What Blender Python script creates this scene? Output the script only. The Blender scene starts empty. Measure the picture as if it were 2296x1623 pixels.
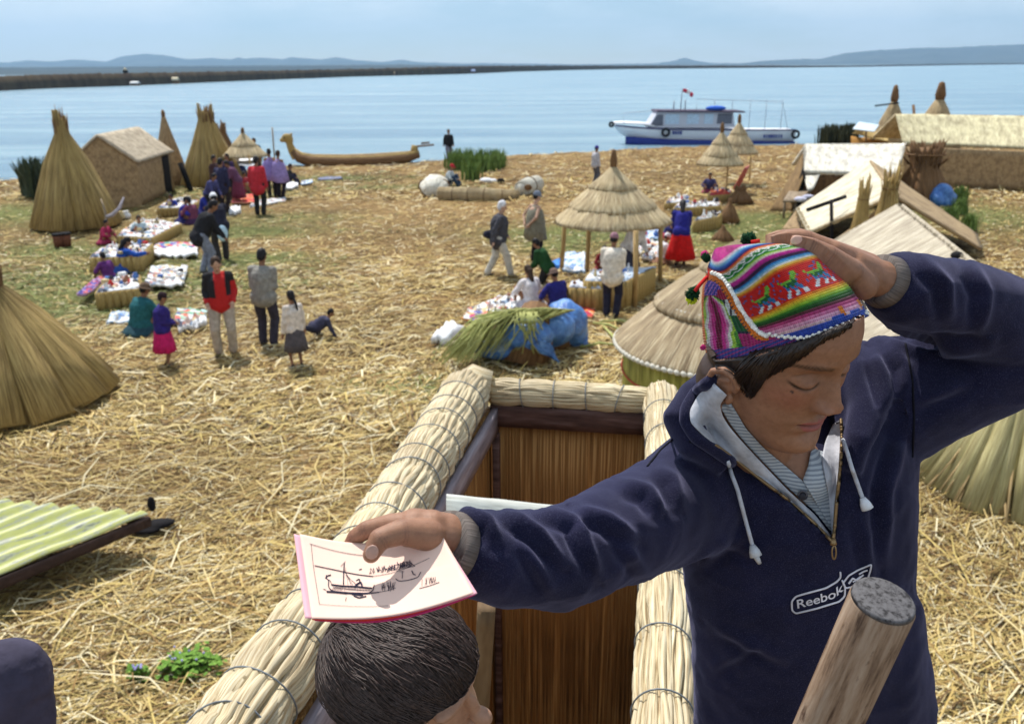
import bpy, math, random
import numpy as np
from mathutils import Vector, Matrix
from mathutils.bvhtree import BVHTree
random.seed(7); RNG = np.random.default_rng(7)
sc = bpy.context.scene
COL = sc.collection
R = math.radians
# ---------------------------------------------------------------- camera
PW, PH, FP = 2296.0, 1623.0, 1995.0
HC = 4.9
PITCH = math.atan((811.5 - 148.6) / FP)
ROLL = math.atan(0.00707)
cam_d = bpy.data.cameras.new('camera'); cam = bpy.data.objects.new('camera', cam_d); COL.objects.link(cam)
sc.camera = cam
cam.location = (0, 0, HC)
CR = Matrix.Rotation(R(90) - PITCH, 3, 'X') @ Matrix.Rotation(-ROLL, 3, 'Z')
cam.rotation_euler = CR.to_euler()
cam_d.sensor_width = 40.3; cam_d.lens = 40.3 * FP / PW
cam_d.clip_start = 0.05; cam_d.clip_end = 60000
cam_d.dof.use_dof = True; cam_d.dof.focus_distance = 1.15; cam_d.dof.aperture_fstop = 11
CRn = np.array(CR); CPOS = np.array([0, 0, HC])
def P(x, y, d):
    """point seen at picture position x,y at axial distance d (metres)"""
    return CPOS + CRn @ np.array([(x - PW / 2) / FP * d, -(y - PH / 2) / FP * d, -d])
def PZ(x, y, z=0.0):
    """point seen at picture position x,y lying at height z"""
    r = CRn @ np.array([(x - PW / 2) / FP, -(y - PH / 2) / FP, -1.0])
    return CPOS + r * ((z - HC) / r[2])
def HZ(g, y, x=None):
    """height above plan position g that shows at picture row y"""
    k = (PH / 2 - y) / FP; r0 = CRn.T @ (np.array([g[0], g[1], 0.0]) - CPOS); r1 = CRn.T @ np.array([0, 0, 1.0])
    return -(r0[1] + k * r0[2]) / (r1[1] + k * r1[2])
def proj(p):
    q = CRn.T @ (np.asarray(p, float) - CPOS)
    return PW / 2 + FP * q[0] / -q[2], PH / 2 - FP * q[1] / -q[2], -q[2]
def projN(V):
    q = (V - CPOS) @ CRn
    return PW / 2 + FP * q[:, 0] / -q[:, 2], PH / 2 - FP * q[:, 1] / -q[:, 2], -q[:, 2]
def nrm(a): a = np.asarray(a, float); return a / (np.linalg.norm(a) + 1e-12)
# ---------------------------------------------------------------- geometry: G = (V, F, UV per corner)
class Geo:
    def __init__(s, v=None, f=None, uv=None, c=None):
        s.v = np.zeros((0, 3)) if v is None else np.asarray(v, float)
        s.f = [] if f is None else f
        s.uv = [] if uv is None else uv
        s.c = c
    def __add__(s, o):
        n = len(s.v)
        c = None
        if s.c is not None or o.c is not None:
            a = s.c if s.c is not None else np.ones((len(s.v), 3)); b = o.c if o.c is not None else np.ones((len(o.v), 3))
            c = np.vstack([a, b])
        return Geo(np.vstack([s.v, o.v]), s.f + [tuple(i + n for i in f) for f in o.f], s.uv + o.uv, c)
    def xf(s, M=None, t=(0, 0, 0)):
        v = s.v if M is None else s.v @ np.asarray(M).T
        return Geo(v + np.asarray(t, float), s.f, s.uv, s.c)
    def col(s, rgb): s.c = np.tile(np.asarray(rgb, float), (len(s.v), 1)); return s
def addall(gs):
    vs = []; fs = []; uvs = []; cs = []; n = 0; hc = any(g.c is not None for g in gs)
    for g in gs:
        vs.append(g.v); fs += [tuple(i + n for i in f) for f in g.f]; uvs += g.uv; n += len(g.v)
        if hc: cs.append(g.c if g.c is not None else np.ones((len(g.v), 3)))
    return Geo(np.vstack(vs), fs, uvs, np.vstack(cs) if hc else None)
def loft(rings, caps=True, closed=True, us=1.0, vs=1.0, col=None):
    rings = [np.asarray(r, float) for r in rings]
    n = len(rings[0]); m = len(rings)
    V = np.vstack(rings); F = []; UV = []
    L = [0.0]
    for i in range(1, m): L.append(L[-1] + np.linalg.norm((rings[i] - rings[i - 1]).mean(0)) + 1e-6 + 0.5 * np.abs(np.linalg.norm(rings[i] - rings[i].mean(0), axis=1).mean() - np.linalg.norm(rings[i - 1] - rings[i - 1].mean(0), axis=1).mean()))
    big = max(np.linalg.norm(np.roll(r, -1, 0) - r, axis=1).sum() for r in rings)
    k = n if closed else n - 1
    for i in range(m - 1):
        for j in range(k):
            a, b = i * n + j, i * n + (j + 1) % n
            F.append((a, b, b + n, a + n))
            u0, u1 = big * j / n * us, big * (j + 1) / n * us
            UV.append([(u0, L[i] * vs), (u1, L[i] * vs), (u1, L[i + 1] * vs), (u0, L[i + 1] * vs)])
    if caps and closed:
        for e, rv in ((0, True), (m - 1, False)):
            idx = [e * n + j for j in range(n)]
            if rv: idx = idx[::-1]
            c = rings[e].mean(0); F.append(tuple(idx)); UV.append([tuple((V[q] - c)[:2] * 1.0) for q in idx])
    return Geo(V, F, UV, None if col is None else np.tile(np.asarray(col, float), (len(V), 1)))
def frames(path):
    path = [np.asarray(p, float) for p in path]; n = len(path); T = []
    for i in range(n):
        a = path[max(i - 1, 0)]; b = path[min(i + 1, n - 1)]; T.append(nrm(b - a))
    up = np.array([0, 0, 1.0]) if abs(T[0][2]) < .9 else np.array([0, 1.0, 0])
    s = nrm(np.cross(T[0], up)); out = []
    for t in T:
        s = nrm(s - t * np.dot(s, t)); out.append((t, s, np.cross(s, t)))
    return out
def tube(path, rad, n=8, caps=True, sq=1.0, round_ends=False, **k):
    if round_ends and np.isscalar(rad):
        path = [np.asarray(p, float) for p in path]
        t0 = nrm(path[0] - path[1]); t1 = nrm(path[-1] - path[-2])
        path = [path[0] + t0 * rad * .7] + path + [path[-1] + t1 * rad * .7]; rad = [rad * .5] + [rad] * (len(path) - 2) + [rad * .5]
    fr = frames(path); rings = []
    rad = [rad] * len(path) if np.isscalar(rad) else rad
    a = np.arange(n) * 2 * math.pi / n
    for p, (t, s, u), r in zip(path, fr, rad):
        ra, rb = (r, r * sq) if np.isscalar(r) else r
        rings.append(np.asarray(p, float) + np.outer(np.cos(a) * ra, s) + np.outer(np.sin(a) * rb, u))
    return loft(rings, caps=caps, **k)
def capsule(p, q, r1, r2, n=10):
    p = np.asarray(p, float); q = np.asarray(q, float); t = nrm(q - p)
    if np.linalg.norm(q - p) < 1e-6: t = np.array([0, 0, 1.0])
    pts = []; rr = []
    for k in (-.95, -.7, -.35): pts.append(p + t * r1 * k); rr.append(r1 * math.sqrt(1 - k * k))
    pts.append(p); rr.append(r1); pts.append(q + t * 1e-4); rr.append(r2)
    for k in (.35, .7, .95): pts.append(q + t * r2 * k); rr.append(r2 * math.sqrt(1 - k * k))
    return tube(pts, rr, n)
def ellip(c, r, M=None, nu=16, nv=10):
    rings = []
    for i in range(nv + 1):
        th = -math.pi / 2 + math.pi * i / nv; th = max(min(th, 1.54), -1.54)
        a = np.arange(nu) * 2 * math.pi / nu
        rings.append(np.c_[np.cos(a) * math.cos(th) * r[0], np.sin(a) * math.cos(th) * r[1], np.full(nu, math.sin(th) * r[2])])
    g = loft(rings)
    return g.xf(M, c)
def box(c, s, M=None):
    x, y, z = [q / 2 for q in s]
    v = np.array([(-x, -y, -z), (x, -y, -z), (x, y, -z), (-x, y, -z), (-x, -y, z), (x, -y, z), (x, y, z), (-x, y, z)])
    f = [(3, 2, 1, 0), (4, 5, 6, 7), (0, 1, 5, 4), (1, 2, 6, 5), (2, 3, 7, 6), (3, 0, 4, 7)]
    uv = []
    for q in f:
        pts = v[list(q)]; ax = [i for i in range(3) if np.ptp(pts[:, i]) > 1e-9][:2]
        uv.append([tuple(p[ax]) for p in pts])
    return Geo(v, f, uv).xf(M, c)
def slab(a, b, c, d, t=.05, nx=10, ny=6, rough=0.0, nrmdir=None, sag=0.0):
    """thick panel a-b (bottom edge) d-c (top edge); strands run bottom to top"""
    a, b, c, d = [np.asarray(q, float) for q in (a, b, c, d)]
    n = nrm(np.cross(b - a, d - a)) if nrmdir is None else nrm(nrmdir)
    W = np.linalg.norm(b - a); H = np.linalg.norm(d - a)
    top = []; bot = []
    for j in range(ny + 1):
        for i in range(nx + 1):
            u, v = i / nx, j / ny
            p = a * (1 - u) * (1 - v) + b * u * (1 - v) + c * u * v + d * (1 - u) * v
            w = RNG.normal() * rough
            p = p - np.array([0, 0, sag]) * math.sin(math.pi * u) * v
            top.append(p + n * (t / 2 + w) + (nrm(d - a) * RNG.normal() * rough * 2 if j in (0, ny) else 0)); bot.append(p - n * t / 2)
    V = np.vstack([top, bot]); N = (nx + 1) * (ny + 1); F = []; UV = []
    def q(i, j): return j * (nx + 1) + i
    def st(i, j): return (i / nx * W, j / ny * H)
    for j in range(ny):
        for i in range(nx):
            F.append((q(i, j), q(i + 1, j), q(i + 1, j + 1), q(i, j + 1))); UV.append([st(i, j), st(i + 1, j), st(i + 1, j + 1), st(i, j + 1)])
            F.append(tuple(N + k for k in (q(i, j + 1), q(i + 1, j + 1), q(i + 1, j), q(i, j)))); UV.append([st(i, j + 1), st(i + 1, j + 1), st(i + 1, j), st(i, j)])
    for i in range(nx):
        for j, s_ in ((0, 1), (ny, -1)):
            f = (q(i, j), N + q(i, j), N + q(i + 1, j), q(i + 1, j)); uvv = [st(i, 0), (st(i, 0)[0], t), (st(i + 1, 0)[0], t), st(i + 1, 0)]
            F.append(f if s_ > 0 else f[::-1]); UV.append(uvv if s_ > 0 else uvv[::-1])
    for j in range(ny):
        for i, s_ in ((0, -1), (nx, 1)):
            f = (q(i, j), N + q(i, j), N + q(i, j + 1), q(i, j + 1)); uvv = [st(0, j), (t, st(0, j)[1]), (t, st(0, j + 1)[1]), st(0, j + 1)]
            F.append(f if s_ > 0 else f[::-1]); UV.append(uvv if s_ > 0 else uvv[::-1])
    return Geo(V, F, UV)
def revolve(prof, n=32, c=(0, 0, 0), jag=0.0, caps=True, wob=0.0):
    a = np.arange(n) * 2 * math.pi / n; rings = []
    ph = RNG.random(4) * 6.28
    w = 1 + wob * (np.sin(3 * a + ph[0]) * .6 + np.sin(7 * a + ph[1]) * .4)
    for k, (r, z) in enumerate(prof):
        j = 1 + RNG.normal(size=n) * jag
        rings.append(np.c_[np.cos(a) * r * w * j, np.sin(a) * r * w * j, np.full(n, z)] + np.asarray(c, float))
    return loft(rings, caps=caps)
def make_me(name, g, mat=None, smooth=True):
    me = bpy.data.meshes.new(name)
    me.from_pydata([tuple(v) for v in g.v.tolist()], [], [list(map(int, f)) for f in g.f])
    if g.uv and len(g.uv) == len(g.f):
        ul = me.uv_layers.new(name='uv'); flat = [c for f in g.uv for p in f for c in p]
        ul.data.foreach_set('uv', flat)
    if g.c is not None:
        at = me.color_attributes.new('col', 'FLOAT_COLOR', 'POINT')
        at.data.foreach_set('color', np.c_[g.c, np.ones(len(g.c))].astype(np.float32).ravel())
    if mat is not None: me.materials.append(mat)
    if smooth: me.polygons.foreach_set('use_smooth', [True] * len(me.polygons))
    me.update()
    return me
def obj(name, g, mat=None, parent=None, smooth=True, label=None):
    """one mesh object, world coordinates baked in; parent empties sit at their own spot"""
    me = make_me(name, g, mat, smooth)
    o = bpy.data.objects.new(name, me); COL.objects.link(o)
    if parent is not None:
        o.parent = parent; o.matrix_parent_inverse = MW[parent.name].inverted()
        MW[o.name] = MW[parent.name] @ MW[parent.name].inverted()
    else: MW[o.name] = Matrix.Identity(4)
    if label: o['label'] = label
    return o
MW = {}
def tag(o, label, cat, group=None):
    o['label'] = label; o['category'] = cat
    if group: o['group'] = group
    return o
def thing(name, loc, label, cat, group=None):
    o = bpy.data.objects.new(name, None); COL.objects.link(o); o.location = loc; o.empty_display_size = .2
    MW[o.name] = Matrix.Translation(Vector(loc))
    return tag(o, label, cat, group)
def struct(name, g, mat, kind='structure', smooth=True):
    o = obj(name, g, mat, None, smooth); o['kind'] = kind; return o
def copy_thing(root, loc, rotz=0.0, label=None, scale=1.0):
    r = root.copy(); COL.objects.link(r); r.location = loc; r.rotation_euler = (0, 0, rotz); r.scale = (scale,) * 3
    if label: r['label'] = label
    MW[r.name] = Matrix.Translation(Vector(loc))
    for ch in list(root.children):
        c = ch.copy(); COL.objects.link(c); c.parent = r
        for g in list(ch.children):
            d = g.copy(); COL.objects.link(d); d.parent = c
    return r
def unite(gs, voxel=.01, smooth=3, fac=.5):
    """voxel union of closed pieces -> one continuous surface"""
    g = addall([Geo(q.v, q.f) for q in gs])
    me = make_me('tmp', g); o = bpy.data.objects.new('tmp', me); COL.objects.link(o)
    m = o.modifiers.new('r', 'REMESH'); m.mode = 'VOXEL'; m.voxel_size = voxel; m.use_smooth_shade = True
    if smooth: s = o.modifiers.new('s', 'SMOOTH'); s.iterations = smooth; s.factor = fac
    dg = bpy.context.evaluated_depsgraph_get(); dg.update()
    e = o.evaluated_get(dg); m2 = bpy.data.meshes.new_from_object(e)
    V = np.zeros(len(m2.vertices) * 3); m2.vertices.foreach_get('co', V); V = V.reshape(-1, 3)
    F = [tuple(p.vertices) for p in m2.polygons]
    bpy.data.objects.remove(o); bpy.data.meshes.remove(me); bpy.data.meshes.remove(m2)
    return Geo(V, F)
def normals(g):
    N = np.zeros_like(g.v); F4 = np.array([f if len(f) == 4 else (f[0], f[1], f[2], f[2]) for f in g.f])
    a = g.v[F4[:, 0]]; b = g.v[F4[:, 1]]; c = g.v[F4[:, 2]]; d = g.v[F4[:, 3]]
    n = np.cross(c - a, d - b)
    for k in range(4): np.add.at(N, F4[:, k], n)
    return N / (np.linalg.norm(N, axis=1, keepdims=True) + 1e-12)
def seg_dist(V, path):
    """distance of each vertex to a polyline and parameter 0..1 along it"""
    best = np.full(len(V), 1e9); par = np.zeros(len(V)); path = [np.asarray(p, float) for p in path]; n = len(path) - 1
    for i in range(n):
        a, b = path[i], path[i + 1]; ab = b - a; t = np.clip(((V - a) @ ab) / (ab @ ab + 1e-12), 0, 1)
        d = np.linalg.norm(V - (a + t[:, None] * ab), axis=1); k = d < best; best[k] = d[k]; par[k] = (i + t[k]) / n
    return best, par
def vnoise(V, s, seed=0):
    """cheap smooth noise from sines"""
    r = np.random.default_rng(seed); o = np.zeros(len(V))
    for k in range(6):
        w = nrm(r.normal(size=3)) * s * (0.7 + .6 * r.random()); o += np.sin(V @ w + r.random() * 6.28 + 1.3 * np.sin(V @ (nrm(r.normal(size=3)) * s * .6) + r.random() * 6))
    return o / 6
# ---------------------------------------------------------------- materials
def nt(name):
    m = bpy.data.materials.new(name); m.use_nodes = True; t = m.node_tree
    return m, t, t.nodes['Principled BSDF'], t.nodes, t.links
def ramp(N, stops, interp='LINEAR'):
    r = N.new('ShaderNodeValToRGB'); r.color_ramp.interpolation = interp; e = r.color_ramp.elements
    while len(e) < len(stops): e.new(0.5)
    for k, (p, c) in enumerate(stops): e[k].position = p; e[k].color = (*c, 1)
    return r
def noise(N, L, src, scale, detail=4, rough=.6, mp=None):
    n = N.new('ShaderNodeTexNoise'); n.inputs['Scale'].default_value = scale; n.inputs['Detail'].default_value = detail; n.inputs['Roughness'].default_value = rough
    if mp is not None:
        m = N.new('ShaderNodeMapping'); m.inputs['Scale'].default_value = mp; L.new(src, m.inputs['Vector']); src = m.outputs['Vector']
    L.new(src, n.inputs['Vector']); return n
def mixc(N, L, a, b, f, mode='MIX'):
    m = N.new('ShaderNodeMix'); m.data_type = 'RGBA'; m.blend_type = mode
    for sock, v in ((m.inputs[0], f), (m.inputs[6], a), (m.inputs[7], b)):
        if hasattr(v, 'links'): L.new(v, sock)
        elif isinstance(v, tuple): sock.default_value = (*v, 1)
        else: sock.default_value = v
    return m.outputs[2]
def bump(N, L, b, h, strength=.5, dist=.01):
    n = N.new('ShaderNodeBump'); n.inputs['Strength'].default_value = strength; n.inputs['Distance'].default_value = dist
    L.new(h, n.inputs['Height']); L.new(n.outputs['Normal'], b.inputs['Normal'])
def reed(name, dark, mid, light, su=90, sv=3, bs=.6, bd=.01, rough=.75, grey=None, vcol=False):
    m, t, b, N, L = nt(name); tc = N.new('ShaderNodeTexCoord')
    n1 = noise(N, L, tc.outputs['UV'], 1, 3, .65, (su, sv, 1)); n2 = noise(N, L, tc.outputs['UV'], 1, 3, .6, (su * .12, sv * .5, 1))
    n3 = noise(N, L, tc.outputs['Object'], 1.3, 4, .6)
    r = ramp(N, [(.3, dark), (.5, mid), (.68, light)]); L.new(n1.outputs['Fac'], r.inputs['Fac'])
    r2 = ramp(N, [(.32, (.55, .5, .45)), (.6, (1.1, 1.08, 1.0))]); L.new(n2.outputs['Fac'], r2.inputs['Fac'])
    c = mixc(N, L, r.outputs['Color'], r2.outputs['Color'], .8, 'MULTIPLY')
    if grey: 
        r3 = ramp(N, [(.4, (0, 0, 0)), (.62, (1, 1, 1))]); L.new(n3.outputs['Fac'], r3.inputs['Fac'])
        c = mixc(N, L, c, grey, r3.outputs['Color'])
    L.new(c, b.inputs['Base Color']); b.inputs['Roughness'].default_value = rough; b.inputs['Specular IOR Level'].default_value = .25
    bump(N, L, b, n1.outputs['Fac'], bs, bd); return m
def cloth(name, c, var=.25, rough=.9, weave=0, bd=.004, sheen=.0, sc_=14):
    m, t, b, N, L = nt(name); tc = N.new('ShaderNodeTexCoord')
    n1 = noise(N, L, tc.outputs['Object'], sc_, 5, .65)
    lo = tuple(q * (1 - var) for q in c); hi = tuple(min(1, q * (1 + var)) for q in c)
    r = ramp(N, [(.35, lo), (.65, hi)]); L.new(n1.outputs['Fac'], r.inputs['Fac']); L.new(r.outputs['Color'], b.inputs['Base Color'])
    b.inputs['Roughness'].default_value = rough; b.inputs['Specular IOR Level'].default_value = .2
    b.inputs['Sheen Weight'].default_value = sheen
    n2 = noise(N, L, tc.outputs['Object'], 400 if weave else 60, 2, .5); bump(N, L, b, n2.outputs['Fac'], .5, bd * (.15 if weave else 1)); return m
def vcol(name, rough=.85, bscale=0, bd=.002, spec=.2, sss=0.0, extra=None):
    m, t, b, N, L = nt(name); a = N.new('ShaderNodeAttribute'); a.attribute_name = 'col'
    tc = N.new('ShaderNodeTexCoord'); col = a.outputs['Color']
    n = noise(N, L, tc.outputs['Object'], bscale or 30, 5, .65)
    r = ramp(N, [(.3, (.82, .82, .82)), (.7, (1.12, 1.12, 1.12))]); L.new(n.outputs['Fac'], r.inputs['Fac'])
    col = mixc(N, L, col, r.outputs['Color'], .8, 'MULTIPLY')
    L.new(col, b.inputs['Base Color']); b.inputs['Roughness'].default_value = rough; b.inputs['Specular IOR Level'].default_value = spec
    if sss: b.inputs['Subsurface Weight'].default_value = sss; b.inputs['Subsurface Radius'].default_value = (.9, .35, .2); b.inputs['Subsurface Scale'].default_value = .008
    bump(N, L, b, n.outputs['Fac'], .4, bd); return m
MT = {}
def C(name, rgb, **k):
    if name not in MT: MT[name] = cloth(name, rgb, **k)
    return MT[name]
# ================================================================ light and sky
SUN_EL, SUN_AZ = R(60), R(-27)          # azimuth from +Y towards +X
sdir = Vector((math.sin(SUN_AZ) * math.cos(SUN_EL), math.cos(SUN_AZ) * math.cos(SUN_EL), math.sin(SUN_EL)))
w = bpy.data.worlds.new('World'); sc.world = w; w.use_nodes = True
N, L = w.node_tree.nodes, w.node_tree.links; bg = N['Background']
sky = N.new('ShaderNodeTexSky'); sky.sky_type = 'NISHITA'; sky.sun_disc = False
sky.sun_elevation = SUN_EL; sky.sun_rotation = SUN_AZ; sky.altitude = 3800; sky.air_density = 1.3; sky.dust_density = 1.2; sky.ozone_density = 2.0
tc = N.new('ShaderNodeTexCoord')
cn = noise(N, L, tc.outputs['Generated'], 1, 7, .62, (2.2, 2.2, 9))
cr = ramp(N, [(.40, (.1, .1, .1)), (.58, (.9, .9, .9))]); L.new(cn.outputs['Fac'], cr.inputs['Fac'])
L.new(mixc(N, L, sky.outputs['Color'], (9.5, 10.5, 11), cr.outputs['Color']), bg.inputs['Color'])
bg.inputs['Strength'].default_value = .095
sl = bpy.data.lights.new('sun', 'SUN'); sl.energy = 5.0; sl.angle = R(.5); sl.color = (1, .95, .87)
so = bpy.data.objects.new('sun', sl); COL.objects.link(so); so.rotation_euler = sdir.to_track_quat('Z', 'Y').to_euler()
sc.view_settings.view_transform = 'Standard'; sc.view_settings.look = 'None'; sc.view_settings.exposure = .17; sc.view_settings.gamma = 1
sc.cycles.volume_bounces = 0; sc.cycles.max_bounces = 6; sc.cycles.use_denoising = True
# ================================================================ materials of the place
M_reed = reed('dry_reed', (.20, .12, .05), (.44, .32, .16), (.66, .54, .33))
M_reedy = reed('reed_golden', (.17, .10, .035), (.40, .28, .10), (.62, .48, .22))
M_thatch = reed('thatch', (.15, .09, .045), (.48, .38, .23), (.80, .71, .52), su=60, sv=2.5, bs=.9, bd=.02)
M_hutroof = reed('hut_thatch', (.13, .085, .05), (.40, .31, .20), (.70, .61, .45), su=42, sv=1.6, bs=1, bd=.03)
M_mat = reed('reed_mat', (.22, .14, .07), (.34, .235, .13), (.44, .33, .2), su=50, sv=8, bs=.3)
M_grey = reed('grey_thatch', (.22, .18, .13), (.46, .41, .33), (.68, .64, .56), su=45, sv=2)
M_white = reed('bleached_thatch', (.42, .40, .35), (.68, .67, .62), (.84, .83, .80), su=45, sv=4)
M_dark = reed('dark_reed', (.06, .032, .015), (.17, .09, .04), (.32, .19, .09))
M_green = reed('green_reed', (.16, .19, .05), (.42, .46, .16), (.70, .70, .36))
M_pole = reed('pole_wood', (.25, .15, .06), (.5, .34, .15), (.62, .46, .24), su=60, sv=3)
M_wood = reed('old_wood', (.12, .08, .055), (.27, .21, .15), (.42, .35, .27), su=70, sv=4, bs=.5, bd=.004)
M_black = C('black', (.012, .011, .013)); M_whitec = C('white_cloth', (.78, .79, .82), var=.15)
# ================================================================ water
m, t, b, N, L = nt('lake_water'); tc = N.new('ShaderNodeTexCoord')
n1 = noise(N, L, tc.outputs['Object'], .9, 6, .7, (1, 1.6, 1)); n2 = noise(N, L, tc.outputs['Object'], .05, 4, .6, (.35, 2.2, 1))
b.inputs['Roughness'].default_value = .22; b.inputs['IOR'].default_value = 1.33
bp = N.new('ShaderNodeBump'); bp.inputs['Strength'].default_value = 1; bp.inputs['Distance'].default_value = .42; L.new(n1.outputs['Fac'], bp.inputs['Height'])
L.new(bp.outputs['Normal'], b.inputs['Normal'])
rr = ramp(N, [(.35, (.13, .25, .36)), (.65, (.25, .39, .47))]); L.new(n2.outputs['Fac'], rr.inputs['Fac']); L.new(rr.outputs['Color'], b.inputs['Base Color'])
M_water = m
WZ = -.45
struct('water', Geo([(-19900, -700, WZ), (19900, -700, WZ), (19900, 11500, WZ), (-19900, 11500, WZ)], [(0, 1, 2, 3)]), M_water)
# ================================================================ island ground
SH = [(-900, 470), (-200, 412), (110, 400), (430, 390), (520, 384), (640, 373), (760, 368), (950, 363), (1060, 354), (1140, 350), (1300, 340), (1480, 331), (1640, 327), (1800, 325), (1900, 312), (2060, 292), (2300, 280), (2900, 270)]
shore = [PZ(x, y, -.1)[:2] for x, y in SH]
shore = [shore[0] + np.array([-30, -60])] + shore + [shore[-1] + np.array([50, -60])]
gx = np.arange(-62, 75, .3); gy = np.arange(-14, 72, .3)
X, Y = np.meshgrid(gx, gy); pts = np.c_[X.ravel(), Y.ravel()]
S = np.array(shore)
ysh = np.interp(pts[:, 0], S[np.argsort(S[:, 0]), 0], S[np.argsort(S[:, 0]), 1]) + .25 * np.sin(pts[:, 0] * 2.1) + .2 * np.sin(pts[:, 0] * 5.3)
p3 = np.c_[pts, np.zeros(len(pts))]
edge = np.clip((ysh - pts[:, 1]) / 1.0, -1.2, 1)
zz = np.where(edge > 0, (edge - 1) * .35, -.35 + edge * .8) + .035 * vnoise(p3, 2.5, 3) + .05 * vnoise(p3, .8, 4)
def blob(x, y, r): q = PZ(x, y, 0)[:2]; return np.exp(-((pts[:, 0] - q[0]) ** 2 / (r[0] ** 2) + (pts[:, 1] - q[1]) ** 2 / r[1] ** 2))
GR = [((160, 560), (2.4, 1.6)), ((190, 680), (2.4, 1.0)), ((110, 640), (3, 1.5)), ((300, 690), (1.2, .6)), ((430, 640), (2.2, .7)), ((380, 600), (3, 1.2)), ((640, 490), (2.5, 1.2)), ((560, 580), (1.8, .8)), ((560, 520), (2.5, 1.2)), ((60, 480), (5, 3)), ((420, 430), (5, 2)),
      ((700, 400), (3.5, 1.2)), ((1300, 520), (2.8, 1.6)), ((1240, 560), (1.4, 1)), ((1440, 530), (3, 1.2)), ((1680, 520), (2, 1.8)), ((1720, 490), (2.5, 1.5)), ((1620, 560), (1.5, 1)), ((2140, 480), (3, 4)), ((900, 420), (3, .9)), ((-100, 700), (3, 3)), ((1050, 800), (.7, .4)), ((940, 880), (.9, .4))]
gm = sum(blob(*q[0], q[1]) for q in GR); gm = np.clip(gm * (1 + .6 * vnoise(p3, 1.1, 8)) * .92, 0, 1)
def gmask(xy):
    ix = np.clip(((xy[:, 0] - gx[0]) / .3).astype(int), 0, len(gx) - 1); iy = np.clip(((xy[:, 1] - gy[0]) / .3).astype(int), 0, len(gy) - 1)
    return gm.reshape(len(gy), len(gx))[iy, ix], zz.reshape(len(gy), len(gx))[iy, ix]
ny_, nx_ = X.shape; idx = np.arange(ny_ * nx_).reshape(ny_, nx_)
F = np.stack([idx[:-1, :-1], idx[:-1, 1:], idx[1:, 1:], idx[1:, :-1]], -1).reshape(-1, 4)
base = np.array([.205, .138, .064]); grn = np.array([.115, .130, .045])
gc = base * (1 - gm[:, None]) + grn * gm[:, None]
gc *= (1 + .22 * vnoise(p3, .5, 12) + .22 * vnoise(p3, 1.6, 13))[:, None]
m, t, b, N, L = nt('reed_litter_ground'); tc = N.new('ShaderNodeTexCoord'); a = N.new('ShaderNodeAttribute'); a.attribute_name = 'col'
n1 = noise(N, L, tc.outputs['Object'], 16, 5, .75, (1, 1.7, 1)); n2 = noise(N, L, tc.outputs['Object'], 2.2, 5, .7); 
vor = N.new('ShaderNodeTexVoronoi'); vor.inputs['Scale'].default_value = 9; L.new(tc.outputs['Object'], vor.inputs['Vector'])
r1 = ramp(N, [(.36, (.20, .17, .13)), (.48, (.85, .8, .72)), (.62, (2.3, 2.2, 2.0))]); L.new(n1.outputs['Fac'], r1.inputs['Fac'])
r2 = ramp(N, [(.35, (.75, .72, .68)), (.65, (1.2, 1.2, 1.2))]); L.new(n2.outputs['Fac'], r2.inputs['Fac'])
c = mixc(N, L, a.outputs['Color'], r1.outputs['Color'], 1, 'MULTIPLY'); c = mixc(N, L, c, r2.outputs['Color'], 1, 'MULTIPLY')
L.new(c, b.inputs['Base Color']); b.inputs['Roughness'].default_value = .9; b.inputs['Specular IOR Level'].default_value = .15
bump(N, L, b, n1.outputs['Fac'], .8, .05)
g = Geo(np.c_[pts, zz], [tuple(q) for q in F.tolist()]); g.c = gc
struct('ground', g, m)
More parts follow.
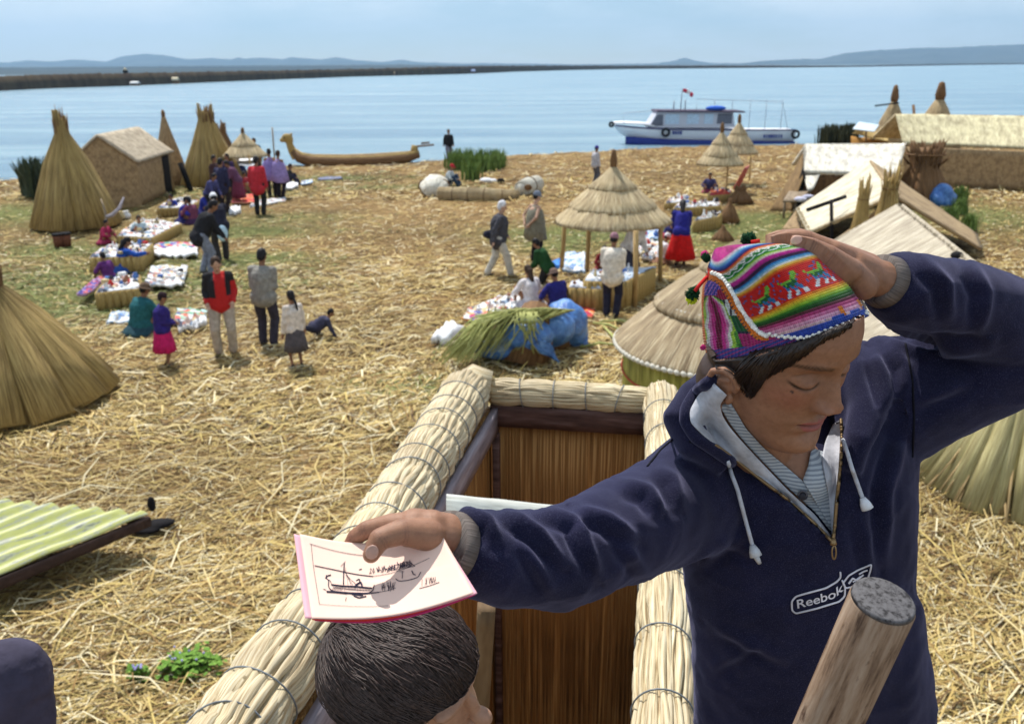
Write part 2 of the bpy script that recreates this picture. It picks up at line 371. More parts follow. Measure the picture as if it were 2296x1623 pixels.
# ---- straw litter, one uncountable mass
def blades(n, ylo, yhi, wmin, wmax, lmin, lmax, seed, zup=.045):
    r = np.random.default_rng(seed)
    px = r.uniform(-260, 2560, n); py = ylo + (yhi - ylo) * r.random(n)
    rx = (px - PW / 2) / FP; ry = -(py - PH / 2) / FP
    D = np.stack([rx, ry, -np.ones(n)], 1) @ CRn.T; tt = (0 - HC) / D[:, 2]; pos = CPOS + D * tt[:, None]
    pos[:, 0] += r.normal(size=n) * .15; pos[:, 1] += r.normal(size=n) * .15
    ok = (pos[:, 1] < np.interp(pos[:, 0], S[np.argsort(S[:, 0]), 0], S[np.argsort(S[:, 0]), 1]) - .6); pos = pos[ok]; n = len(pos)
    g_, z_ = gmask(pos); pos[:, 2] = z_ + r.uniform(.004, zup, n)
    flow = .35 + 1.1 * vnoise(np.c_[pos[:, :2], np.zeros(n)], .7, 21); ang = flow + r.normal(size=n) * .75
    ln = r.uniform(lmin, lmax, n) * (1 - .4 * g_); wd = r.uniform(wmin, wmax, n)
    d = np.c_[np.cos(ang), np.sin(ang), r.normal(size=n) * .09]; s_ = np.c_[-np.sin(ang), np.cos(ang), r.normal(size=n) * .25]
    bend = r.normal(size=n)[:, None] * .06 * np.c_[-np.sin(ang), np.cos(ang), np.abs(r.normal(size=n)) * .6]
    A = pos - d * ln[:, None] / 2; B = pos + bend * ln[:, None] * 2 + np.c_[np.zeros(n), np.zeros(n), wd * .4]; Cc = pos + d * ln[:, None] / 2
    h = s_ * wd[:, None] / 2
    V = np.stack([A - h, A + h, B - h, B + h, Cc - h * .5, Cc + h * .5], 1).reshape(-1, 3)
    k = np.arange(n)[:, None] * 6
    Fq = np.concatenate([k + np.array([0, 2, 3, 1]), k + np.array([2, 4, 5, 3])], 1).reshape(-1, 4)
    pal = np.array([[.64, .48, .20], [.48, .34, .12], [.82, .72, .47], [.30, .18, .06], [.58, .44, .15], [.72, .58, .29], [.12, .07, .03]])
    ci = r.choice(len(pal), n, p=[.20, .19, .15, .14, .12, .1, .10]); col = pal[ci] * .84 * r.uniform(.75, 1.18, n)[:, None]
    col = col * (1 + .22 * vnoise(np.c_[pos[:, :2], np.zeros(n)], 1.6, 13) + .14 * vnoise(np.c_[pos[:, :2], np.zeros(n)], .5, 12))[:, None]
    gcol = np.array([.20, .23, .075]) * r.uniform(.6, 1.3, n)[:, None]; gk = (r.random(n) < g_ * .62)[:, None]; col = np.where(gk, gcol, col)
    return V, Fq, np.repeat(col, 6, 0)
parts = [blades(52000, 880, 1900, .006, .015, .10, .55, 1), blades(34000, 620, 960, .010, .022, .10, .5, 2), blades(26000, 430, 660, .016, .035, .12, .5, 3), blades(16000, 330, 450, .03, .06, .2, .7, 4, .06), blades(4200, 700, 1900, .010, .02, .5, 1.2, 5, .07), blades(9000, 560, 1000, .02, .035, .2, .6, 6, .05)]
V = np.vstack([q[0] for q in parts]); off = 0; Fs = []
for q in parts: Fs.append(q[1] + off); off += len(q[0])
Fs = np.vstack(Fs); cc = np.vstack([q[2] for q in parts])
me = bpy.data.meshes.new('straw_litter'); me.vertices.add(len(V)); me.vertices.foreach_set('co', V.astype(np.float32).ravel())
me.loops.add(len(Fs) * 4); me.loops.foreach_set('vertex_index', Fs.astype(np.int32).ravel()); me.polygons.add(len(Fs)); me.polygons.foreach_set('loop_start', (np.arange(len(Fs)) * 4).astype(np.int32))
me.update(calc_edges=True); at = me.color_attributes.new('col', 'FLOAT_COLOR', 'POINT'); at.data.foreach_set('color', np.c_[cc, np.ones(len(cc))].astype(np.float32).ravel())
me.materials.append(vcol('straw', .7, 40)); o = bpy.data.objects.new('straw_litter', me); COL.objects.link(o); o['kind'] = 'stuff'
tag(o, 'loose dry straw and broken reeds covering the island ground', 'straw')
# ================================================================ reed bank across the lake
BK = [(-500, 186, 222), (-150, 178, 212), (105, 168, 199), (296, 164.5, 192.5), (550, 160, 181.5), (785, 155.6, 172.5), (1037, 149, 166.5), (1148, 147.3, 161.5), (1281, 147.4, 157.6), (1400, 147.4, 155.6), (1548, 147.4, 154.2), (1903, 147.2, 150.9), (2156, 143.4, 146.4), (2320, 141.5, 144.3), (2700, 139.8, 141.8)]
def bank():
    xs = np.linspace(-500, 2700, 900); top = np.interp(xs, [q[0] for q in BK], [q[1] for q in BK]); wl = np.interp(xs, [q[0] for q in BK], [q[2] for q in BK])
    rows = [[], [], [], [], []]
    for k, (x, yt, yw) in enumerate(zip(xs, top, wl)):
        p = PZ(x, yw, WZ); d = nrm([p[0], p[1], 0]); q = p + d * 2.0; h = HZ(q, yt) ; s = RNG.normal() * .05 * h
        rows[0].append(p + [0, 0, -.2]); rows[1].append(p + d * .3 + [0, 0, h * .55]); rows[2].append(q[:2].tolist() + [h + s]); rows[3].append((q + d * 45)[:2].tolist() + [h * .96 + s * .5]); rows[4].append((q + d * 90)[:2].tolist() + [-.6])
    return loft([np.array(r) for r in rows], closed=False, caps=False)
m, t, b, N, L = nt('far_reeds'); tc = N.new('ShaderNodeTexCoord'); n1 = noise(N, L, tc.outputs['Object'], .25, 5, .7, (1, 1, .3)); 
r1 = ramp(N, [(.35, (.045, .032, .025)), (.7, (.10, .078, .05))]); L.new(n1.outputs['Fac'], r1.inputs['Fac']); L.new(r1.outputs['Color'], b.inputs['Base Color']); b.inputs['Roughness'].default_value = 1; b.inputs['Specular IOR Level'].default_value = .05
o = struct('reed_beds', bank(), m, 'stuff'); tag(o, 'long dark band of reeds across the far side of the lake', 'reeds')
# ================================================================ hills
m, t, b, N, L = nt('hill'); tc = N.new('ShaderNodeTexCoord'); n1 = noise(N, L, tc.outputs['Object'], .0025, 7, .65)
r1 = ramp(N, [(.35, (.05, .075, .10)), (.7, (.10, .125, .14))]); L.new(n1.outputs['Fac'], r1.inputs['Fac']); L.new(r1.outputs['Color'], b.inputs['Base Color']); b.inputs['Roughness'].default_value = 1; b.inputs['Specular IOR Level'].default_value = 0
M_hill = m
def hills(name, pk, dist, wid):
    xs = np.linspace(pk[0][0], pk[-1][0], 260); ys = np.interp(xs, [q[0] for q in pk], [q[1] for q in pk]); rows = [[] for _ in range(9)]
    for x, y in zip(xs, ys):
        r = PZ(x, 400, 0); d = nrm([r[0], r[1], 0]); d = d / d[1]; q = d * dist; h = max(HZ(q, y), 1) + abs(RNG.normal()) * dist * .0002
        for k, (f, hh) in enumerate([(-wid, -3), (-wid * .7, h * .12), (-wid * .45, h * .38), (-wid * .2, h * .75), (0, h), (wid * .2, h * .8), (wid * .5, h * .5), (wid * .8, h * .2), (wid, -3)]):
            j = (1 + .25 * math.sin(x * .045 + k * 1.7) + .15 * math.sin(x * .11 + k)) if k not in (0, 4, 8) else 1
            rows[k].append(d * (dist + f) + np.array([0, 0, hh * j if k not in (3, 5) else hh]))
    struct(name, loft([np.array(r) for r in rows], closed=False, caps=False), M_hill)
HL = [(-700, 120), (-450, 132), (-200, 124), (-60, 136), (60, 141), (106, 136), (162, 139), (205, 134), (275, 139), (307, 128), (362, 121), (402, 125), (451, 134), (501, 131), (547, 134), (560, 128.5), (575, 133), (608, 130), (660, 134), (673, 129), (737, 134.5), (771, 129), (813, 136), (869, 140), (911, 135.2), (945, 139.6), (1037, 143), (1170, 143), (1300, 145.2), (1460, 143), (1500, 137), (1523, 130), (1545, 137), (1580, 142), (1637, 143.6)]
hills('hills', HL, 8200, 2600)
hills('hills_near', [(-700, 148), (-300, 152), (100, 152), (500, 149), (900, 146), (1100, 148)], 2400, 1800)
hills('hills_near', [(1600, 144.5), (1640, 143), (1703, 136.5), (1760, 134), (1814, 133), (1867, 120), (1925, 114), (2010, 109), (2100, 107), (2156, 104), (2300, 98), (2500, 106), (2900, 90)], 6400, 1500)
# ================================================================ air
hz = struct('haze', box((0, 5400, 250), (40000, 12400, 520)), None, 'stuff', False)
m = bpy.data.materials.new('air'); m.use_nodes = True; N, L = m.node_tree.nodes, m.node_tree.links; N.remove(N['Principled BSDF'])
pv = N.new('ShaderNodeVolumePrincipled'); pv.inputs['Color'].default_value = (.44, .70, 1, 1); pv.inputs['Density'].default_value = .00011; pv.inputs['Anisotropy'].default_value = .2
L.new(pv.outputs['Volume'], N['Material Output'].inputs['Volume']); hz.data.materials.append(m)
hz.location.z = 0
tag(hz, 'thin pale haze over the lake that fades the far hills', 'haze')
# ================================================================ generators
def gnd(x, y): return PZ(x, y, 0.0)
def sheaf_cone(name, bx, by, apex_y, rpx, label, cat, mat=None, n=26, topf=.16, ragged=.1, group=None, dens=1.0, lean=(0, 0), sticks=3):
    """reeds stood up in a cone: many overlapping sheaves bound near the top"""
    c = gnd(bx, by); d = proj(c)[2]; rb = rpx / FP * d; h = HZ(c, apex_y)
    t = thing(name, tuple(c), label, cat, group); gs = []
    for i in range(n):
        a = 2 * math.pi * (i + RNG.uniform(-.3, .3)) / n; ca, sa = math.cos(a), math.sin(a); r0 = rb * RNG.uniform(.88, 1.05); tp = 1 + RNG.normal() * ragged
        k = 2 * math.pi * rb / n
        pth = [c + [ca * r0, sa * r0, 0], c + [ca * r0 * .72, sa * r0 * .72, h * .3], c + [ca * rb * .42, sa * rb * .42, h * .6], c + [ca * rb * topf, sa * rb * topf, h * .86], c + [ca * rb * topf * 1.15 + lean[0] * h * .1, sa * rb * topf * 1.15, h * min(tp, 1.12)]]
        gs.append(tube(pth, [k * .8, k * .66, k * .44, k * .2, k * .09], 7))
    body = addall(gs) + revolve([(rb * .9, 0), (rb * .66, h * .3), (rb * .36, h * .6), (rb * topf * .9, h * .86), (rb * topf * .4, h * .93)], 24, c)
    obj('reed_cover', body, mat or M_reedy, t)
    lo = []
    for i in range(int(130 * dens)):
        a = RNG.uniform(0, 6.28); f = RNG.uniform(.96, 1.22); z0 = h * RNG.uniform(.10, .5); r1 = rb * (1 - z0 / h * 1.02); q = rb * .012 + .003
        lo.append(tube([c + [math.cos(a) * r1, math.sin(a) * r1, z0], c + [math.cos(a + .05) * (r1 + rb * f) / 2 * 1.02, math.sin(a + .05) * (r1 + rb * f) / 2 * 1.02, z0 * .42], c + [math.cos(a + .08) * rb * f, math.sin(a + .08) * rb * f, .02]], [q, q, q * .4], 4))
    obj('loose_reeds', addall(lo), M_reed, t)
    tips = []
    for i in range(int(70 * dens)):
        a = RNG.uniform(0, 6.28); r = rb * topf * RNG.uniform(.2, 1.3); z0 = h * RNG.uniform(.6, .85); q = rb * .04
        p0 = c + [math.cos(a) * r, math.sin(a) * r, z0]; p1 = c + [math.cos(a) * r * 1.5, math.sin(a) * r * 1.5, z0 + h * RNG.uniform(.12, .3)]
        tips.append(tube([p0, (p0 + p1) / 2, p1], [q, q * .8, q * .15], 4))
    obj('reed_tips', addall(tips), M_dark if mat is None or mat.name == 'stacked_reed' else mat, t)
    a = np.linspace(0, 2 * math.pi, 25); rr = rb * topf * 1.35
    obj('binding', tube([c + [math.cos(x) * rr, math.sin(x) * rr, h * .82] for x in a], rb * .035, 5, caps=False), M_dark, t)
    return t, c, h, rb
def umbrella(name, c, r, ze, zt, label, tiers=3, posts=(), fin=.35, prad=.05, cat='sunshade', group=None):
    t = thing(name, (c[0], c[1], 0), label, cat, group); c0 = np.array([c[0], c[1], 0.0])
    FR = []
    for k in range(tiers):
        f0 = k / tiers; f1 = min(1, (k + 1) / tiers + .12); z0 = ze + (zt - ze) * (f0 ** 1.25); z1 = ze + (zt - ze) * (f1 ** 1.05)
        ra = r * (1 - f0) ** .86 * (1.07 if k else 1); rb = max(r * (1 - f1) ** .95, .03)
        pr = [(ra * .97, z0 - .02), (ra * 1.02, z0 - .05), (ra * 1.0, z0 + .03), (ra * .72 + rb * .28, z0 + (z1 - z0) * .30), (ra * .35 + rb * .65, z0 + (z1 - z0) * .64), (rb, z1)]
        pr = [(ra * .9, z0 + .03)] + pr
        tt3 = obj('thatch_tier', revolve(pr, 120, c0, jag=.012, wob=.015), M_thatch, t)
        gs = []
        for i in range(int(150 * r)):
            a = RNG.uniform(0, 6.28); rr = ra * RNG.uniform(.96, 1.0); e = np.array([math.cos(a), math.sin(a), 0])
            gs.append(tube([c0 + e * rr * .9 + [0, 0, z0 + .07], c0 + e * rr * RNG.uniform(1.02, 1.07) + [0, 0, z0 - RNG.uniform(.04, .09)]], [.012, .005], 4))
        obj('fringe', addall(gs), M_thatch, tt3)
    obj('finial', revolve([(.05, zt - .12), (.075, zt - .02), (.085, zt + fin * .3), (.07, zt + fin * .7), (.045, zt + fin), (.01, zt + fin * 1.05)], 14, c0, jag=.05), M_dark, t)
    for i, (px, py) in enumerate(posts):
        b = gnd(px, py) if px is not None else None
        top = np.array([b[0], b[1], ze + .12]); top[:2] += (c0[:2] - b[:2]) * .06
        obj('post', tube([b, (b + top) / 2 + [.015, 0, 0], top], prad, 8), M_pole, t)
    if not posts: obj('post', tube([c0, c0 + [0, 0, zt - .15]], prad, 8), M_pole, t)
    return t
def blanket(name, px, z, label, mat, cat='blanket', group=None, th=.03, drop=0.0, wav=.02, parent=None, n=16):
    """cloth lying on a picture quadrilateral (a,b,c,d) at height z, with wrinkles and hanging rim"""
    a, b, c, d = [PZ(x, y, z) for x, y in px]; top = []; bot = []
    for j in range(n + 1):
        for i in range(n + 1):
            u, v = i / n, j / n; p = a * (1 - u) * (1 - v) + b * u * (1 - v) + c * u * v + d * (1 - u) * v
            e = min(u, v, 1 - u, 1 - v); p = p + [RNG.normal() * .012, RNG.normal() * .012, 0]
            p[2] += wav * (math.sin(u * 9 + v * 4) * .5 + RNG.normal() * .5) - (drop if e == 0 else 0)
            top.append(p + [0, 0, th]); bot.append(p + [0, 0, -.002])
    V = np.vstack([top, bot]); N_ = (n + 1) ** 2; F = []; W = np.linalg.norm(b - a); H = np.linalg.norm(d - a); UV = []
    q = lambda i, j: j * (n + 1) + i
    for j in range(n):
        for i in range(n):
            f = (q(i, j), q(i + 1, j), q(i + 1, j + 1), q(i, j + 1)); F.append(f); F.append(tuple(N_ + k for k in f[::-1]))
            uv = [(i / n * W, j / n * H), ((i + 1) / n * W, j / n * H), ((i + 1) / n * W, (j + 1) / n * H), (i / n * W, (j + 1) / n * H)]; UV.append(uv); UV.append(uv[::-1])
    rim = [q(i, 0) for i in range(n)] + [q(n, j) for j in range(n)] + [q(n - i, n) for i in range(n)] + [q(0, n - j) for j in range(n)]
    for k in range(len(rim)):
        x, y = rim[k], rim[(k + 1) % len(rim)]; F.append((x, N_ + x, N_ + y, y)); UV.append([(0, 0)] * 4)
    o = obj(name, Geo(V, F, UV), mat, parent)
    if parent is None: tag(o, label, cat, group)
    return o
def goods_mat(name, base, cols, scale=7, mixf=.55):
    """cloth printed and embroidered in scattered coloured patches"""
    m, t, b, N, L = nt(name); tc = N.new('ShaderNodeTexCoord')
    v = N.new('ShaderNodeTexVoronoi'); v.inputs['Scale'].default_value = scale; v.inputs['Randomness'].default_value = 1; L.new(tc.outputs['UV'], v.inputs['Vector'])
    sep = N.new('ShaderNodeSeparateColor'); L.new(v.outputs['Color'], sep.inputs['Color'])
    r = ramp(N, [(i / len(cols), c) for i, c in enumerate(cols)], 'CONSTANT'); L.new(sep.outputs['Red'], r.inputs['Fac'])
    g = N.new('ShaderNodeMath'); g.operation = 'LESS_THAN'; g.inputs[1].default_value = mixf; L.new(sep.outputs['Green'], g.inputs[0])
    c = mixc(N, L, base, r.outputs['Color'], g.outputs[0]); n = noise(N, L, tc.outputs['Object'], 20, 3); r2 = ramp(N, [(.3, (.7, .7, .7)), (.7, (1.1, 1.1, 1.1))]); L.new(n.outputs['Fac'], r2.inputs['Fac'])
    L.new(mixc(N, L, c, r2.outputs['Color'], 1, 'MULTIPLY'), b.inputs['Base Color']); b.inputs['Roughness'].default_value = .9; bump(N, L, b, n.outputs['Fac'], .6, .02); return m
WH = (.74, .76, .80)
G_white = goods_mat('embroidered_white', WH, [(.5, .2, .15), (.3, .22, .2), (.08, .09, .14), (.6, .5, .3), (.75, .75, .75), (.2, .28, .4)], 8, .5)
G_blue = goods_mat('embroidered_blue', (.55, .66, .82), [(.15, .28, .55), (.7, .74, .8), (.35, .5, .7), (.8, .82, .85)], 6, .6)
G_multi = goods_mat('woven_multicolour', (.5, .5, .55), [(.6, .05, .08), (.08, .1, .4), (.7, .7, .7), (.1, .35, .3), (.75, .35, .1), (.35, .08, .3)], 8, .8)
G_red = goods_mat('woven_red', (.6, .05, .04), [(.75, .2, .05), (.5, .03, .08), (.7, .35, .2), (.3, .05, .1)], 8, .5)
G_purple = goods_mat('woven_purple', (.18, .08, .25), [(.45, .06, .15), (.1, .1, .4), (.5, .3, .5), (.6, .15, .1)], 9, .6)
G_green = goods_mat('woven_green', (.2, .42, .3), [(.5, .7, .75), (.7, .15, .1), (.1, .12, .35), (.7, .75, .7), (.15, .5, .2)], 8, .6)
# small wares
def w_pot(s):
    return revolve([(.3 * s, 0), (.5 * s, .2 * s), (.52 * s, .45 * s), (.3 * s, .7 * s), (.22 * s, .8 * s), (.32 * s, .92 * s), (.26 * s, .9 * s), (.1 * s, .5 * s)], 14)
def w_doll(s): return unite([capsule((0, 0, .1 * s), (0, 0, .55 * s), .28 * s, .16 * s), ellip((0, 0, .85 * s), (.18 * s, .17 * s, .2 * s)), capsule((-.25 * s, 0, .5 * s), (.25 * s, 0, .5 * s), .07 * s, .07 * s)], .05 * s, 1)
def w_fold(s): return addall([box((0, 0, .12 * s + .2 * s * k), (1.2 * s - .06 * k * s, .8 * s, .16 * s), Matrix.Rotation(.12 * k, 3, 'Z')) for k in range(3)])
def w_boat(s): return tube([(-.8 * s, 0, .5 * s), (-.5 * s, 0, .15 * s), (0, 0, .1 * s), (.5 * s, 0, .15 * s), (.8 * s, 0, .5 * s)], [.05 * s, .14 * s, .2 * s, .14 * s, .05 * s], 10) + tube([(0, 0, .2 * s), (0, 0, .9 * s)], .02 * s, 6) + slab((-.25 * s, 0, .4 * s), (.25 * s, 0, .4 * s), (.2 * s, 0, .85 * s), (-.2 * s, 0, .85 * s), .02 * s, 4, 3)
wares = {}
WC = [('white', (.8, .8, .82)), ('dark', (.06, .05, .06)), ('red', (.6, .05, .05)), ('straw', (.62, .5, .28)), ('brown', (.3, .14, .08)), ('blue', (.1, .2, .5))]
def ware(kind, colr, p, s, label, group):
    key = (kind, colr[0])
    if key not in wares:
        g = {'clay_pot': w_pot, 'rag_doll': w_doll, 'folded_textile': w_fold, 'toy_reed_boat': w_boat}[kind](1.0); wares[key] = make_me(kind, g, C('ware_' + colr[0], colr[1]))
    o = bpy.data.objects.new(kind, wares[key]); COL.objects.link(o); o.location = p; o.scale = (s,) * 3; o.rotation_euler = (0, 0, RNG.uniform(0, 6.28)); MW[o.name] = Matrix.Identity(4)
    tag(o, label, {'clay_pot': 'pot', 'rag_doll': 'doll', 'folded_textile': 'textile', 'toy_reed_boat': 'toy boat'}[kind], group)
KD = ['clay_pot', 'rag_doll', 'folded_textile', 'toy_reed_boat']; KN = {'clay_pot': 'little {} clay pot', 'rag_doll': 'little {} doll', 'folded_textile': 'small stack of {} folded cloths', 'toy_reed_boat': 'little {} model boat'}
def scatter(px, z, n, s, where, kinds=KD, cols=None):
    a, b, c, d = [PZ(x, y, z) for x, y in px]
    for k in range(n):
        u, v = RNG.uniform(.08, .92, 2); p = a * (1 - u) * (1 - v) + b * u * (1 - v) + c * u * v + d * (1 - u) * v
        kd = kinds[RNG.integers(len(kinds))]; cc = WC[RNG.choice(6, p=[.42, .16, .1, .12, .12, .08])] if cols is None else cols[RNG.integers(len(cols))]
        ware(kd, cc, tuple(p + [0, 0, .03]), s * RNG.uniform(.7, 1.25), KN[kd].format(cc[0]) + ' ' + where, 'wares ' + where)
def stall(px, z, label, mat, where, nw=14, ws=.13, basemat=None, group='reed stalls of wares'):
    a, b, c, d = [PZ(x, y, z) for x, y in px]; cen = (a + b + c + d) / 4
    t = thing('market_stall', (cen[0], cen[1], 0), label, 'stall', group)
    q = [cen + (p - cen) * .93 for p in (a, b, c, d)]; n = 8; gs = []
    for k in range(4):
        p0, p1 = q[k], q[(k + 1) % 4]; L_ = np.linalg.norm(p1 - p0); m_ = max(3, int(L_ / .13))
        for i in range(m_):
            p = p0 + (p1 - p0) * (i + .5) / m_; rr = L_ / m_ * .62; gs.append(tube([np.array([p[0], p[1], -.03]) + RNG.normal(size=3) * .01, np.array([p[0], p[1], z * .5]), np.array([p[0], p[1], z - .03])], [rr * 1.1, rr, rr * .95], 7))
    gs.append(loft([np.array([[p[0], p[1], -.02] for p in q]), np.array([[p[0], p[1], z - .03] for p in q])]))
    obj('reed_base', addall(gs), basemat or M_reedy, t)
    blanket('cloth', px, z - .01, '', mat, parent=t, drop=.06, wav=.03, th=.02)
    scatter(px, z + .02, nw, ws, where); return t
def ragged(parent, a, b, down, n, ln, mat_, wd=.012):
    a, b, down = np.asarray(a, float), np.asarray(b, float), nrm(down); gs = []
    for i in range(n):
        u = RNG.random(); p = a + (b - a) * u; d = nrm(down + RNG.normal(size=3) * .18); l = ln * RNG.uniform(.3, 1.3); gs.append(tube([p - d * l * .8 + [0, 0, .045], p + d * l + [0, 0, RNG.uniform(-.01, .03)]], [wd * RNG.uniform(.7, 1.3), wd * .3], 4))
    return obj('ragged_edge', addall(gs), mat_, parent)
# ================================================================ left side
M_stackd = reed('stacked_reed', (.09, .055, .02), (.34, .24, .09), (.60, .46, .20), su=50, sv=1.2, bs=.9, bd=.03)
sheaf_cone('reed_stack', 172, 508, 268, 76, 'tall ragged cone of dry reeds at the left edge beside the mat hut', 'reed stack', mat=M_stackd, n=13, topf=.12, ragged=.07)
sheaf_cone('reed_stack', 478, 415, 246, 52, 'tall golden cone of reeds with a ragged flat top beside the small thatched sunshade', 'reed stack', mat=M_stackd, n=12, topf=.24, ragged=.05)
sheaf_cone('reed_stack', 508, 402, 283, 38, 'lower dark cone of reeds half hidden behind the golden one', 'reed stack', n=16, topf=.2, mat=M_dark)
sheaf_cone('reed_stack', 10, 900, 600, 200, 'golden reed stack nearest the camera cut off by the left edge', 'reed stack', mat=M_stackd, n=19, topf=.12)
def gable_house(name, A, B, Cc, eave_y, apex_y, label, roofmat, wallmat, over=.12, cat='hut', group=None, door=None):
    a, b, c = gnd(*A), gnd(*B), gnd(*Cc); d = b + c - a; ze = HZ(a, eave_y); m = (a + c) / 2; zr = HZ(m, apex_y); m2 = (b + d) / 2
    t = thing(name, tuple((a + d) / 2), label, cat, group); U = lambda p, z: np.array([p[0], p[1], z])
    def wall(pts, thick=.05):
        pts = [np.asarray(p) for p in pts]; n = nrm(np.cross(pts[1] - pts[0], pts[2] - pts[0])); r0 = np.array([p + n * thick / 2 for p in pts]); r1 = np.array([p - n * thick / 2 for p in pts])
        g = loft([r1, r0]); e = nrm(pts[1] - pts[0]); g.uv = [[(float(g.v[i] @ e), float(g.v[i][2])) for i in f] for f in g.f]; return g
    obj('wall', wall([U(a, 0), U(c, 0), U(c, ze), U(m, zr - .03), U(a, ze)]), wallmat, t, False)
    obj('wall', wall([U(b, 0), U(d, 0), U(d, ze), U(m2, zr - .03), U(b, ze)]), wallmat, t, False)
    k = nrm(d - b) * .03
    obj('wall', slab(U(a, 0) + k, U(b, 0) + k, U(b, ze) + k, U(a, ze) + k, .05, 12, 6, .006), wallmat, t)
    obj('wall', slab(U(c, 0) - k, U(d, 0) - k, U(d, ze) - k, U(c, ze) - k, .05, 12, 6, .006), wallmat, t)
    e1 = nrm(a - b) * over; dz = (zr - ze) / np.linalg.norm((m - a)[:2]); ou = nrm(a - m) * over
    obj('roof', slab(U(a + e1 + ou, ze - dz * over + .04), U(b - e1 + ou, ze - dz * over + .04), U(m2 - e1, zr + .04), U(m + e1, zr + .04), .07, 14, 10, .008), roofmat, t)
    ou = -ou
    obj('roof', slab(U(c + e1 + ou, ze - dz * over + .04), U(d - e1 + ou, ze - dz * over + .04), U(m2 - e1, zr + .045), U(m + e1, zr + .045), .07, 14, 10, .008), roofmat, t)
    return t, (a, b, c, d, ze, zr)
h, (a, b, c, d, ze, zr) = gable_house('reed_hut', (318, 462), (392, 428), (165, 478), 362, 306, 'woven mat hut with a pale gabled roof behind the left stalls', reed('hut_roof', (.34, .27, .2), (.47, .4, .31), (.58, .52, .43), su=40, sv=8, bs=.25), M_mat)
q = lambda u, z, o=.05: a + (b - a) * u + [0, 0, z] + nrm(a - d) * 0 + np.array([0, -.035, 0])
obj('door', slab(q(.72, .02), q(.93, .02), q(.93, ze * .93), q(.72, ze * .93), .03, 4, 6), M_black, h)
c0 = gnd(393, 414); dd = proj(c0)[2]; hh = HZ(c0, 252)
t = thing('reed_tepee', tuple(c0), 'smooth mat tepee with a dark door post behind the mat hut', 'tepee')
r0 = 46 / FP * dd
obj('mat_cover', revolve([(r0, 0), (r0 * .8, hh * .22), (r0 * .55, hh * .46), (r0 * .3, hh * .71), (r0 * .1, hh * .93), (r0 * .03, hh)], 10, c0 - [.15, 0, 0], jag=.02), M_mat, t)
obj('door_post', tube([gnd(428, 428), PZ(404, 365, HZ(gnd(428, 428), 365))], .12, 8), M_black, t)
obj('tip', revolve([(r0 * .09, hh * .93), (r0 * .1, hh), (r0 * .02, hh * 1.04)], 8, c0 - [.15, 0, 0]), M_dark, t)
c0 = gnd(556, 418)
umbrella('thatched_sunshade', c0, .92, 1.32, 2.3, 'small thatched sunshade by the water next to the golden reed cone', 2, [(528, 412), (590, 412), (566, 424)], .18, .035)
o = blanket('hanging_cloth', [(536, 372), (578, 372), (578, 356), (536, 356)], 1.0, 'white cloth hung under the small thatched sunshade by the water', M_whitec, 'cloth')
o.data.transform(Matrix.Translation((0, 0, 0)))
tag(obj('wooden_pole', tube([gnd(619, 400), gnd(619, 400) + [.03, 0, HZ(gnd(619, 400), 286)]], .035, 8), M_wood), 'thin bare pole standing at the shore left of the reed boat', 'pole')
# forked driftwood, crates and pots by the left stack
f0 = gnd(236, 526); D0 = proj(f0)[2]
def atd(x, y, d=D0): return P(x, y, d)
t = thing('forked_branch', tuple(f0), 'grey forked branch standing between the left reed stack and the stalls', 'branch')
obj('trunk', tube([f0, atd(237, 505), atd(238, 486), atd(233, 465), atd(226, 446)], [.05, .045, .045, .035, .02], 8), M_wood, t)
obj('limb', tube([atd(239, 487), atd(252, 482), atd(268, 466), atd(278, 442)], [.06, .06, .05, .025], 8), C('grey_branch', (.35, .32, .36)), t)
for k, (x, y, w_, l) in enumerate([(133, 554, 22, 'rust brown tub with black rim, left of the pair below the left reed stack'), (150, 552, 22, 'rust brown tub with black rim, right of the pair below the left reed stack')]):
    c0 = gnd(x, y); r = w_ / 2 / FP * proj(c0)[2]; hh = HZ(c0, y - 30)
    t = thing('clay_tub', tuple(c0), l, 'tub', 'brown tubs under the left reed stack')
    obj('body', revolve([(r * .85, 0), (r, hh * .5), (r * .96, hh * .9), (r * .8, hh * .9), (r * .7, .1)], 20, c0), C('rust', (.16, .06, .035)), t)
    obj('rim', revolve([(r * .93, hh * .86), (r * 1.08, hh * .88), (r * 1.1, hh), (r * .9, hh * 1.02), (r * .2, hh * .97)], 20, c0), M_black, t)
c0 = gnd(270, 490)
for k in range(7):
    p = c0 + [RNG.uniform(-.35, .35), RNG.uniform(-.25, .25), 0]; ware(['clay_pot', 'rag_doll'][k % 2], WC[[3, 0, 4][k % 3]], tuple(p), RNG.uniform(.2, .3), ['small', 'pale'][k % 2] + ' clay figure in the cluster right of the forked branch', 'clay figures right of the forked branch')
stall([(350, 466), (422, 464), (446, 449), (392, 443)], .32, 'low reed stall under white cloth, furthest back in the left row by the mat hut', G_white, 'on the furthest left stall by the mat hut', 12, .12)
stall([(262, 527), (338, 533), (408, 498), (309, 489)], .32, 'long reed stall with curling white cloth edge in the middle of the left row', G_white, 'on the long curling stall of the left row', 26, .12)
stall([(198, 576), (312, 574), (342, 543), (240, 548)], .45, 'reed stall with a white rolled edge beside the woman in blue', G_white, 'on the stall behind the woman in blue', 24, .12)
stall([(214, 655), (316, 644), (309, 612), (236, 628)], .40, 'arched reed stall with white edge nearest the camera in the left row', G_white, 'on the nearest left stall', 18, .12)
blanket('blanket', [(325, 643), (410, 643), (421, 599), (340, 599)], .12, 'large white patterned blanket spread right of the nearest left stall', G_white, th=.05, wav=.04); scatter([(335, 640), (405, 640), (412, 603), (345, 603)], .16, 10, .11, 'on the large white patterned blanket', ['folded_textile'])
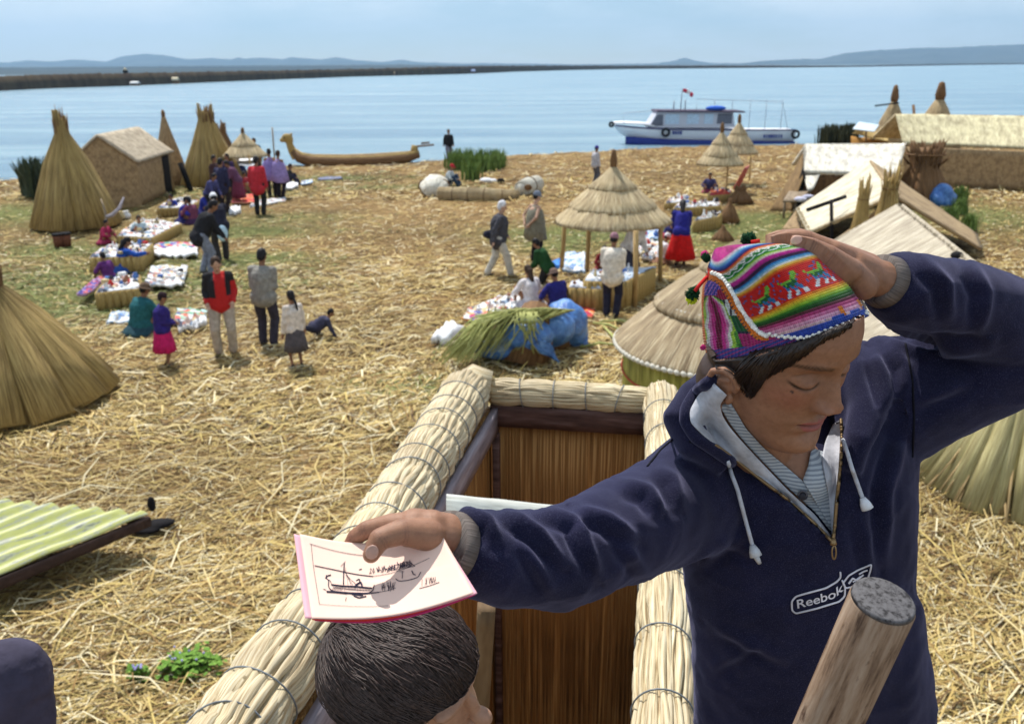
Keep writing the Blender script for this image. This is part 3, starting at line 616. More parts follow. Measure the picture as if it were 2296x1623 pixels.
blanket('blanket', [(172, 664), (196, 664), (236, 627), (222, 622)], .2, 'narrow purple woven blanket sloping off the nearest left stall', G_purple, th=.05)
blanket('blanket', [(345, 577), (443, 575), (443, 560), (345, 561)], .08, 'bright white blanket strip behind the man bending over', M_whitec, th=.06, wav=.06)
blanket('blanket', [(345, 560), (443, 559), (446, 545), (350, 547)], .06, 'dark many coloured blanket just behind the bright white strip', G_multi, th=.04)
blanket('blanket', [(238, 728), (302, 724), (304, 704), (251, 701)], .02, 'blue and white blanket left of the seated woman in teal', G_blue, th=.04)
blanket('blanket', [(392, 722), (455, 722), (466, 698), (398, 694)], .02, 'green and red woven blanket beside the girl in a pink skirt', G_green, th=.04)
blanket('blanket', [(402, 749), (462, 734), (464, 715), (398, 730)], .03, 'crumpled white cloth in front of the green woven blanket', G_white, th=.10, wav=.08)
blanket('blanket', [(520, 458), (572, 456), (570, 437), (524, 441)], .05, 'red and orange blanket left of the person in a red coat', G_red, th=.05)
blanket('blanket', [(560, 466), (640, 452), (640, 444), (565, 452)], .03, 'pale strip of wares laid behind the person in a red coat', G_white, th=.04)
blanket('blanket', [(515, 484), (540, 478), (538, 468), (517, 470)], .03, 'small crumpled white cloth near the person in a white cap', M_whitec, th=.10, wav=.07)
blanket('blanket', [(637, 428), (668, 421), (668, 410), (642, 415)], .05, 'white blanket beside the seated person at the shore', M_whitec, th=.08, wav=.05)
blanket('blanket', [(675, 416), (702, 411), (700, 405), (678, 408)], .04, 'smaller pale blanket right of the white one at the shore', G_blue, th=.05)
blanket('blanket', [(712, 405), (768, 402), (764, 397), (716, 399)], .03, 'thin bluish cloth strip on the ground before the reed boat', C('slate_cloth', (.18, .2, .3)), th=.03)
stall([(540, 410), (572, 410), (572, 398), (543, 398)], .42, 'little white covered table under the small thatched sunshade', M_whitec, 'on the little table under the small sunshade', 6, .12)
# ================================================================ reed boat with an animal head prow
A0, B0 = gnd(662, 372), gnd(938, 362); ax = nrm(B0 - A0); LB = np.linalg.norm(B0 - A0); sd = np.array([-ax[1], ax[0], 0])
t = thing('reed_boat', tuple((A0 + B0) / 2), 'long reed boat with a raised animal head prow drawn up at the shore', 'boat')
def bl(u, z, o=0): return A0 + ax * LB * u + sd * o + np.array([0, 0, z])
for s_ in (-1, 1):
    obj('hull_bundle', tube([bl(-.01, .75, s_ * .1), bl(.03, .42, s_ * .25), bl(.12, .22, s_ * .45), bl(.35, .12, s_ * .55), bl(.65, .12, s_ * .55), bl(.88, .2, s_ * .4), bl(1.0, .35, s_ * .2)], [.16, .24, .3, .3, .3, .26, .16], 16), M_dark, t)
    obj('gunwale', tube([bl(-.0, .85, s_ * .1), bl(.06, .56, s_ * .3), bl(.15, .42, s_ * .5), bl(.4, .34, s_ * .6), bl(.65, .34, s_ * .6), bl(.9, .42, s_ * .4), bl(1.0, .52, s_ * .2)], [.08, .1, .11, .11, .11, .1, .08], 12), M_reedy, t)
hd = tube([bl(.02, .45), bl(-.015, .8), bl(-.03, 1.1), bl(-.03, 1.35), bl(-.045, 1.55)], [.30, .22, .18, .22, .12], 16); hd += ellip(bl(-.045, 1.42), (.30, .2, .24)) + ellip(bl(-.08, 1.33), (.17, .13, .12)) + ellip(bl(-.01, 1.62, .1), (.06, .04, .09)) + ellip(bl(-.01, 1.62, -.1), (.06, .04, .09))
obj('prow_head', unite([hd], .035, 3), M_reedy, t)
for s_ in (-1, 1): obj('eye', ellip(bl(-.07, 1.46, s_ * .17), (.04, .03, .04)), M_black, t)
obj('stern_post', tube([bl(.975, .3), bl(.97, .62), bl(.975, .85)], [.26, .2, .17], 12), M_reedy, t)
p0 = bl(.95, .78); obj('oar', tube([p0, P(973, 325, proj(p0)[2])], .05, 8) + slab(bl(1.03, .9, -.02), bl(1.10, .93, -.02), bl(1.10, 1.02, -.02), bl(1.03, 1.0, -.02), .03, 3, 2), M_dark, t)
tag(obj('mooring_plank', tube([gnd(830, 372), gnd(960, 369)], .10, 8, sq=.4), M_wood), 'low dark plank lying on the shore under the reed boat stern', 'plank')
# ================================================================ passenger boat
b0 = PZ(1372, 326, WZ); b1 = PZ(1787, 322, WZ); bx = nrm(b1 - b0); LBt = np.linalg.norm(b1 - b0); by_ = np.array([-bx[1], bx[0], 0]); KX = LBt / 415.0; ZS = 5.35 / 179.0
def BX(px, off=0.0, y=324.0): return b0 + bx * (px - 1372) * KX + by_ * off + np.array([0, 0, (324 - y) * ZS - 0])
t = thing('passenger_boat', tuple(BX(1580, 1.3)), 'white cabin boat with blue keel and flags moored beyond the shore', 'boat')
M_hw = C('boat_white', (.80, .80, .84), var=.08, rough=.4); M_hb = C('boat_blue', (.02, .04, .22), rough=.4); M_glass = nt('boat_glass')[0]; M_glass.node_tree.nodes['Principled BSDF'].inputs['Base Color'].default_value = (.30, .36, .44, 1); M_glass.node_tree.nodes['Principled BSDF'].inputs['Roughness'].default_value = .08
ST = [(1374, 276, .05, 300), (1385, 280, .35, 312), (1405, 285, .75, 322), (1440, 288, 1.1, 330), (1500, 289, 1.3, 333), (1600, 290, 1.35, 334), (1700, 293, 1.3, 333), (1780, 294, 1.15, 332), (1786, 294, 1.1, 330)]
def hull(lo, hi):
    rings = []
    for px, yt, w_, yb in ST:
        mid = yt + (yb - yt) * .5
        pr = [(-w_, yt), (-w_ * .97, yt + 5), (-w_ * .85, mid + 4), (-w_ * .45, yb - 4), (0, yb), (w_ * .45, yb - 4), (w_ * .85, mid + 4), (w_ * .97, yt + 5), (w_, yt)]
        rings.append(np.array([BX(px + (max(0, y - yt) * .9 if px < 1450 else 0), 1.35 + o, min(max(y, lo), hi)) for o, y in pr]))
    return loft(rings)
obj('hull', hull(270, 400), M_hw, t)
def strip(y0, y1, xs, off, w_=.05, mat=None, nm='stripe'):
    rings = []
    for px in xs:
        W_ = np.interp(px, [s[0] for s in ST], [s[2] for s in ST]); rings.append(np.array([BX(px, 1.35 - W_ * off - .03, y0(px)), BX(px, 1.35 - W_ * off - .03, y1(px)), BX(px, 1.35 - W_ * off + .1, y1(px)), BX(px, 1.35 - W_ * off + .1, y0(px))]))
    obj(nm, loft(rings), mat, t)
strip(lambda x: np.interp(x, [1400, 1500, 1600, 1786], [305, 312, 315, 320]), lambda x: 334, np.linspace(1405, 1784, 14), 1.0, mat=M_hb, nm='keel_stripe')
strip(lambda x: np.interp(x, [1380, 1500, 1786], [279, 288, 292]), lambda x: np.interp(x, [1380, 1500, 1786], [282.5, 291, 294.5]), np.linspace(1384, 1784, 14), 1.02, mat=C('boat_trim', (.07, .07, .16)), nm='rubbing_strake')
obj('foredeck', loft([np.array([BX(px, 1.35 - w_, y), BX(px, 1.35, y - 3), BX(px, 1.35 + w_, y), BX(px, 1.35 + w_, y + 3), BX(px, 1.35 - w_, y + 3)]) for px, w_, y in [(1380, .15, 275), (1400, .7, 274), (1440, 1.05, 276), (1466, 1.2, 280)]]), M_hw, t)
cab = [(1454, 283, 1.1), (1474, 250, 1.0), (1480, 248, 1.0), (1650, 250, 1.0), (1662, 283, 1.1)]
obj('cabin', loft([np.array([BX(1454, .35, 285), BX(1474, .4, 249), BX(1642, .4, 251), BX(1648, .35, 287)]), np.array([BX(1454, 2.35, 285), BX(1474, 2.3, 249), BX(1642, 2.3, 251), BX(1648, 2.35, 287)])]), C('cabin_side', (.5, .52, .60), var=.05), t, False)
for x0, x1, nm in [(1490, 1522, 'w'), (1538, 1566, 'w'), (1577, 1598, 'w'), (1606, 1640, 'd')]:
    o = obj('window', loft([np.array([BX(x0, .34, 278), BX(x0 + 2, .36, 255), BX(x1, .36, 255), BX(x1, .34, 278)]), np.array([BX(x0, .40, 278), BX(x0 + 2, .42, 255), BX(x1, .42, 255), BX(x1, .40, 278)])]), C('pane_light', (.45, .58, .72), rough=.2) if nm == 'w' else C('pane_dark', (.13, .14, .18)), t, False)
obj('windscreen', loft([np.array([BX(1458, .33, 281), BX(1473, .38, 256), BX(1486, .37, 256), BX(1486, .33, 281)]), np.array([BX(1458, .40, 281), BX(1473, .42, 256), BX(1486, .42, 256), BX(1486, .40, 281)])]), C('pane_dark', (.13, .14, .18)), t, False)
obj('cabin_roof', loft([np.array([BX(1470, .2, 250), BX(1472, .2, 246), BX(1664, .2, 249), BX(1668, .2, 253)]), np.array([BX(1470, 2.5, 250), BX(1472, 2.5, 246), BX(1664, 2.5, 249), BX(1668, 2.5, 253)])]), C('roof_dark', (.10, .08, .12)), t, False)
obj('roof_tarp', unite([ellip(BX(1605, .7, 243), (.75, .4, .18))], .05, 2), C('tarp_blue', (.03, .12, .55)), t)
obj('rail', addall([tube([BX(1400, .6, 276), BX(1398, .6, 252), BX(1470, .6, 247)], .018, 5), tube([BX(1560, .5, 248), BX(1560, .5, 222), BX(1752, .5, 229), BX(1768, .5, 292)], .018, 5)] + [tube([BX(x, .5, 248 if x < 1660 else 292), BX(x, .5, 224)], .018, 5) for x in (1600, 1640, 1680, 1716, 1752)]), C('rail_grey', (.25, .27, .33)), t)
obj('mast', addall([tube([BX(1530, 1.3, 248), BX(1532, 1.3, 200)], .03, 6), tube([BX(1514, 1.3, 248), BX(1515, 1.3, 226)], .04, 6), tube([BX(1538, 1.0, 248), BX(1538, 1.0, 224)], .04, 6)]), C('rail_grey', (.25, .27, .33)), t)
def flag(x, y, m): return slab(BX(x, 1.3, y + 5), BX(x + 9, 1.25, y + 7), BX(x + 10, 1.3, y - 1), BX(x + 1, 1.3, y - 3), .03, 5, 3, .01)
fl = obj('flag', flag(1533, 201, 0), C('flag_red', (.5, .03, .07)), t); obj('flag_stripe', slab(BX(1542, 1.3, 209), BX(1549, 1.3, 212), BX(1550, 1.3, 204), BX(1543, 1.3, 200), .03, 4, 3, .01), C('flag_white', (.8, .8, .82)), fl); obj('flag_stripe', slab(BX(1549, 1.3, 216), BX(1556, 1.3, 218), BX(1557, 1.3, 209), BX(1550, 1.3, 207), .03, 4, 3, .01), C('flag_red', (.5, .03, .07)), fl)
for px, py in ((1491, 296), (1782, 303), (1375, 279)):
    a = np.linspace(0, 2 * math.pi, 21); cc = BX(px, .0 if px > 1400 else 1.2, py); r = .24 if px > 1400 else .13
    obj('tyre_fender', tube([cc + bx * math.cos(x) * r + np.array([0, 0, math.sin(x) * r]) for x in a], .085, 8, caps=False), M_black, t)
for x0, x1, y in ((1508, 1530, 297), (1712, 1755, 307)):
    gs = [box(BX(x, 1.35 - 1.34 - .03, y), (.12 * RNG.uniform(.6, 1.3), .03, .22), Matrix.Rotation(math.atan2(bx[1], bx[0]), 3, 'Z')) for x in np.arange(x0, x1, 5.5)]
    obj('hull_lettering', addall(gs), M_hb, t, False)
# ================================================================ shore plants and bundles
def plant(name, pts, h, n, label, mat, r=.3, cat='reeds', wd=.02):
    gs = []
    for k in range(n):
        x, y = pts[RNG.integers(len(pts))]; b = gnd(x + RNG.normal() * 8, y + RNG.normal() * 2); hh = h * RNG.uniform(.55, 1.15); a = RNG.uniform(0, 6.28); l = RNG.uniform(.05, .4) * hh
        e = np.array([math.cos(a), math.sin(a), 0]); w_ = wd * RNG.uniform(.7, 1.3); s_ = np.array([-e[1], e[0], 0]) * w_
        m1 = b + e * l * .3 + [0, 0, hh * .6]; m2 = b + e * l + [0, 0, hh]
        gs.append(Geo([b - s_, b + s_, m1 - s_, m1 + s_, m2 - s_ * .2, m2 + s_ * .2], [(0, 1, 3, 2), (2, 3, 5, 4)], [[(0, 0), (w_, 0), (w_, hh / 2), (0, hh / 2)]] * 2))
    return tag(obj(name, addall(gs), mat), label, cat)
M_leaf = reed('leaf', (.07, .12, .03), (.16, .26, .06), (.28, .38, .10), su=40)
plant('green_reeds', [(1015, 378), (1030, 380), (1045, 382), (1060, 384), (1075, 384), (1090, 383), (1105, 380), (1120, 376), (1112, 368), (1080, 368), (1050, 368), (1025, 368)], .75, 1500, 'dense green reeds growing at the shore behind the seated person in a red cap', M_leaf, wd=.03)
plant('green_reeds', [(1055, 403), (1062, 402)], .75, 160, 'single green clump standing just in front of the dense shore reeds', M_leaf, wd=.03)
plant('waterside_bush', [(1850, 322), (1865, 322), (1880, 321), (1895, 320), (1905, 318)], 1.1, 700, 'dark bush at the water behind the white roofed hut', reed('dark_leaf', (.02, .025, .015), (.05, .06, .03), (.09, .10, .05)), wd=.05, cat='bush')
plant('grass_tuft', [(2130, 500), (2150, 480), (2170, 520), (2150, 450)], .5, 900, 'green grass growing behind the roofs at the right edge', M_leaf, cat='grass', wd=.02)
plant('waterside_bush', [(85, 445), (70, 440), (100, 438)], 1.4, 400, 'dark bush at the far left behind the big reed stack', reed('dark_leaf2', (.02, .03, .02), (.05, .07, .04), (.09, .12, .06)), wd=.05, cat='bush')
def weed(x, y, n, s_, label):
    c0 = gnd(x, y); gs = []
    for k in range(n):
        p = c0 + [RNG.normal() * s_, RNG.normal() * s_ * .7, RNG.uniform(.02, .16)]; M = np.array(Matrix.Rotation(RNG.uniform(0, 6.28), 3, 'Z') @ Matrix.Rotation(RNG.uniform(-.6, .6), 3, 'X')); r = RNG.uniform(.012, .028)
        g = Geo(np.array([(0, -r * 1.6, 0), (r, -r * .4, .004), (r * .7, r, .006), (0, r * 1.7, 0), (-r * .7, r, .006), (-r, -r * .4, .004)]), [(0, 1, 2, 3), (0, 3, 4, 5)], [[(0, 0), (.02, 0), (.02, .02), (0, .02)]] * 2).xf(M, p); gs.append(g)
    t = thing('weed', tuple(c0), label, 'plant'); obj('leaves', addall(gs), reed('weed_leaf', (.07, .16, .02), (.14, .30, .04), (.28, .45, .08)), t)
    [obj('flower', ellip(c0 + [RNG.normal() * s_ * .8, RNG.normal() * s_ * .5, .17], (.012, .012, .01), None, 6, 4), C('violet', (.32, .3, .55)), t) for _ in range(9)]
weed(425, 1508, 520, .11, 'small bright green weed with violet flowers near the bottom edge'); weed(315, 1530, 90, .04, 'tiny green sprout left of the flowering weed')
def reed_bundle(name, pts, rad, label, mat=M_thatch, n=26, cat='reed bundle', sq=1.0, ties=3, group=None):
    t = thing(name, tuple(pts[0]), label, cat, group); fr = frames(pts); gs = [tube(pts, [r * .8 for r in rad], 10)]
    for i in range(n):
        a = 6.283 * i / n; pp = []
        for p, (tt, s_, u), r in zip(pts, fr, rad): pp.append(p + (s_ * math.cos(a) + u * math.sin(a) * sq) * r * .88)
        gs.append(tube(pp, [r * 3.4 / n for r in rad], 5))
    obj('reeds', addall(gs), mat, t)
    for k in range(ties):
        i = (k + 1) / (ties + 1) * (len(pts) - 1); j = int(i); f = i - j; p = pts[j] * (1 - f) + pts[min(j + 1, len(pts) - 1)] * f; r = rad[j] * (1 - f) + rad[min(j + 1, len(rad) - 1)] * f; tt, s_, u = fr[j]
        obj('tie', tube([p + (s_ * math.cos(x) + u * math.sin(x) * sq) * r * 1.04 for x in np.linspace(0, 6.283, 19)], r * .05, 5, caps=False), M_dark, t)
    return t
zb = np.array([0, 0, .22])
reed_bundle('reed_bundle', [gnd(968, 442) + zb, gnd(974, 432) + zb * 1.2, gnd(990, 420) + zb * 1.1], [.34, .62, .30], 'short fat pale reed bundle beside the person in a red cap', M_white, 30, sq=.55, ties=1)
reed_bundle('reed_bundle', [gnd(985, 447) + zb, gnd(1040, 449) + zb, gnd(1100, 450) + zb, gnd(1162, 446) + zb * .8], [.26, .27, .25, .16], 'long pale reed bundle lying on the open ground', M_thatch, 24, ties=4)
reed_bundle('reed_roll', [gnd(1168, 440) + zb * 1.3, gnd(1186, 434) + zb * 1.4, gnd(1204, 430) + zb * 1.5], [.30, .36, .34], 'fat rolled reed mat with a dark hollow end at the tip of the long bundle', M_white, 30, cat='roll', ties=1)
tag(obj('roll_hollow_shade', ellip(gnd(1184, 439) + [0, -.28, .36], (.16, .06, .12)), M_dark), 'dark lump added as the shaded hollow in the reed roll', 'cloth')  # dark ellipsoid stands in for the shade inside the roll's hole
tag(obj('white_sack', unite([ellip(gnd(1090, 410) + [0, 0, .1], (.3, .2, .12)), ellip(gnd(1100, 410) + [.1, 0, .08], (.2, .15, .1))], .03, 2), M_whitec), 'crumpled pale plastic sack near the shore reeds', 'sack')
tag(obj('black_pot', revolve([(.1, 0), (.16, .06), (.17, .14), (.12, .2), (.14, .22), (.05, .18)], 16, gnd(1123, 412)), M_black), 'small black pot on the open ground beside the pale sack', 'pot')
# ================================================================ right side
umbrella('thatched_sunshade', gnd(1368, 634), 1.32, 1.50, 2.74, 'big tiered thatched sunshade over the tables in the middle of the market', 3, [(1259, 607), (1315, 612), (1423, 690), (1480, 634)], .34, .055)
umbrella('thatched_sunshade', gnd(1609, 449), .85, 1.38, 2.55, 'small tiered sunshade in front of the moored boat, nearer one of two', 3, [(1627, 447)], .3, .03)
umbrella('thatched_sunshade', gnd(1648, 412), .85, 1.33, 2.6, 'small tiered sunshade in front of the moored boat, farther one of two', 3, [(1680, 405)], .3, .03)
stall([(1310, 628), (1402, 630), (1472, 596), (1325, 604)], .64, 'long reed table with grey blue cloth under the big sunshade', G_blue, 'on the long table under the big sunshade', 12, .13)
stall([(1275, 642), (1348, 646), (1352, 634), (1280, 630)], .5, 'low board table with pale top in front of the long table', C('board_top', (.55, .58, .66)), 'on the low board table', 3, .1)
blanket('blanket', [(1262, 612), (1312, 614), (1312, 569), (1262, 570)], .04, 'blue and white blanket on the ground under the left edge of the big sunshade', G_blue, th=.06, wav=.05)
blanket('blanket', [(1228, 599), (1262, 606), (1262, 582), (1244, 586)], .03, 'bright blue cloth corner beside the left posts of the big sunshade', C('bright_blue', (.08, .25, .65)), th=.05)
blanket('blanket', [(1412, 536), (1482, 540), (1484, 506), (1420, 514)], .05, 'white and blue blanket behind the big sunshade', G_blue, th=.06, wav=.04); scatter([(1415, 535), (1480, 538), (1480, 509), (1424, 516)], .1, 12, .13, 'on the blanket behind the big sunshade')
blanket('blanket', [(1440, 584), (1478, 584), (1486, 545), (1424, 545)], .08, 'crowded white blanket between the big sunshade and the woman in red skirt', G_white, th=.08, wav=.06); scatter([(1440, 582), (1476, 582), (1482, 548), (1430, 548)], .14, 14, .14, 'on the crowded white blanket')
stall([(1555, 494), (1607, 485), (1616, 475), (1590, 478)], .42, 'reed stall with white cloth behind the woman in the red skirt', G_white, 'on the stall behind the woman in the red skirt', 8, .15)
stall([(1510, 466), (1615, 460), (1616, 451), (1518, 456)], .3, 'long low stall of white cloth in the back right row', G_white, 'on the long low stall of the back right row', 14, .14)
stall([(1492, 455), (1545, 450), (1545, 440), (1500, 443)], .25, 'furthest white stall in the back right row before the open ground', G_white, 'on the furthest right stall', 8, .13)
stall([(1590, 437), (1640, 434), (1640, 425), (1594, 428)], .3, 'small pink and white stall under the small tiered sunshades', G_red, 'on the small pink stall', 6, .13)
tag(obj('leaning_board', slab(gnd(1644, 426) + [0, 0, .05], gnd(1656, 424) + [0, 0, .05], PZ(1680, 372, 1.1), PZ(1670, 378, 1.1), .06, 5, 8, .01), C('rose', (.5, .14, .14))), 'rose red cloth board leaning beside the small tiered sunshades', 'board')
sheaf_cone('reed_stack', 1658, 455, 417, 24, 'squat dark reed heap under the rose red board', 'reed stack', M_dark, 14, .4, dens=.3)
sheaf_cone('reed_stack', 1634, 498, 449, 20, 'small brown reed cone right of the back stalls', 'reed stack', M_dark, 14, .15, dens=.3)
sheaf_cone('reed_stack', 1620, 541, 508, 20, 'lowest brown reed cone just above the woollen cap', 'reed stack', M_dark, 14, .15, dens=.3)
blanket('blanket', [(1088, 727), (1164, 690), (1170, 652), (1048, 696)], .03, 'big white blanket with coloured embroidery in front of the seated vendors', G_white, th=.05, wav=.04); scatter([(1090, 720), (1158, 688), (1160, 655), (1056, 697)], .07, 26, .07, 'on the embroidered blanket of the seated vendors', ['folded_textile', 'rag_doll'])
blanket('blanket', [(1036, 717), (1092, 728), (1128, 706), (1052, 700)], .05, 'blue and red woven blanket edge before the embroidered one', G_multi, th=.04)
blanket('blanket', [(968, 766), (1012, 764), (1042, 737), (1002, 731)], .10, 'folded bright white bundle lying alone on the straw', M_whitec, th=.12, wav=.06, drop=.08, n=8)
blanket('blanket', [(1048, 770), (1072, 762), (1088, 737), (1074, 740)], .03, 'crumpled maroon shawl between the white bundle and the green reeds', C('maroon', (.16, .03, .09)), th=.09, wav=.06)
blanket('blanket', [(1290, 712), (1330, 716), (1335, 690), (1285, 684)], .03, 'pink and white cloth spread below the low board table', G_red, th=.05)
# green reeds on a blue tarp
c0 = gnd(1185, 800)
t = thing('reed_pile', tuple(c0), 'heap of fresh green reeds thrown over a blue tarp', 'reed pile')
gs = []
for k in range(420):
    f = RNG.random(); px = 1165 + 85 * (f - .5) * 2 * .9 + RNG.normal() * 6; a = PZ(px + 42, 690 + abs(f - .6) * 12, .95 * RNG.uniform(.75, 1.05)); e = PZ(px - 60 - RNG.uniform(0, 60) * (1 - f), 765 + 38 * (1 - f) + RNG.normal() * 10, .12 + RNG.random() * .25)
    mm = (a + e) / 2 + [0, 0, .22 * RNG.uniform(.5, 1.3)]; gs.append(tube([a, mm, e], [.009, .011, .006], 4))
for k in range(26):
    a = PZ(1180 + RNG.normal() * 14, 700, .95); gs.append(tube([a, a + [RNG.normal() * .1, -.35, -.05], PZ(1195 + RNG.normal() * 22, 765 + RNG.uniform(0, 30), .3)], [.012, .012, .008], 4))
obj('reeds', addall(gs), M_green, t)
gs = [tube([gnd(1178, 812), gnd(1190, 808) + [0, 0, .45], gnd(1205, 790) + [0, 0, .75]], [.42, .4, .3], 14), ellip(gnd(1195, 775) + [0, .1, .2], (.85, .7, .40))]
obj('straw_core', addall(gs), M_dark, t)
m, tt_, b, N, L = nt('blue_tarp'); tc = N.new('ShaderNodeTexCoord'); n1 = noise(N, L, tc.outputs['Object'], 5, 5, .7); r1 = ramp(N, [(.35, (.03, .11, .38)), (.6, (.10, .26, .62)), (.75, (.3, .5, .85))]); L.new(n1.outputs['Fac'], r1.inputs['Fac']); L.new(r1.outputs['Color'], b.inputs['Base Color']); b.inputs['Roughness'].default_value = .28; bump(N, L, b, n1.outputs['Fac'], .9, .06); M_tarp = m
tb = unite([ellip(PZ(1268, 722, .45), (.42, .42, .42)), ellip(PZ(1228, 735, .5), (.5, .4, .33)), ellip(PZ(1180, 750, .5), (.5, .4, .3)), ellip(PZ(1110, 775, .3), (.5, .3, .22)), ellip(PZ(1295, 745, .25), (.2, .25, .3))], .04, 3)
tb.v += normals(tb) * (.05 * vnoise(tb.v, 9, 5) + .03 * vnoise(tb.v, 22, 6))[:, None]
tp = obj('tarp', tb + slab(PZ(1182, 770, .5), PZ(1254, 813, .05), PZ(1234, 770, .42), PZ(1188, 752, .62), .02, 10, 10, .015) + slab(PZ(1070, 790, .04), PZ(1128, 800, .1), PZ(1150, 770, .4), PZ(1090, 765, .35), .02, 10, 8, .02) + slab(PZ(1275, 755, .2), PZ(1318, 778, .03), PZ(1318, 750, .2), PZ(1290, 735, .4), .02, 8, 6, .02), M_tarp, t)
for k, (p, q, l) in enumerate([((1330, 730), (1405, 752), 'yellow green reed stalk on the straw right of the tarp, upper'), ((1350, 735), (1400, 800), 'thick yellow green reed stalk pointing at the round hut'), ((1300, 785), (1390, 780), 'pale straight stalk lying right of the blue tarp'), ((1345, 727), (1440, 735), 'long green stalk lying below the table')]):
    tag(obj('reed_stalk', tube([gnd(*p) + [0, 0, .06], (gnd(*p) + gnd(*q)) / 2 + [0, .05, .1], gnd(*q) + [0, 0, .05]], [.02, .026, .012], 6), M_green), l, 'stalk')
# round hut behind the boy
c0 = gnd(1640, 1000); cc = PZ(1640, 760, 1.2); c0 = np.array([cc[0], cc[1], 0]); r = 257 / FP * proj(cc)[2]
t = thing('round_hut', tuple(c0), 'round hut with a conical thatched roof and yellow reed wall behind the boy', 'hut')
obj('wall', revolve([(r * .93, -.02), (r * .93, .6), (r * .93, 1.25)], 140, c0, jag=.006), reed('yellow_wall', (.13, .12, .02), (.34, .31, .06), (.52, .46, .13), su=45, sv=1.5), t)
zt = 2.62
for k, (f0, f1) in enumerate([(0, .40), (.34, .75), (.70, 1.0)]):
    ra, rb = r * (1 - f0) * (1.03 if k else 1.0), r * (1 - f1) + .02; za = 1.17 + (zt - 1.17) * f0 + .05 * (k > 0); zb_ = 1.17 + (zt - 1.17) * f1
    obj('thatch_tier', revolve([(ra * .9, za + .06), (ra, za - .04), (ra * 1.012, za), (ra * 1.0, za + .04), ((ra * 2 + rb) / 3, za + (zb_ - za) * .34 + .04), ((ra + rb * 2) / 3, za + (zb_ - za) * .68 + .03), (rb, zb_)], 200, c0, jag=.006), M_hutroof if 'M_hutroof' in globals() else M_thatch, t)
a = np.linspace(0, 6.283, 181)
def rope(rr, z, th, nn=60):
    gs = []
    for i in range(nn):
        x = 6.283 * i / nn; gs.append(ellip(c0 + [math.cos(x) * rr, math.sin(x) * rr, z], (rr * 3.4 / nn, th, th), np.array(Matrix.Rotation(x + 1.57, 3, 'Z')) @ np.array(Matrix.Rotation(.35, 3, 'Y')), 8, 6))
    return addall(gs)
obj('eave_rope', rope(r * 1.01, 1.15, .035, 110), M_white, t); obj('tier_rope', rope(r * .645, 1.17 + (zt - 1.17) * .4 + .02, .022, 90), M_white, t)
obj('red_cord', tube([c0 + [math.cos(x) * r * .942, math.sin(x) * r * .942, .75 + .02 * math.sin(5 * x)] for x in a], .012, 5, caps=False), C('red_cord', (.5, .06, .05)), t)
Q = PZ
# white roofed hut
t = thing('reed_hut', tuple(gnd(1900, 455)), 'low hut with a bleached white thatch roof and open brown mat side', 'hut')
obj('roof', slab(Q(1800, 386, 1.2), Q(2012, 392, 1.2), Q(2032, 324, 2.0), Q(1807, 325, 2.0), .08, 26, 14, .012, sag=.05), M_white, t); ragged(t, Q(1800, 387, 1.18), Q(2012, 393, 1.18), (0, -.8, -.6), 260, .10, M_white, .014); ragged(t, Q(1803, 330, 1.95), Q(1799, 384, 1.22), (-1, -.2, -.1), 60, .08, M_white, .014)
r1_, r2_ = Q(1807, 325, 2.0), Q(2032, 324, 2.0); obj('roof', slab(r1_ + [0, 1.5, -.9], r2_ + [0, 1.5, -.9], r2_ + [0, .05, 0], r1_ + [0, .05, 0], .08, 12, 8, .01), M_white, t)
obj('roof_flap', slab(Q(1812, 428, .75), Q(1824, 424, .75), Q(1838, 392, 1.12), Q(1799, 384, 1.16), .07, 6, 8, .01), M_white, t)
e0, e1 = Q(1806, 392, 1.12) + [0, .15, 0], Q(2012, 396, 1.12) + [0, .15, 0]; obj('wall', slab(np.array([e0[0], e0[1], 0]), np.array([e1[0], e1[1], 0]), e1, e0, .05, 12, 6), M_dark, t)
obj('side_mat', slab(Q(1726, 474, 0), Q(1774, 476, 0), Q(1800, 400, 1.05), Q(1801, 345, 1.75), .05, 10, 10, .006), reed('side_mat', (.10, .055, .02), (.20, .12, .045), (.28, .18, .08), su=40), t)
obj('doorway', slab(Q(1780, 474, 0) + [0, .3, 0], Q(1800, 470, 0) + [0, .3, 0], Q(1806, 400, 1.0), Q(1800, 375, 1.4), .04, 3, 4), M_black, t)
# long roofed hut at right edge
t = thing('long_reed_hut', tuple(gnd(2150, 410)), 'long hut with a yellow thatch roof running off the right edge', 'hut')
obj('roof', slab(Q(2024, 322, 1.62), Q(2420, 338, 1.62), Q(2420, 264, 2.75), Q(2008, 258, 2.75), .1, 30, 14, .012), reed('yellow_thatch', (.36, .32, .2), (.62, .57, .38), (.75, .71, .52), su=40, sv=4), t); ragged(t, Q(2024, 323, 1.6), Q(2420, 339, 1.6), (0, -.8, -.6), 420, .12, M_thatch, .016)
e0, e1 = Q(2034, 330, 1.55) + [0, .2, 0], Q(2420, 345, 1.55) + [0, .2, 0]; obj('wall', slab(np.array([e0[0], e0[1], 0]), np.array([e1[0], e1[1], 0]), e1, e0, .06, 16, 6), M_mat, t)
e2 = e0 + [.2, 2.0, 0]; obj('wall', slab(np.array([e2[0], e2[1], 0]), np.array([e0[0], e0[1], 0]) + [-.04, .05, 0], e0 + [-.04, .05, 0], e2, .06, 8, 6), M_mat, t)
r0_, r9_ = Q(2008, 258, 2.75), Q(2420, 264, 2.75); obj('roof', slab(r0_ + [0, 2.2, -1.1], r9_ + [0, 2.2, -1.1], r9_ + [0, .06, 0], r0_ + [0, .06, 0], .1, 12, 8), M_thatch, t)
sheaf_cone('reed_stack', 2062, 452, 322, 54, 'dark brown upright reed heap between the white roof and the long hut', 'reed stack', M_dark, 20, .55, ragged=.06)
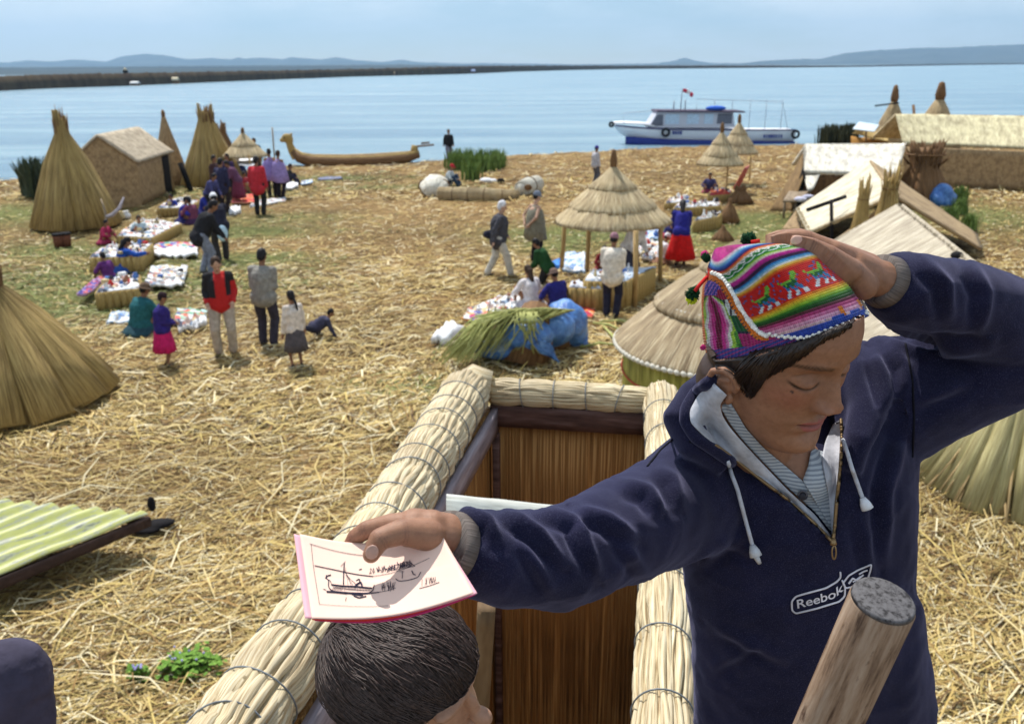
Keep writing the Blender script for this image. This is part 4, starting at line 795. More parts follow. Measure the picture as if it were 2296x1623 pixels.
tb = unite([ellip(Q(2112, 440, .3), (.4, .3, .45)), ellip(Q(2125, 445, .2), (.3, .3, .3)), ellip(Q(2098, 448, .2), (.25, .3, .28))], .04, 2); tb.v += normals(tb) * (.06 * vnoise(tb.v, 11, 9))[:, None]
tag(obj('blue_bundle', tb, M_tarp), 'blue plastic bundle beside the dark reed heap at the right', 'bundle')
# middle tent
t = thing('reed_tent', tuple(gnd(1950, 500)), 'pale A shaped reed tent with brown right slope before the white roofed hut', 'tent')
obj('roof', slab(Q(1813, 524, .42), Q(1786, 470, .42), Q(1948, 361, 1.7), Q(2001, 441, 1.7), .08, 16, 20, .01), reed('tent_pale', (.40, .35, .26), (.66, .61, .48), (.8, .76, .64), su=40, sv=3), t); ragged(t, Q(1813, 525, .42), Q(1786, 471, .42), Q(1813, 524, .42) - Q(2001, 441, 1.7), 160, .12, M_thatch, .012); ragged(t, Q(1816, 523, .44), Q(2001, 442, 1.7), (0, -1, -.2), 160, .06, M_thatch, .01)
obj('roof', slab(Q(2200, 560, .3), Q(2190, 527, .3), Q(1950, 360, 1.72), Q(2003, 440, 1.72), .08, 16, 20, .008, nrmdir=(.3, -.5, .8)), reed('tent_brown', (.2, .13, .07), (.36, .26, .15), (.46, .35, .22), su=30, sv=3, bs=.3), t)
obj('front_mat', slab(Q(1820, 575, 0), Q(2120, 575, 0), Q(2030, 465, 1.4), Q(1990, 455, 1.5), .05, 10, 10), M_mat, t); obj('side_mat', slab(Q(1752, 517, 0), Q(1800, 520, 0), Q(1797, 480, .4), Q(1784, 474, .42), .05, 6, 6), M_mat, t)
obj('door_edge', tube([Q(1786, 474, .38), Q(1797, 505, .2), gnd(1812, 545)], .07, 6), M_black, t)
for x, y, ay, rp, l in [(1918, 600, 412, 26, 'narrow spiky reed sheaf standing before the pale tent, left one'), (1975, 590, 385, 36, 'taller spiky reed sheaf standing before the pale tent, right one')]:
    sheaf_cone('reed_sheaf', x, y, ay, rp, l, 'reed sheaf', M_reedy, 14, .35, .12, dens=1)
D0 = proj(gnd(1866, 570))[2]
t = thing('perch_pole', tuple(gnd(1866, 570)), 'black T shaped pole standing before the pale tent', 'pole'); obj('upright', tube([gnd(1866, 570), P(1864, 448, D0)], .05, 8), M_black, t); obj('crossbar', tube([P(1810, 471, D0 - .1), P(1896, 441, D0 + .1)], .055, 8), M_black, t)
t = thing('plank_table', tuple(gnd(1790, 475)), 'low pale plank table left of the pale tent', 'table'); obj('table_top', slab(Q(1755, 452, .6), Q(1785, 452, .6), Q(1822, 427, .6), Q(1772, 426, .6), .06, 6, 4), M_wood, t)
for x, y in ((1760, 452), (1784, 452), (1815, 430)): p = Q(x, y, .56); obj('leg', tube([np.array([p[0], p[1], 0]), p], .04, 6), M_wood, t)
tag(obj('folded_cloth', unite([ellip(Q(1795, 447, .66), (.22, .12, .09)), ellip(Q(1812, 441, .68), (.2, .1, .07))], .025, 1), C('pale_violet', (.6, .6, .75))), 'pale cloth thrown on the plank table by the tent', 'cloth')
# near grey roof
t = thing('reed_tent', tuple(gnd(2000, 800)), 'big grey thatched tent roof right behind the raised hand', 'tent')
obj('roof', slab(Q(1962, 812, .5), Q(1755, 607, .5), Q(2014, 461, 2.0), Q(2262, 664, 2.0), .1, 30, 24, .01), M_grey, t); ragged(t, Q(1962, 812, .5), Q(1755, 607, .5), Q(1962, 812, .5) - Q(2262, 664, 2.0), 260, .12, M_grey, .010); ragged(t, Q(1757, 606, .55), Q(2014, 461, 2.0), (-.3, 1, .0), 200, .05, M_grey, .010); ragged(t, Q(2014, 462, 2.03), Q(2262, 664, 2.03), (.2, -.1, .9), 200, .05, M_grey, .009)
r0_, r9_ = Q(2014, 461, 2.0), Q(2262, 664, 2.0); obj('roof', slab(r9_ + [1.9, .6, -1.5], r0_ + [1.9, .6, -1.5], r0_ + [.06, 0, 0], r9_ + [.06, 0, 0], .1, 12, 12, nrmdir=(.6, 0, .7)), M_grey, t)
obj('front_mat', slab(Q(1962, 812, .5) * [1, 1, 0], Q(2300, 840, .5) * [1, 1, 0], Q(2262, 690, 1.85), Q(2240, 680, 1.85), .05, 8, 8), M_mat, t)
tag(obj('black_rag', unite([ellip(Q(2146, 573, 2.03), (.1, .1, .07)), ellip(Q(2150, 590, 2.0), (.08, .1, .06))], .02, 1), M_black), 'small black rag on the ridge of the grey roof', 'rag')
# cones at the far right
for x, by, ay, rp, l in [(1992, 334, 190, 44, 'tall slim tepee with a pointed red brown tip at the far right, left one'), (2092, 334, 183, 58, 'tall slim tepee behind the long hut roof, rightmost')]:
    c1 = gnd(x, by); d1 = proj(c1)[2]; hh = HZ(c1, ay); rr = rp / FP * d1
    t = thing('reed_tepee', tuple(c1), l, 'tepee'); obj('thatch_cover', revolve([(rr, 0), (rr * .8, hh * .22), (rr * .55, hh * .45), (rr * .32, hh * .62), (rr * .12, hh * .76)], 40, c1, jag=.02, wob=.03), reed('tepee_%d' % x, (.2, .14, .07), (.38, .29, .17), (.48, .38, .24), su=20), t)
    obj('tip', revolve([(rr * .16, hh * .73), (rr * .2, hh * .8), (rr * .15, hh * .9), (rr * .1, hh * .98), (.02, hh)], 12, c1, jag=.05), M_dark, t)
D0 = proj(gnd(1992, 334))[2]; tag(obj('wooden_stick', tube([P(1962, 238, D0 - 1.2), P(2016, 231, D0 - 1.2)], .05, 6), M_black), 'dark stick lashed across the left far tepee', 'stick')
tag(obj('wooden_stake', tube([gnd(2056, 330), P(2048, 236, proj(gnd(2056, 330))[2])], .09, 6), M_dark), 'dark leaning stake between the two far tepees', 'stake')
t = thing('low_shed', tuple(gnd(1950, 345)), 'low brown shed with an orange edged roof beneath the far tepee', 'shed')
obj('wall', slab(gnd(1908, 338), gnd(1990, 338), PZ(1990, 318, .6), PZ(1908, 306, .75), .06, 6, 4), C('orange_brown', (.32, .16, .04)), t); obj('roof', slab(PZ(1912, 300, .9), PZ(1992, 318, .7), PZ(1990, 300, 1.05), PZ(1922, 290, 1.2), .1, 8, 4, .02), M_reedy, t)
t = thing('solar_panel', tuple(gnd(1942, 335)), 'pale flat panel on a post left of the far tepee', 'panel'); obj('panel', slab(PZ(1912, 290, 1.3), PZ(1960, 296, 1.3), PZ(1971, 281, 1.62), PZ(1926, 274, 1.62), .05, 4, 3), C('panel_grey', (.5, .58, .66)), t, False); obj('post', tube([gnd(1942, 335), PZ(1942, 286, 1.42)], .05, 6), M_wood, t)
# nearest stack right of the boy
sheaf_cone('reed_stack', 2275, 1085, 740, 195, 'green tinged reed stack right of the boy below his raised arm', 'reed stack', reed('stack_olive', (.16, .13, .05), (.40, .36, .18), (.60, .56, .34), su=120, sv=2), 34, .12)
# corrugated sheet
K = PZ(333, 1152, .45); E1 = PZ(-190, 1362, .40) - K; E2 = PZ(-150, 1108, .45) - K
n1_, n2_ = 24, 150; T_ = []; 
for s_ in (0, 1):
    for j in range(n2_ + 1):
        for i in range(n1_ + 1):
            p = K + E1 * (i / n1_) + E2 * (j / n2_); p = p + [0, 0, .036 * math.sin(j / n2_ * np.linalg.norm(E2) / .27 * 6.283) - s_ * .006 + .01 * math.sin(i * .7)]; T_.append(p)
F = []; UV = []; W_ = n1_ + 1; NN = W_ * (n2_ + 1)
for j in range(n2_):
    for i in range(n1_):
        f = (j * W_ + i, j * W_ + i + 1, (j + 1) * W_ + i + 1, (j + 1) * W_ + i); uv = [(i * .15, j * .03), (i * .15 + .15, j * .03), (i * .15 + .15, j * .03 + .03), (i * .15, j * .03 + .03)]; F.append(f[::-1]); UV.append(uv[::-1]); F.append(tuple(NN + k for k in f)); UV.append(uv)
for i in range(n1_): F.append((i, i + 1, NN + i + 1, NN + i)); UV.append([(0, 0)] * 4)
for j in range(n2_): F.append((j * W_, NN + j * W_, NN + (j + 1) * W_, (j + 1) * W_)); UV.append([(0, 0)] * 4)
m, tt_, b, N, L = nt('painted_sheet'); tc = N.new('ShaderNodeTexCoord'); n1 = noise(N, L, tc.outputs['UV'], 1, 6, .7, (2.2, 14, 1)); r1 = ramp(N, [(.36, (.16, .17, .14)), (.44, (.40, .42, .32)), (.50, (.42, .44, .13)), (.7, (.52, .54, .22))]); L.new(n1.outputs['Fac'], r1.inputs['Fac']); L.new(r1.outputs['Color'], b.inputs['Base Color']); b.inputs['Roughness'].default_value = .5
t = thing('corrugated_sheet', tuple(K * [1, 1, 0]), 'yellow green corrugated metal sheet lying at the left edge', 'metal sheet'); obj('sheet', Geo(T_, F, UV), m, t)
obj('timber_edge', slab(K + [0, 0, -.13], K + E1 + [0, 0, -.16], K + E1 + [0, 0, -.04], K + [0, 0, -.03], .06, 12, 3), C('dark_timber', (.05, .03, .025)), t)
obj('timber_edge', slab(K + E2 + [0, 0, -.12], K + [0, 0, -.12], K + [0, 0, -.05], K + E2 + [0, 0, -.05], .06, 12, 3), C('dark_timber', (.05, .03, .025)), t)
tag(obj('sheet_shadow', unite([ellip(gnd(350, 1190) + [0, 0, .08], (.22, .1, .05), np.array(Matrix.Rotation(.4, 3, 'Z'))), ellip(gnd(345, 1165) + [0, 0, .2], (.05, .04, .1)), ellip(gnd(330, 1195) + [0, 0, .06], (.18, .12, .04))], .02, 1), M_black), 'black lumps added as the shadow beside the tip of the metal sheet', 'shadow')  # black lumps added in place of the shadow by the sheet
# ================================================================ far settlement
def far_hut(x, y, wpx, hpx, rc, label, kind='reed_hut'):
    c1 = PZ(x, y, WZ); d1 = proj(c1)[2]; s_ = d1 / FP; w_ = wpx * 1.3 * s_; hh = hpx * 1.25 * s_; c1 = c1 - nrm([c1[0], c1[1], 0]) * 5
    t = thing(kind, tuple(c1), label, 'hut', 'huts on the far reed bank')
    M = np.eye(3); obj('wall', box(c1 + [0, 0, hh * .3], (w_, w_ * .6, hh * .6)), M_dark, t, False)
    a0 = c1 + [-w_ * .55, -w_ * .36, hh * .52]; a1 = c1 + [w_ * .55, -w_ * .36, hh * .52]; b1_ = c1 + [w_ * .5, 0, hh]; b0_ = c1 + [-w_ * .5, 0, hh]
    obj('roof', slab(a0, a1, b1_, b0_, .1, 3, 2) + slab(a1 + [0, w_ * .72, 0], a0 + [0, w_ * .72, 0], b0_, b1_, .1, 3, 2), C('far_roof_' + rc[0], rc[1]), t)
pale = ('pale', (.62, .56, .42)); whi = ('white', (.7, .72, .74)); tan = ('tan', (.4, .3, .2)); blu = ('blue', (.30, .38, .60))
for k, (x, y, w_, hh, rc) in enumerate([(125, 196, 12, 9, tan), (142, 196, 9, 8, whi), (192, 194, 12, 12, tan), (208, 193, 14, 13, pale), (222, 193, 12, 11, pale), (243, 192.5, 12, 14, tan), (256, 192, 12, 12, tan), (303, 192, 14, 7, whi), (393, 188, 12, 11, pale), (404, 187, 9, 10, whi),
        (741, 173.5, 8, 4, pale), (817, 171, 7, 9, pale), (830, 170.5, 7, 9, pale), (862, 170, 14, 9, tan), (880, 170, 9, 7, tan), (917, 168.5, 9, 9, pale), (935, 168.5, 20, 8, blu), (975, 167.5, 12, 9, pale), (1004, 167, 8, 5, tan), (1042, 165.5, 20, 7, blu), (1058, 165.5, 12, 7, blu)]):
    far_hut(x, y, w_, hh, rc, rc[0] + ' roofed hut among the ' + ('left' if x < 450 else 'middle') + ' group on the far reed bank')
c1 = PZ(285, 190, WZ); s_ = proj(c1)[2] / FP; t = thing('lookout_tower', tuple(c1), 'thin lookout tower with a pale tip rising over the left far bank', 'tower')
obj('frame', addall([tube([c1 + [o * s_ * 9, p * s_ * 4, 0], c1 + [o * s_ * 3, p * s_ * 2, 24 * s_]], .18, 5) for o in (-1, 1) for p in (-1, 1)]), C('tower_brown', (.2, .1, .06)), t); obj('cabin', box(c1 + [0, 0, 27 * s_], (9 * s_, 6 * s_, 6 * s_)), M_black, t, False); obj('roof', revolve([(6 * s_, 30 * s_), (.1, 36 * s_)], 8, c1), C('far_roof_pale', (.62, .56, .42)), t)
# ================================================================ people
SKIN = (.30, .15, .085)
M_skin = vcol('skin_far', .55, 20); M_skinp = C('skin_pale', (.48, .30, .22), rough=.6); M_skind = C('skin_brown', (.26, .13, .075), rough=.6)
M_hair = C('black_hair', (.012, .010, .012), rough=.5); M_hairg = C('white_hair', (.62, .62, .66), rough=.7); M_hairb = C('brown_hair', (.045, .025, .016), rough=.6)
def ik(a, b, l1, l2, hint):
    a, b, hint = map(lambda q: np.asarray(q, float), (a, b, hint)); d = b - a; L_ = np.linalg.norm(d)
    if L_ > (l1 + l2) * .995: b = a + d / L_ * (l1 + l2) * .995; d = b - a; L_ = np.linalg.norm(d)
    u = d / L_; x = (l1 * l1 - l2 * l2 + L_ * L_) / (2 * L_); h = math.sqrt(max(l1 * l1 - x * x, 1e-6)); n = hint - u * (hint @ u); n = nrm(n)
    return a + u * x + n * h, b
POSE = {
 'stand': dict(pz=.90, lean=2, hands=((.25, .06, .82), (-.25, .06, .82)), feet=((.10, 0), (-.10, .03))),
 'pockets': dict(pz=.90, lean=2, hands=((.20, .14, .95), (-.20, .14, .95)), feet=((.12, .02), (-.12, 0))),
 'behind': dict(pz=.90, lean=6, hands=((.12, -.18, .98), (-.12, -.18, .98)), feet=((.10, .0), (-.10, .06))),
 'front': dict(pz=.90, lean=5, hands=((.10, .26, 1.02), (-.10, .26, 1.02)), feet=((.10, 0), (-.10, .03))),
 'walk': dict(pz=.88, lean=6, hands=((.26, -.12, .85), (-.24, .22, .88)), feet=((.08, .27), (-.08, -.25))),
 'bend': dict(pz=.84, lean=48, hands=((.15, .62, .62), (-.15, .55, .68)), feet=((.12, .05), (-.12, -.12))),
 'stoop': dict(pz=.88, lean=28, hands=((.15, .42, .80), (-.15, .38, .84)), feet=((.10, .05), (-.10, -.08))),
 'sit': dict(pz=.14, lean=12, hands=((.18, .40, .34), (-.18, .38, .30)), feet=((.16, .50), (-.16, .46)), sit=1),
 'reach': dict(pz=.14, lean=18, hands=((.25, .62, .50), (-.12, .60, .42)), feet=((.2, .45), (-.2, .42)), sit=1),
 'recline': dict(pz=.14, lean=-14, hands=((.30, -.20, .05), (-.28, .20, .30)), feet=((.14, .75), (-.12, .62)), sit=1),
 'crawl': dict(pz=.34, lean=58, hands=((.16, .62, .03), (-.16, .58, .03)), feet=((.12, -.42), (-.30, .12)), sit=1),
}
def person(x, y, h, yaw, pose, label, top=(.1, .1, .12), bottom=('trousers', (.1, .1, .1)), hat=None, hair='short', hairm=None, shoes=(.02, .02, .02), fine=False, skin=None, poncho=None, topcol=None, bag=None, headdown=10, group=None, z=0.0, braid=False, coat=0, wide=1.0, toplab='jacket', headturn=0):
    h *= 1.08; wide *= 1.14; g0 = PZ(x, y, z); s = h / 1.7; P_ = POSE[pose]; yr = R(yaw); fw = np.array([math.sin(yr), math.cos(yr), 0]); rt = np.array([math.cos(yr), -math.sin(yr), 0]); up = np.array([0, 0, 1.0])
    M = np.stack([rt, fw, up], 1)
    def T(p): return g0 + (M @ np.asarray(p, float)) * s
    la = R(P_['lean']); dirv = np.array([0, math.sin(la), math.cos(la)]); pel = np.array([0, 0, P_['pz']])
    if pose == 'bend': pel[1] = -.14
    if pose == 'stoop': pel[1] = -.06
    ch = pel + dirv * .34; nk = pel + dirv * .53; ln2 = R(P_['lean'] * .8 + headdown); hdv = np.array([0, math.sin(ln2), math.cos(ln2)]); hd = nk + hdv * .155
    fwd2 = np.array([0, math.cos(la), -math.sin(la)])
    ct = math.cos(R(headturn)); st_ = math.sin(R(headturn))
    HM = np.stack([np.array([1, 0, 0]), np.array([0, math.cos(ln2), -math.sin(ln2)]), hdv], 1) @ np.array([[ct, st_, 0], [-st_, ct, 0], [0, 0, 1]])
    def Hd(p): return T(hd + HM @ np.asarray(p, float))
    MH = M @ HM
    t = thing('person', tuple(g0), label, 'person', group)
    sh = [ch + dirv * .13 + np.array([sx * .150 * wide, 0, -.01]) for sx in (1, -1)]; hp = [pel + np.array([sx * .09 * wide, 0, 0]) for sx in (1, -1)]
    arms = []; legs = []
    for k in (0, 1):
        sx = (1, -1)[k]; el, ha = ik(sh[k], P_['hands'][k], .28, .25, (sx * .25, -.6, -.9) if not P_.get('sit') else (sx * .8, -.3, -.5)); arms.append((sh[k], el, ha))
        f = P_['feet'][k]; kn, an = ik(hp[k], (f[0], f[1], .08), .43, .42, (sx * .15, 1, 0.3) if not P_.get('sit') else (sx * .5, .3, 1.2)); legs.append((hp[k], kn, an))
    cp = lambda a, b, r1, r2, n=10: capsule(T(a), T(b), r1 * s, r2 * s, n)
    # body: one continuous surface
    body = [ellip(Hd((0, 0, .03)), np.array([.074, .092, .115]) * s, MH), ellip(Hd((0, .022, -.045)), np.array([.055, .066, .062]) * s, MH), ellip(Hd((0, .102, -.01)), np.array([.013, .02, .022]) * s, MH, 8, 6), ellip(Hd((.076, -.005, .0)), np.array([.012, .02, .03]) * s, MH, 8, 6), ellip(Hd((-.076, -.005, .0)), np.array([.012, .02, .03]) * s, MH, 8, 6),
            cp(nk - dirv * .04, hd - hdv * .03, .052, .05), cp(pel, ch, .11 * wide, .125 * wide), cp(ch, nk - dirv * .05, .115, .06), cp(sh[0], sh[1], .05, .05)]
    for k in (0, 1):
        a, e, w_ = arms[k]; body += [cp(a, e, .043, .034), cp(e, w_, .034, .024)]
        d = nrm(w_ - e); sd_ = nrm(np.cross(d, (0, 1, .3))); n_ = np.cross(d, sd_); body.append(cp(w_, w_ + d * .06, .026, .03)); 
        for q in range(4):
            o_ = sd_ * (.024 - .016 * q); L_ = (.07, .08, .075, .06)[q]; body.append(cp(w_ + d * .06 + o_, w_ + d * (.06 + L_) + o_ * 1.25 + n_ * .02, .0095, .0075, 6))
        body.append(cp(w_ + d * .02 + sd_ * .02, w_ + d * .07 + sd_ * .055, .011, .009, 6))
        a, kq, an = legs[k]; body += [cp(a, kq, .072, .05), cp(kq, an, .046, .032), cp(an + np.array([0, -.02, -.03]), an + np.array([0, .10, -.04]), .034, .028)]
    bg_ = unite(body, (.0085 if fine else .014) * max(s, .75), 2); bm = skin or M_skind
    obj('body', bg_, bm, t)
    for sx in (1, -1): obj('eye', ellip(Hd((sx * .03, .086, .018)), np.array([.013, .008, .006]) * s, MH, 8, 6), M_black, t)
    obj('mouth', ellip(Hd((0, .087, -.05)), np.array([.022, .008, .006]) * s, MH, 8, 6), C('lip', (.18, .05, .04)), t)
    # clothes
    vx = (.014 if fine else .02) * max(s, .7)
    def garment(gs, nm, mat_, wr=.008, colf=None, lab=None):
        g = unite(gs, vx, 3); g.v = g.v + normals(g) * (wr * s * vnoise(g.v, 34 / s, 3) + wr * .6 * s * vnoise(g.v * [1, 1, .4], 80 / s, 4))[:, None]
        if colf is not None: loc = ((g.v - g0) / s) @ M; g.c = np.array([colf(p) for p in loc]); mat_ = vcol('two_colour_cloth', .85, 25)
        return obj(nm, g, mat_, t, label=lab)
    if poncho:
        rings = []; zk = .62
        for i, (f, rr) in enumerate([(0, .07), (.08, .12), (.16, .22), (.35, .27), (.65, .31), (1, .36)]):
            c_ = nk - dirv * .02 - np.array([0, 0, 1]) * (nk[2] - zk) * f; a = np.arange(28) * 6.283 / 28
            rings.append(np.array([T(c_ + np.array([math.cos(q) * rr * (1.05 + .06 * f * math.sin(5 * q)), math.sin(q) * rr * .72 * (1 + .08 * f * math.sin(4 * q + 1)), .03 * f * math.sin(2 * q)])) for q in a]))
        obj('poncho', loft(rings), C('poncho_%d' % int(poncho[0] * 1000), poncho), t)
    elif top:
        base_ = pel - dirv * (.06 + coat) if not P_.get('sit') else pel - dirv * .02
        gs = [cp(base_ + np.array([.05, 0, .05]), base_ + np.array([-.05, 0, .05]), .150 * wide, .150 * wide, 16), cp(base_ + dirv * .08, ch, .158 * wide, .165 * wide, 14), cp(ch, nk - dirv * .05, .150, .07, 14), cp(sh[0], sh[1], .078, .078)]
        if coat: gs.append(cp(base_, base_ + dirv * coat, .17, .15, 14))
        for k in (0, 1): a, e, w_ = arms[k]; gs += [cp(a, e, .078, .068), cp(e, e + (w_ - e) * .93, .070, .052)]
        gs = [Geo(q.v, q.f) for q in gs]
        garment(gs, toplab, C('cloth_%02d%02d%02d' % tuple(int(c * 99) for c in top), top), .009, topcol)
        obj('collar', tube([T(nk - dirv * .045 + HM @ np.array([math.cos(a) * .068, math.sin(a) * .068, 0])) for a in np.linspace(0, 6.283, 17)], .022 * s, 6, caps=False), C('cloth_%02d%02d%02d' % tuple(int(c * 99) for c in top), top), t)
    if bottom and bottom[0] == 'trousers':
        gs = [cp(hp[0], hp[1], .112, .112), cp(pel, pel + dirv * .06, .14 * wide, .14 * wide)]
        for k in (0, 1): a, kq, an = legs[k]; gs += [cp(a, kq, .110, .086), cp(kq, an - (an - kq) * .04, .084, .076)]
        garment(gs, 'trousers', C('trousers_%02d%02d%02d' % tuple(int(c * 99) for c in bottom[1]), bottom[1]), .007)
    elif bottom and bottom[0] == 'skirt':
        zk = bottom[2] if len(bottom) > 2 else .38; rings = []; n_ = 44; rr_ = bottom[3] if len(bottom) > 3 else .27
        for i, f in enumerate([0, .15, .4, .7, 1, 1.001]):
            zc = pel[2] + .10 - (pel[2] + .10 - zk) * min(f, 1); r_ = .145 + (rr_ - .145) * (f ** .7); a = np.arange(n_) * 6.283 / n_; r_ = r_ if f <= 1 else r_ * .9
            rings.append(np.array([T((math.cos(q) * r_ * (1 + .07 * f * math.sin(11 * q)), pel[1] + math.sin(q) * r_ * .9 * (1 + .07 * f * math.sin(11 * q + 1)), zc)) for q in a]))
        obj('skirt', loft(rings[::-1]), C('skirt_%02d%02d%02d' % tuple(int(c * 99) for c in bottom[1]), bottom[1]), t)
    for k in (0, 1):
        an = legs[k][2]; o_ = obj('shoe', unite([cp(an + np.array([0, -.04, -.045]), an + np.array([0, .13, -.05]), .042, .036), cp(an, an + np.array([0, -.02, -.03]), .042, .042)], .012, 1), C('shoe_%02d' % int(shoes[0] * 99), shoes), t)
    # hair and hats
    hm = hairm or M_hair
    if hair and hat is None or hair == 'long':
        gs = [ellip(Hd((0, -.016, .05)), np.array([.084, .098, .105]) * s, MH), ellip(Hd((0, -.045, .0)), np.array([.078, .07, .08]) * s, MH)]
        if hair == 'long': gs.append(cp(hd + HM @ np.array([0, -.08, 0]), hd + HM @ np.array([0, -.12, -.22]), .07, .05))
        obj('hair', unite(gs, .012, 1), hm, t)
    if braid:
        a = hd + HM @ np.array([.01, -.09, -.02]); pth = [T(a), T(a + np.array([.02, -.07, -.14])), T(a + np.array([.03, -.08, -.32])), T(a + np.array([.035, -.07, -.46]))]; obj('braid', tube(pth, [.03 * s, .028 * s, .022 * s, .01 * s], 8), M_hair, t)
    if hat:
        kind, hc = hat; hmat = C('hat_%02d%02d%02d' % tuple(int(c * 99) for c in hc), hc)
        hg = loft([np.array([Hd((math.cos(q) * r_ * .84, math.sin(q) * r_ - .005, z_)) for q in np.arange(20) * 6.283 / 20]) for r_, z_ in [(.100, .035), (.106, .045), (.104, .08), (.09, .12), (.06, .148), (.012, .158)]])
        ho = obj('hat', hg, hmat, t)
        if kind == 'cap': obj('peak', loft([np.array([Hd((-.07, .07, .05)), Hd((-.05, .15, .035)), Hd((0, .175, .03)), Hd((.05, .15, .035)), Hd((.07, .07, .05))]), np.array([Hd((-.07, .07, .062)), Hd((-.05, .15, .045)), Hd((0, .175, .04)), Hd((.05, .15, .045)), Hd((.07, .07, .062))])]), hmat, ho)
        if kind == 'brim': obj('brim', loft([np.array([Hd((math.cos(q) * r_, math.sin(q) * r_, z_)) for q in np.arange(24) * 6.283 / 24]) for r_, z_ in [(.09, .045), (.165, .03), (.17, .038), (.09, .06)]]), hmat, ho)
        if hair and hair != 'long': obj('hair', unite([ellip(Hd((0, -.03, .015)), np.array([.08, .075, .075]) * s, MH)], .014, 1), hm, t)
    if bag: tag(obj('bag', unite([ellip(T(bag[0]), np.array(bag[1]) * s, M)], .015, 2), C('bag_%02d%02d%02d' % tuple(int(c * 99) for c in bag[2]), bag[2])), bag[3], 'bag')
    return t
NAVY = (.02, .025, .07); DK = (.018, .018, .022)
def redblack(p):
    if abs(p[0]) > .185 or (p[0] > .06 and p[2] > .95): return (.02, .018, .022) if p[2] > 1.02 and p[0] > 0 or p[2] > 1.28 else (.45, .02, .02)
    if p[0] < -.11 and p[2] > 1.05: return (.02, .018, .022)
    return (.45, .02, .02)
# --- foreground of the square
person(508, 795, 1.68, 165, 'pockets', 'person in a red and black jacket and beige trousers looking down', (.45, .02, .02), ('trousers', (.40, .34, .28)), topcol=redblack, hairm=M_hairb, fine=True, headdown=30, skin=M_skinp, headturn=-10)
person(602, 776, 1.66, 8, 'front', 'person in a hooded grey jacket seen from behind', (.24, .23, .21), ('trousers', (.04, .035, .05)), fine=True, wide=1.08)
person(668, 826, 1.25, 318, 'stand', 'girl in a cream cardigan and grey skirt with a long black braid', (.62, .55, .50), ('skirt', (.09, .08, .09), .42, .26), braid=True, fine=True, toplab='cardigan', wide=.9)
person(706, 760, 1.0, 75, 'crawl', 'child in dark clothes crouching on the straw beside the braided girl', (.05, .05, .09), ('trousers', (.03, .03, .05)), fine=True, headdown=-20)
person(375, 822, 1.20, 60, 'front', 'girl in a navy jumper, magenta skirt and dark cap', (.03, .02, .16), ('skirt', (.50, .015, .12), .38, .28), hat=('cap', (.03, .015, .02)), fine=True, toplab='jumper')
person(320, 748, 1.62, 35, 'sit', 'seated woman in a teal shawl and brown hat on the grass', (.02, .11, .13), ('skirt', (.02, .06, .08), .03, .42), hat=('brim', (.14, .09, .06)), fine=True, wide=1.25, toplab='shawl')
person(274, 611, 1.5, 60, 'reach', 'seated woman in bright blue reaching over the left stall', (.02, .08, .38), ('skirt', (.03, .08, .3), .03, .4), hair='long', fine=True, toplab='shirt')
person(246, 632, 1.2, 300, 'sit', 'small seated figure in purple between two left stalls', (.12, .03, .16), ('skirt', (.03, .03, .15), .03, .35), toplab='shirt')
person(466, 615, 1.78, 62, 'stoop', 'man in a dark jacket and grey jeans bending over the wares', DK, ('trousers', (.20, .22, .28)), fine=True, hairm=M_hair, coat=.05, wide=1.08)
person(500, 585, 1.72, 330, 'stoop', 'person in a white cap and dark jacket leaning in next to the bending man', (.02, .02, .035), ('trousers', (.04, .035, .035)), hat=('cap', (.75, .76, .8)), fine=True, wide=1.1,
       bag=((.0, -.28, .72), (.13, .08, .2), (.45, .62, .75), 'pale blue plastic bag held behind the person in a white cap'))
person(584, 482, 1.84, 5, 'stand', 'person in a bright red coat and black trousers seen from behind', (.48, .03, .045), ('trousers', (.02, .02, .022)), fine=True, coat=.1, wide=1.05)
person(612, 442, 1.72, 340, 'stand', 'person in a lilac poncho, left one of the pair', poncho=(.26, .20, .46), bottom=('trousers', (.02, .015, .02)), group='pair in lilac ponchos')
person(630, 444, 1.68, 20, 'stand', 'person in a lilac poncho, right one of the pair', poncho=(.27, .21, .45), bottom=('trousers', (.02, .015, .02)), group='pair in lilac ponchos', hairm=M_hairb)
person(646, 414, 1.5, 90, 'sit', 'seated person in black at the shore beside the lilac ponchos', DK, ('trousers', (.02, .02, .04)))
person(540, 405, 1.55, 170, 'stand', 'vendor in pale top standing under the small thatched sunshade', (.45, .42, .45), ('skirt', (.04, .05, .15), .25, .3), toplab='shirt')
person(578, 402, 1.7, 180, 'stand', 'dark figure standing in the shade of the small thatched sunshade', DK, ('trousers', DK))
person(545, 432, 1.45, 120, 'sit', 'seated vendor in red beside the little white table', (.32, .03, .04), ('skirt', (.3, .03, .05), .03, .4), toplab='shirt')
person(504, 478, 1.75, 20, 'stand', 'person in a long navy coat standing near the red blanket', (.03, .03, .07), ('trousers', (.03, .02, .02)), coat=.12)
person(487, 452, 1.6, 100, 'stand', 'dark haired person behind the navy coated one', (.06, .03, .03), ('trousers', DK))
person(520, 448, 1.62, 200, 'stand', 'person in dark purple standing before the golden reed cone', (.05, .03, .09), ('trousers', DK))
person(534, 455, 1.55, 260, 'stoop', 'person in plum clothes stooping by the red blanket', (.12, .05, .1), ('skirt', (.15, .03, .06), .2, .3))
person(458, 480, 1.45, 90, 'sit', 'seated vendor in royal blue with black hat behind the crowd', (.02, .03, .25), ('skirt', (.02, .02, .12), .03, .4), hat=('brim', DK), toplab='shirt')
person(478, 490, 1.5, 120, 'stoop', 'person in faded indigo crouching left of the navy coated one', (.06, .06, .16), ('trousers', DK))
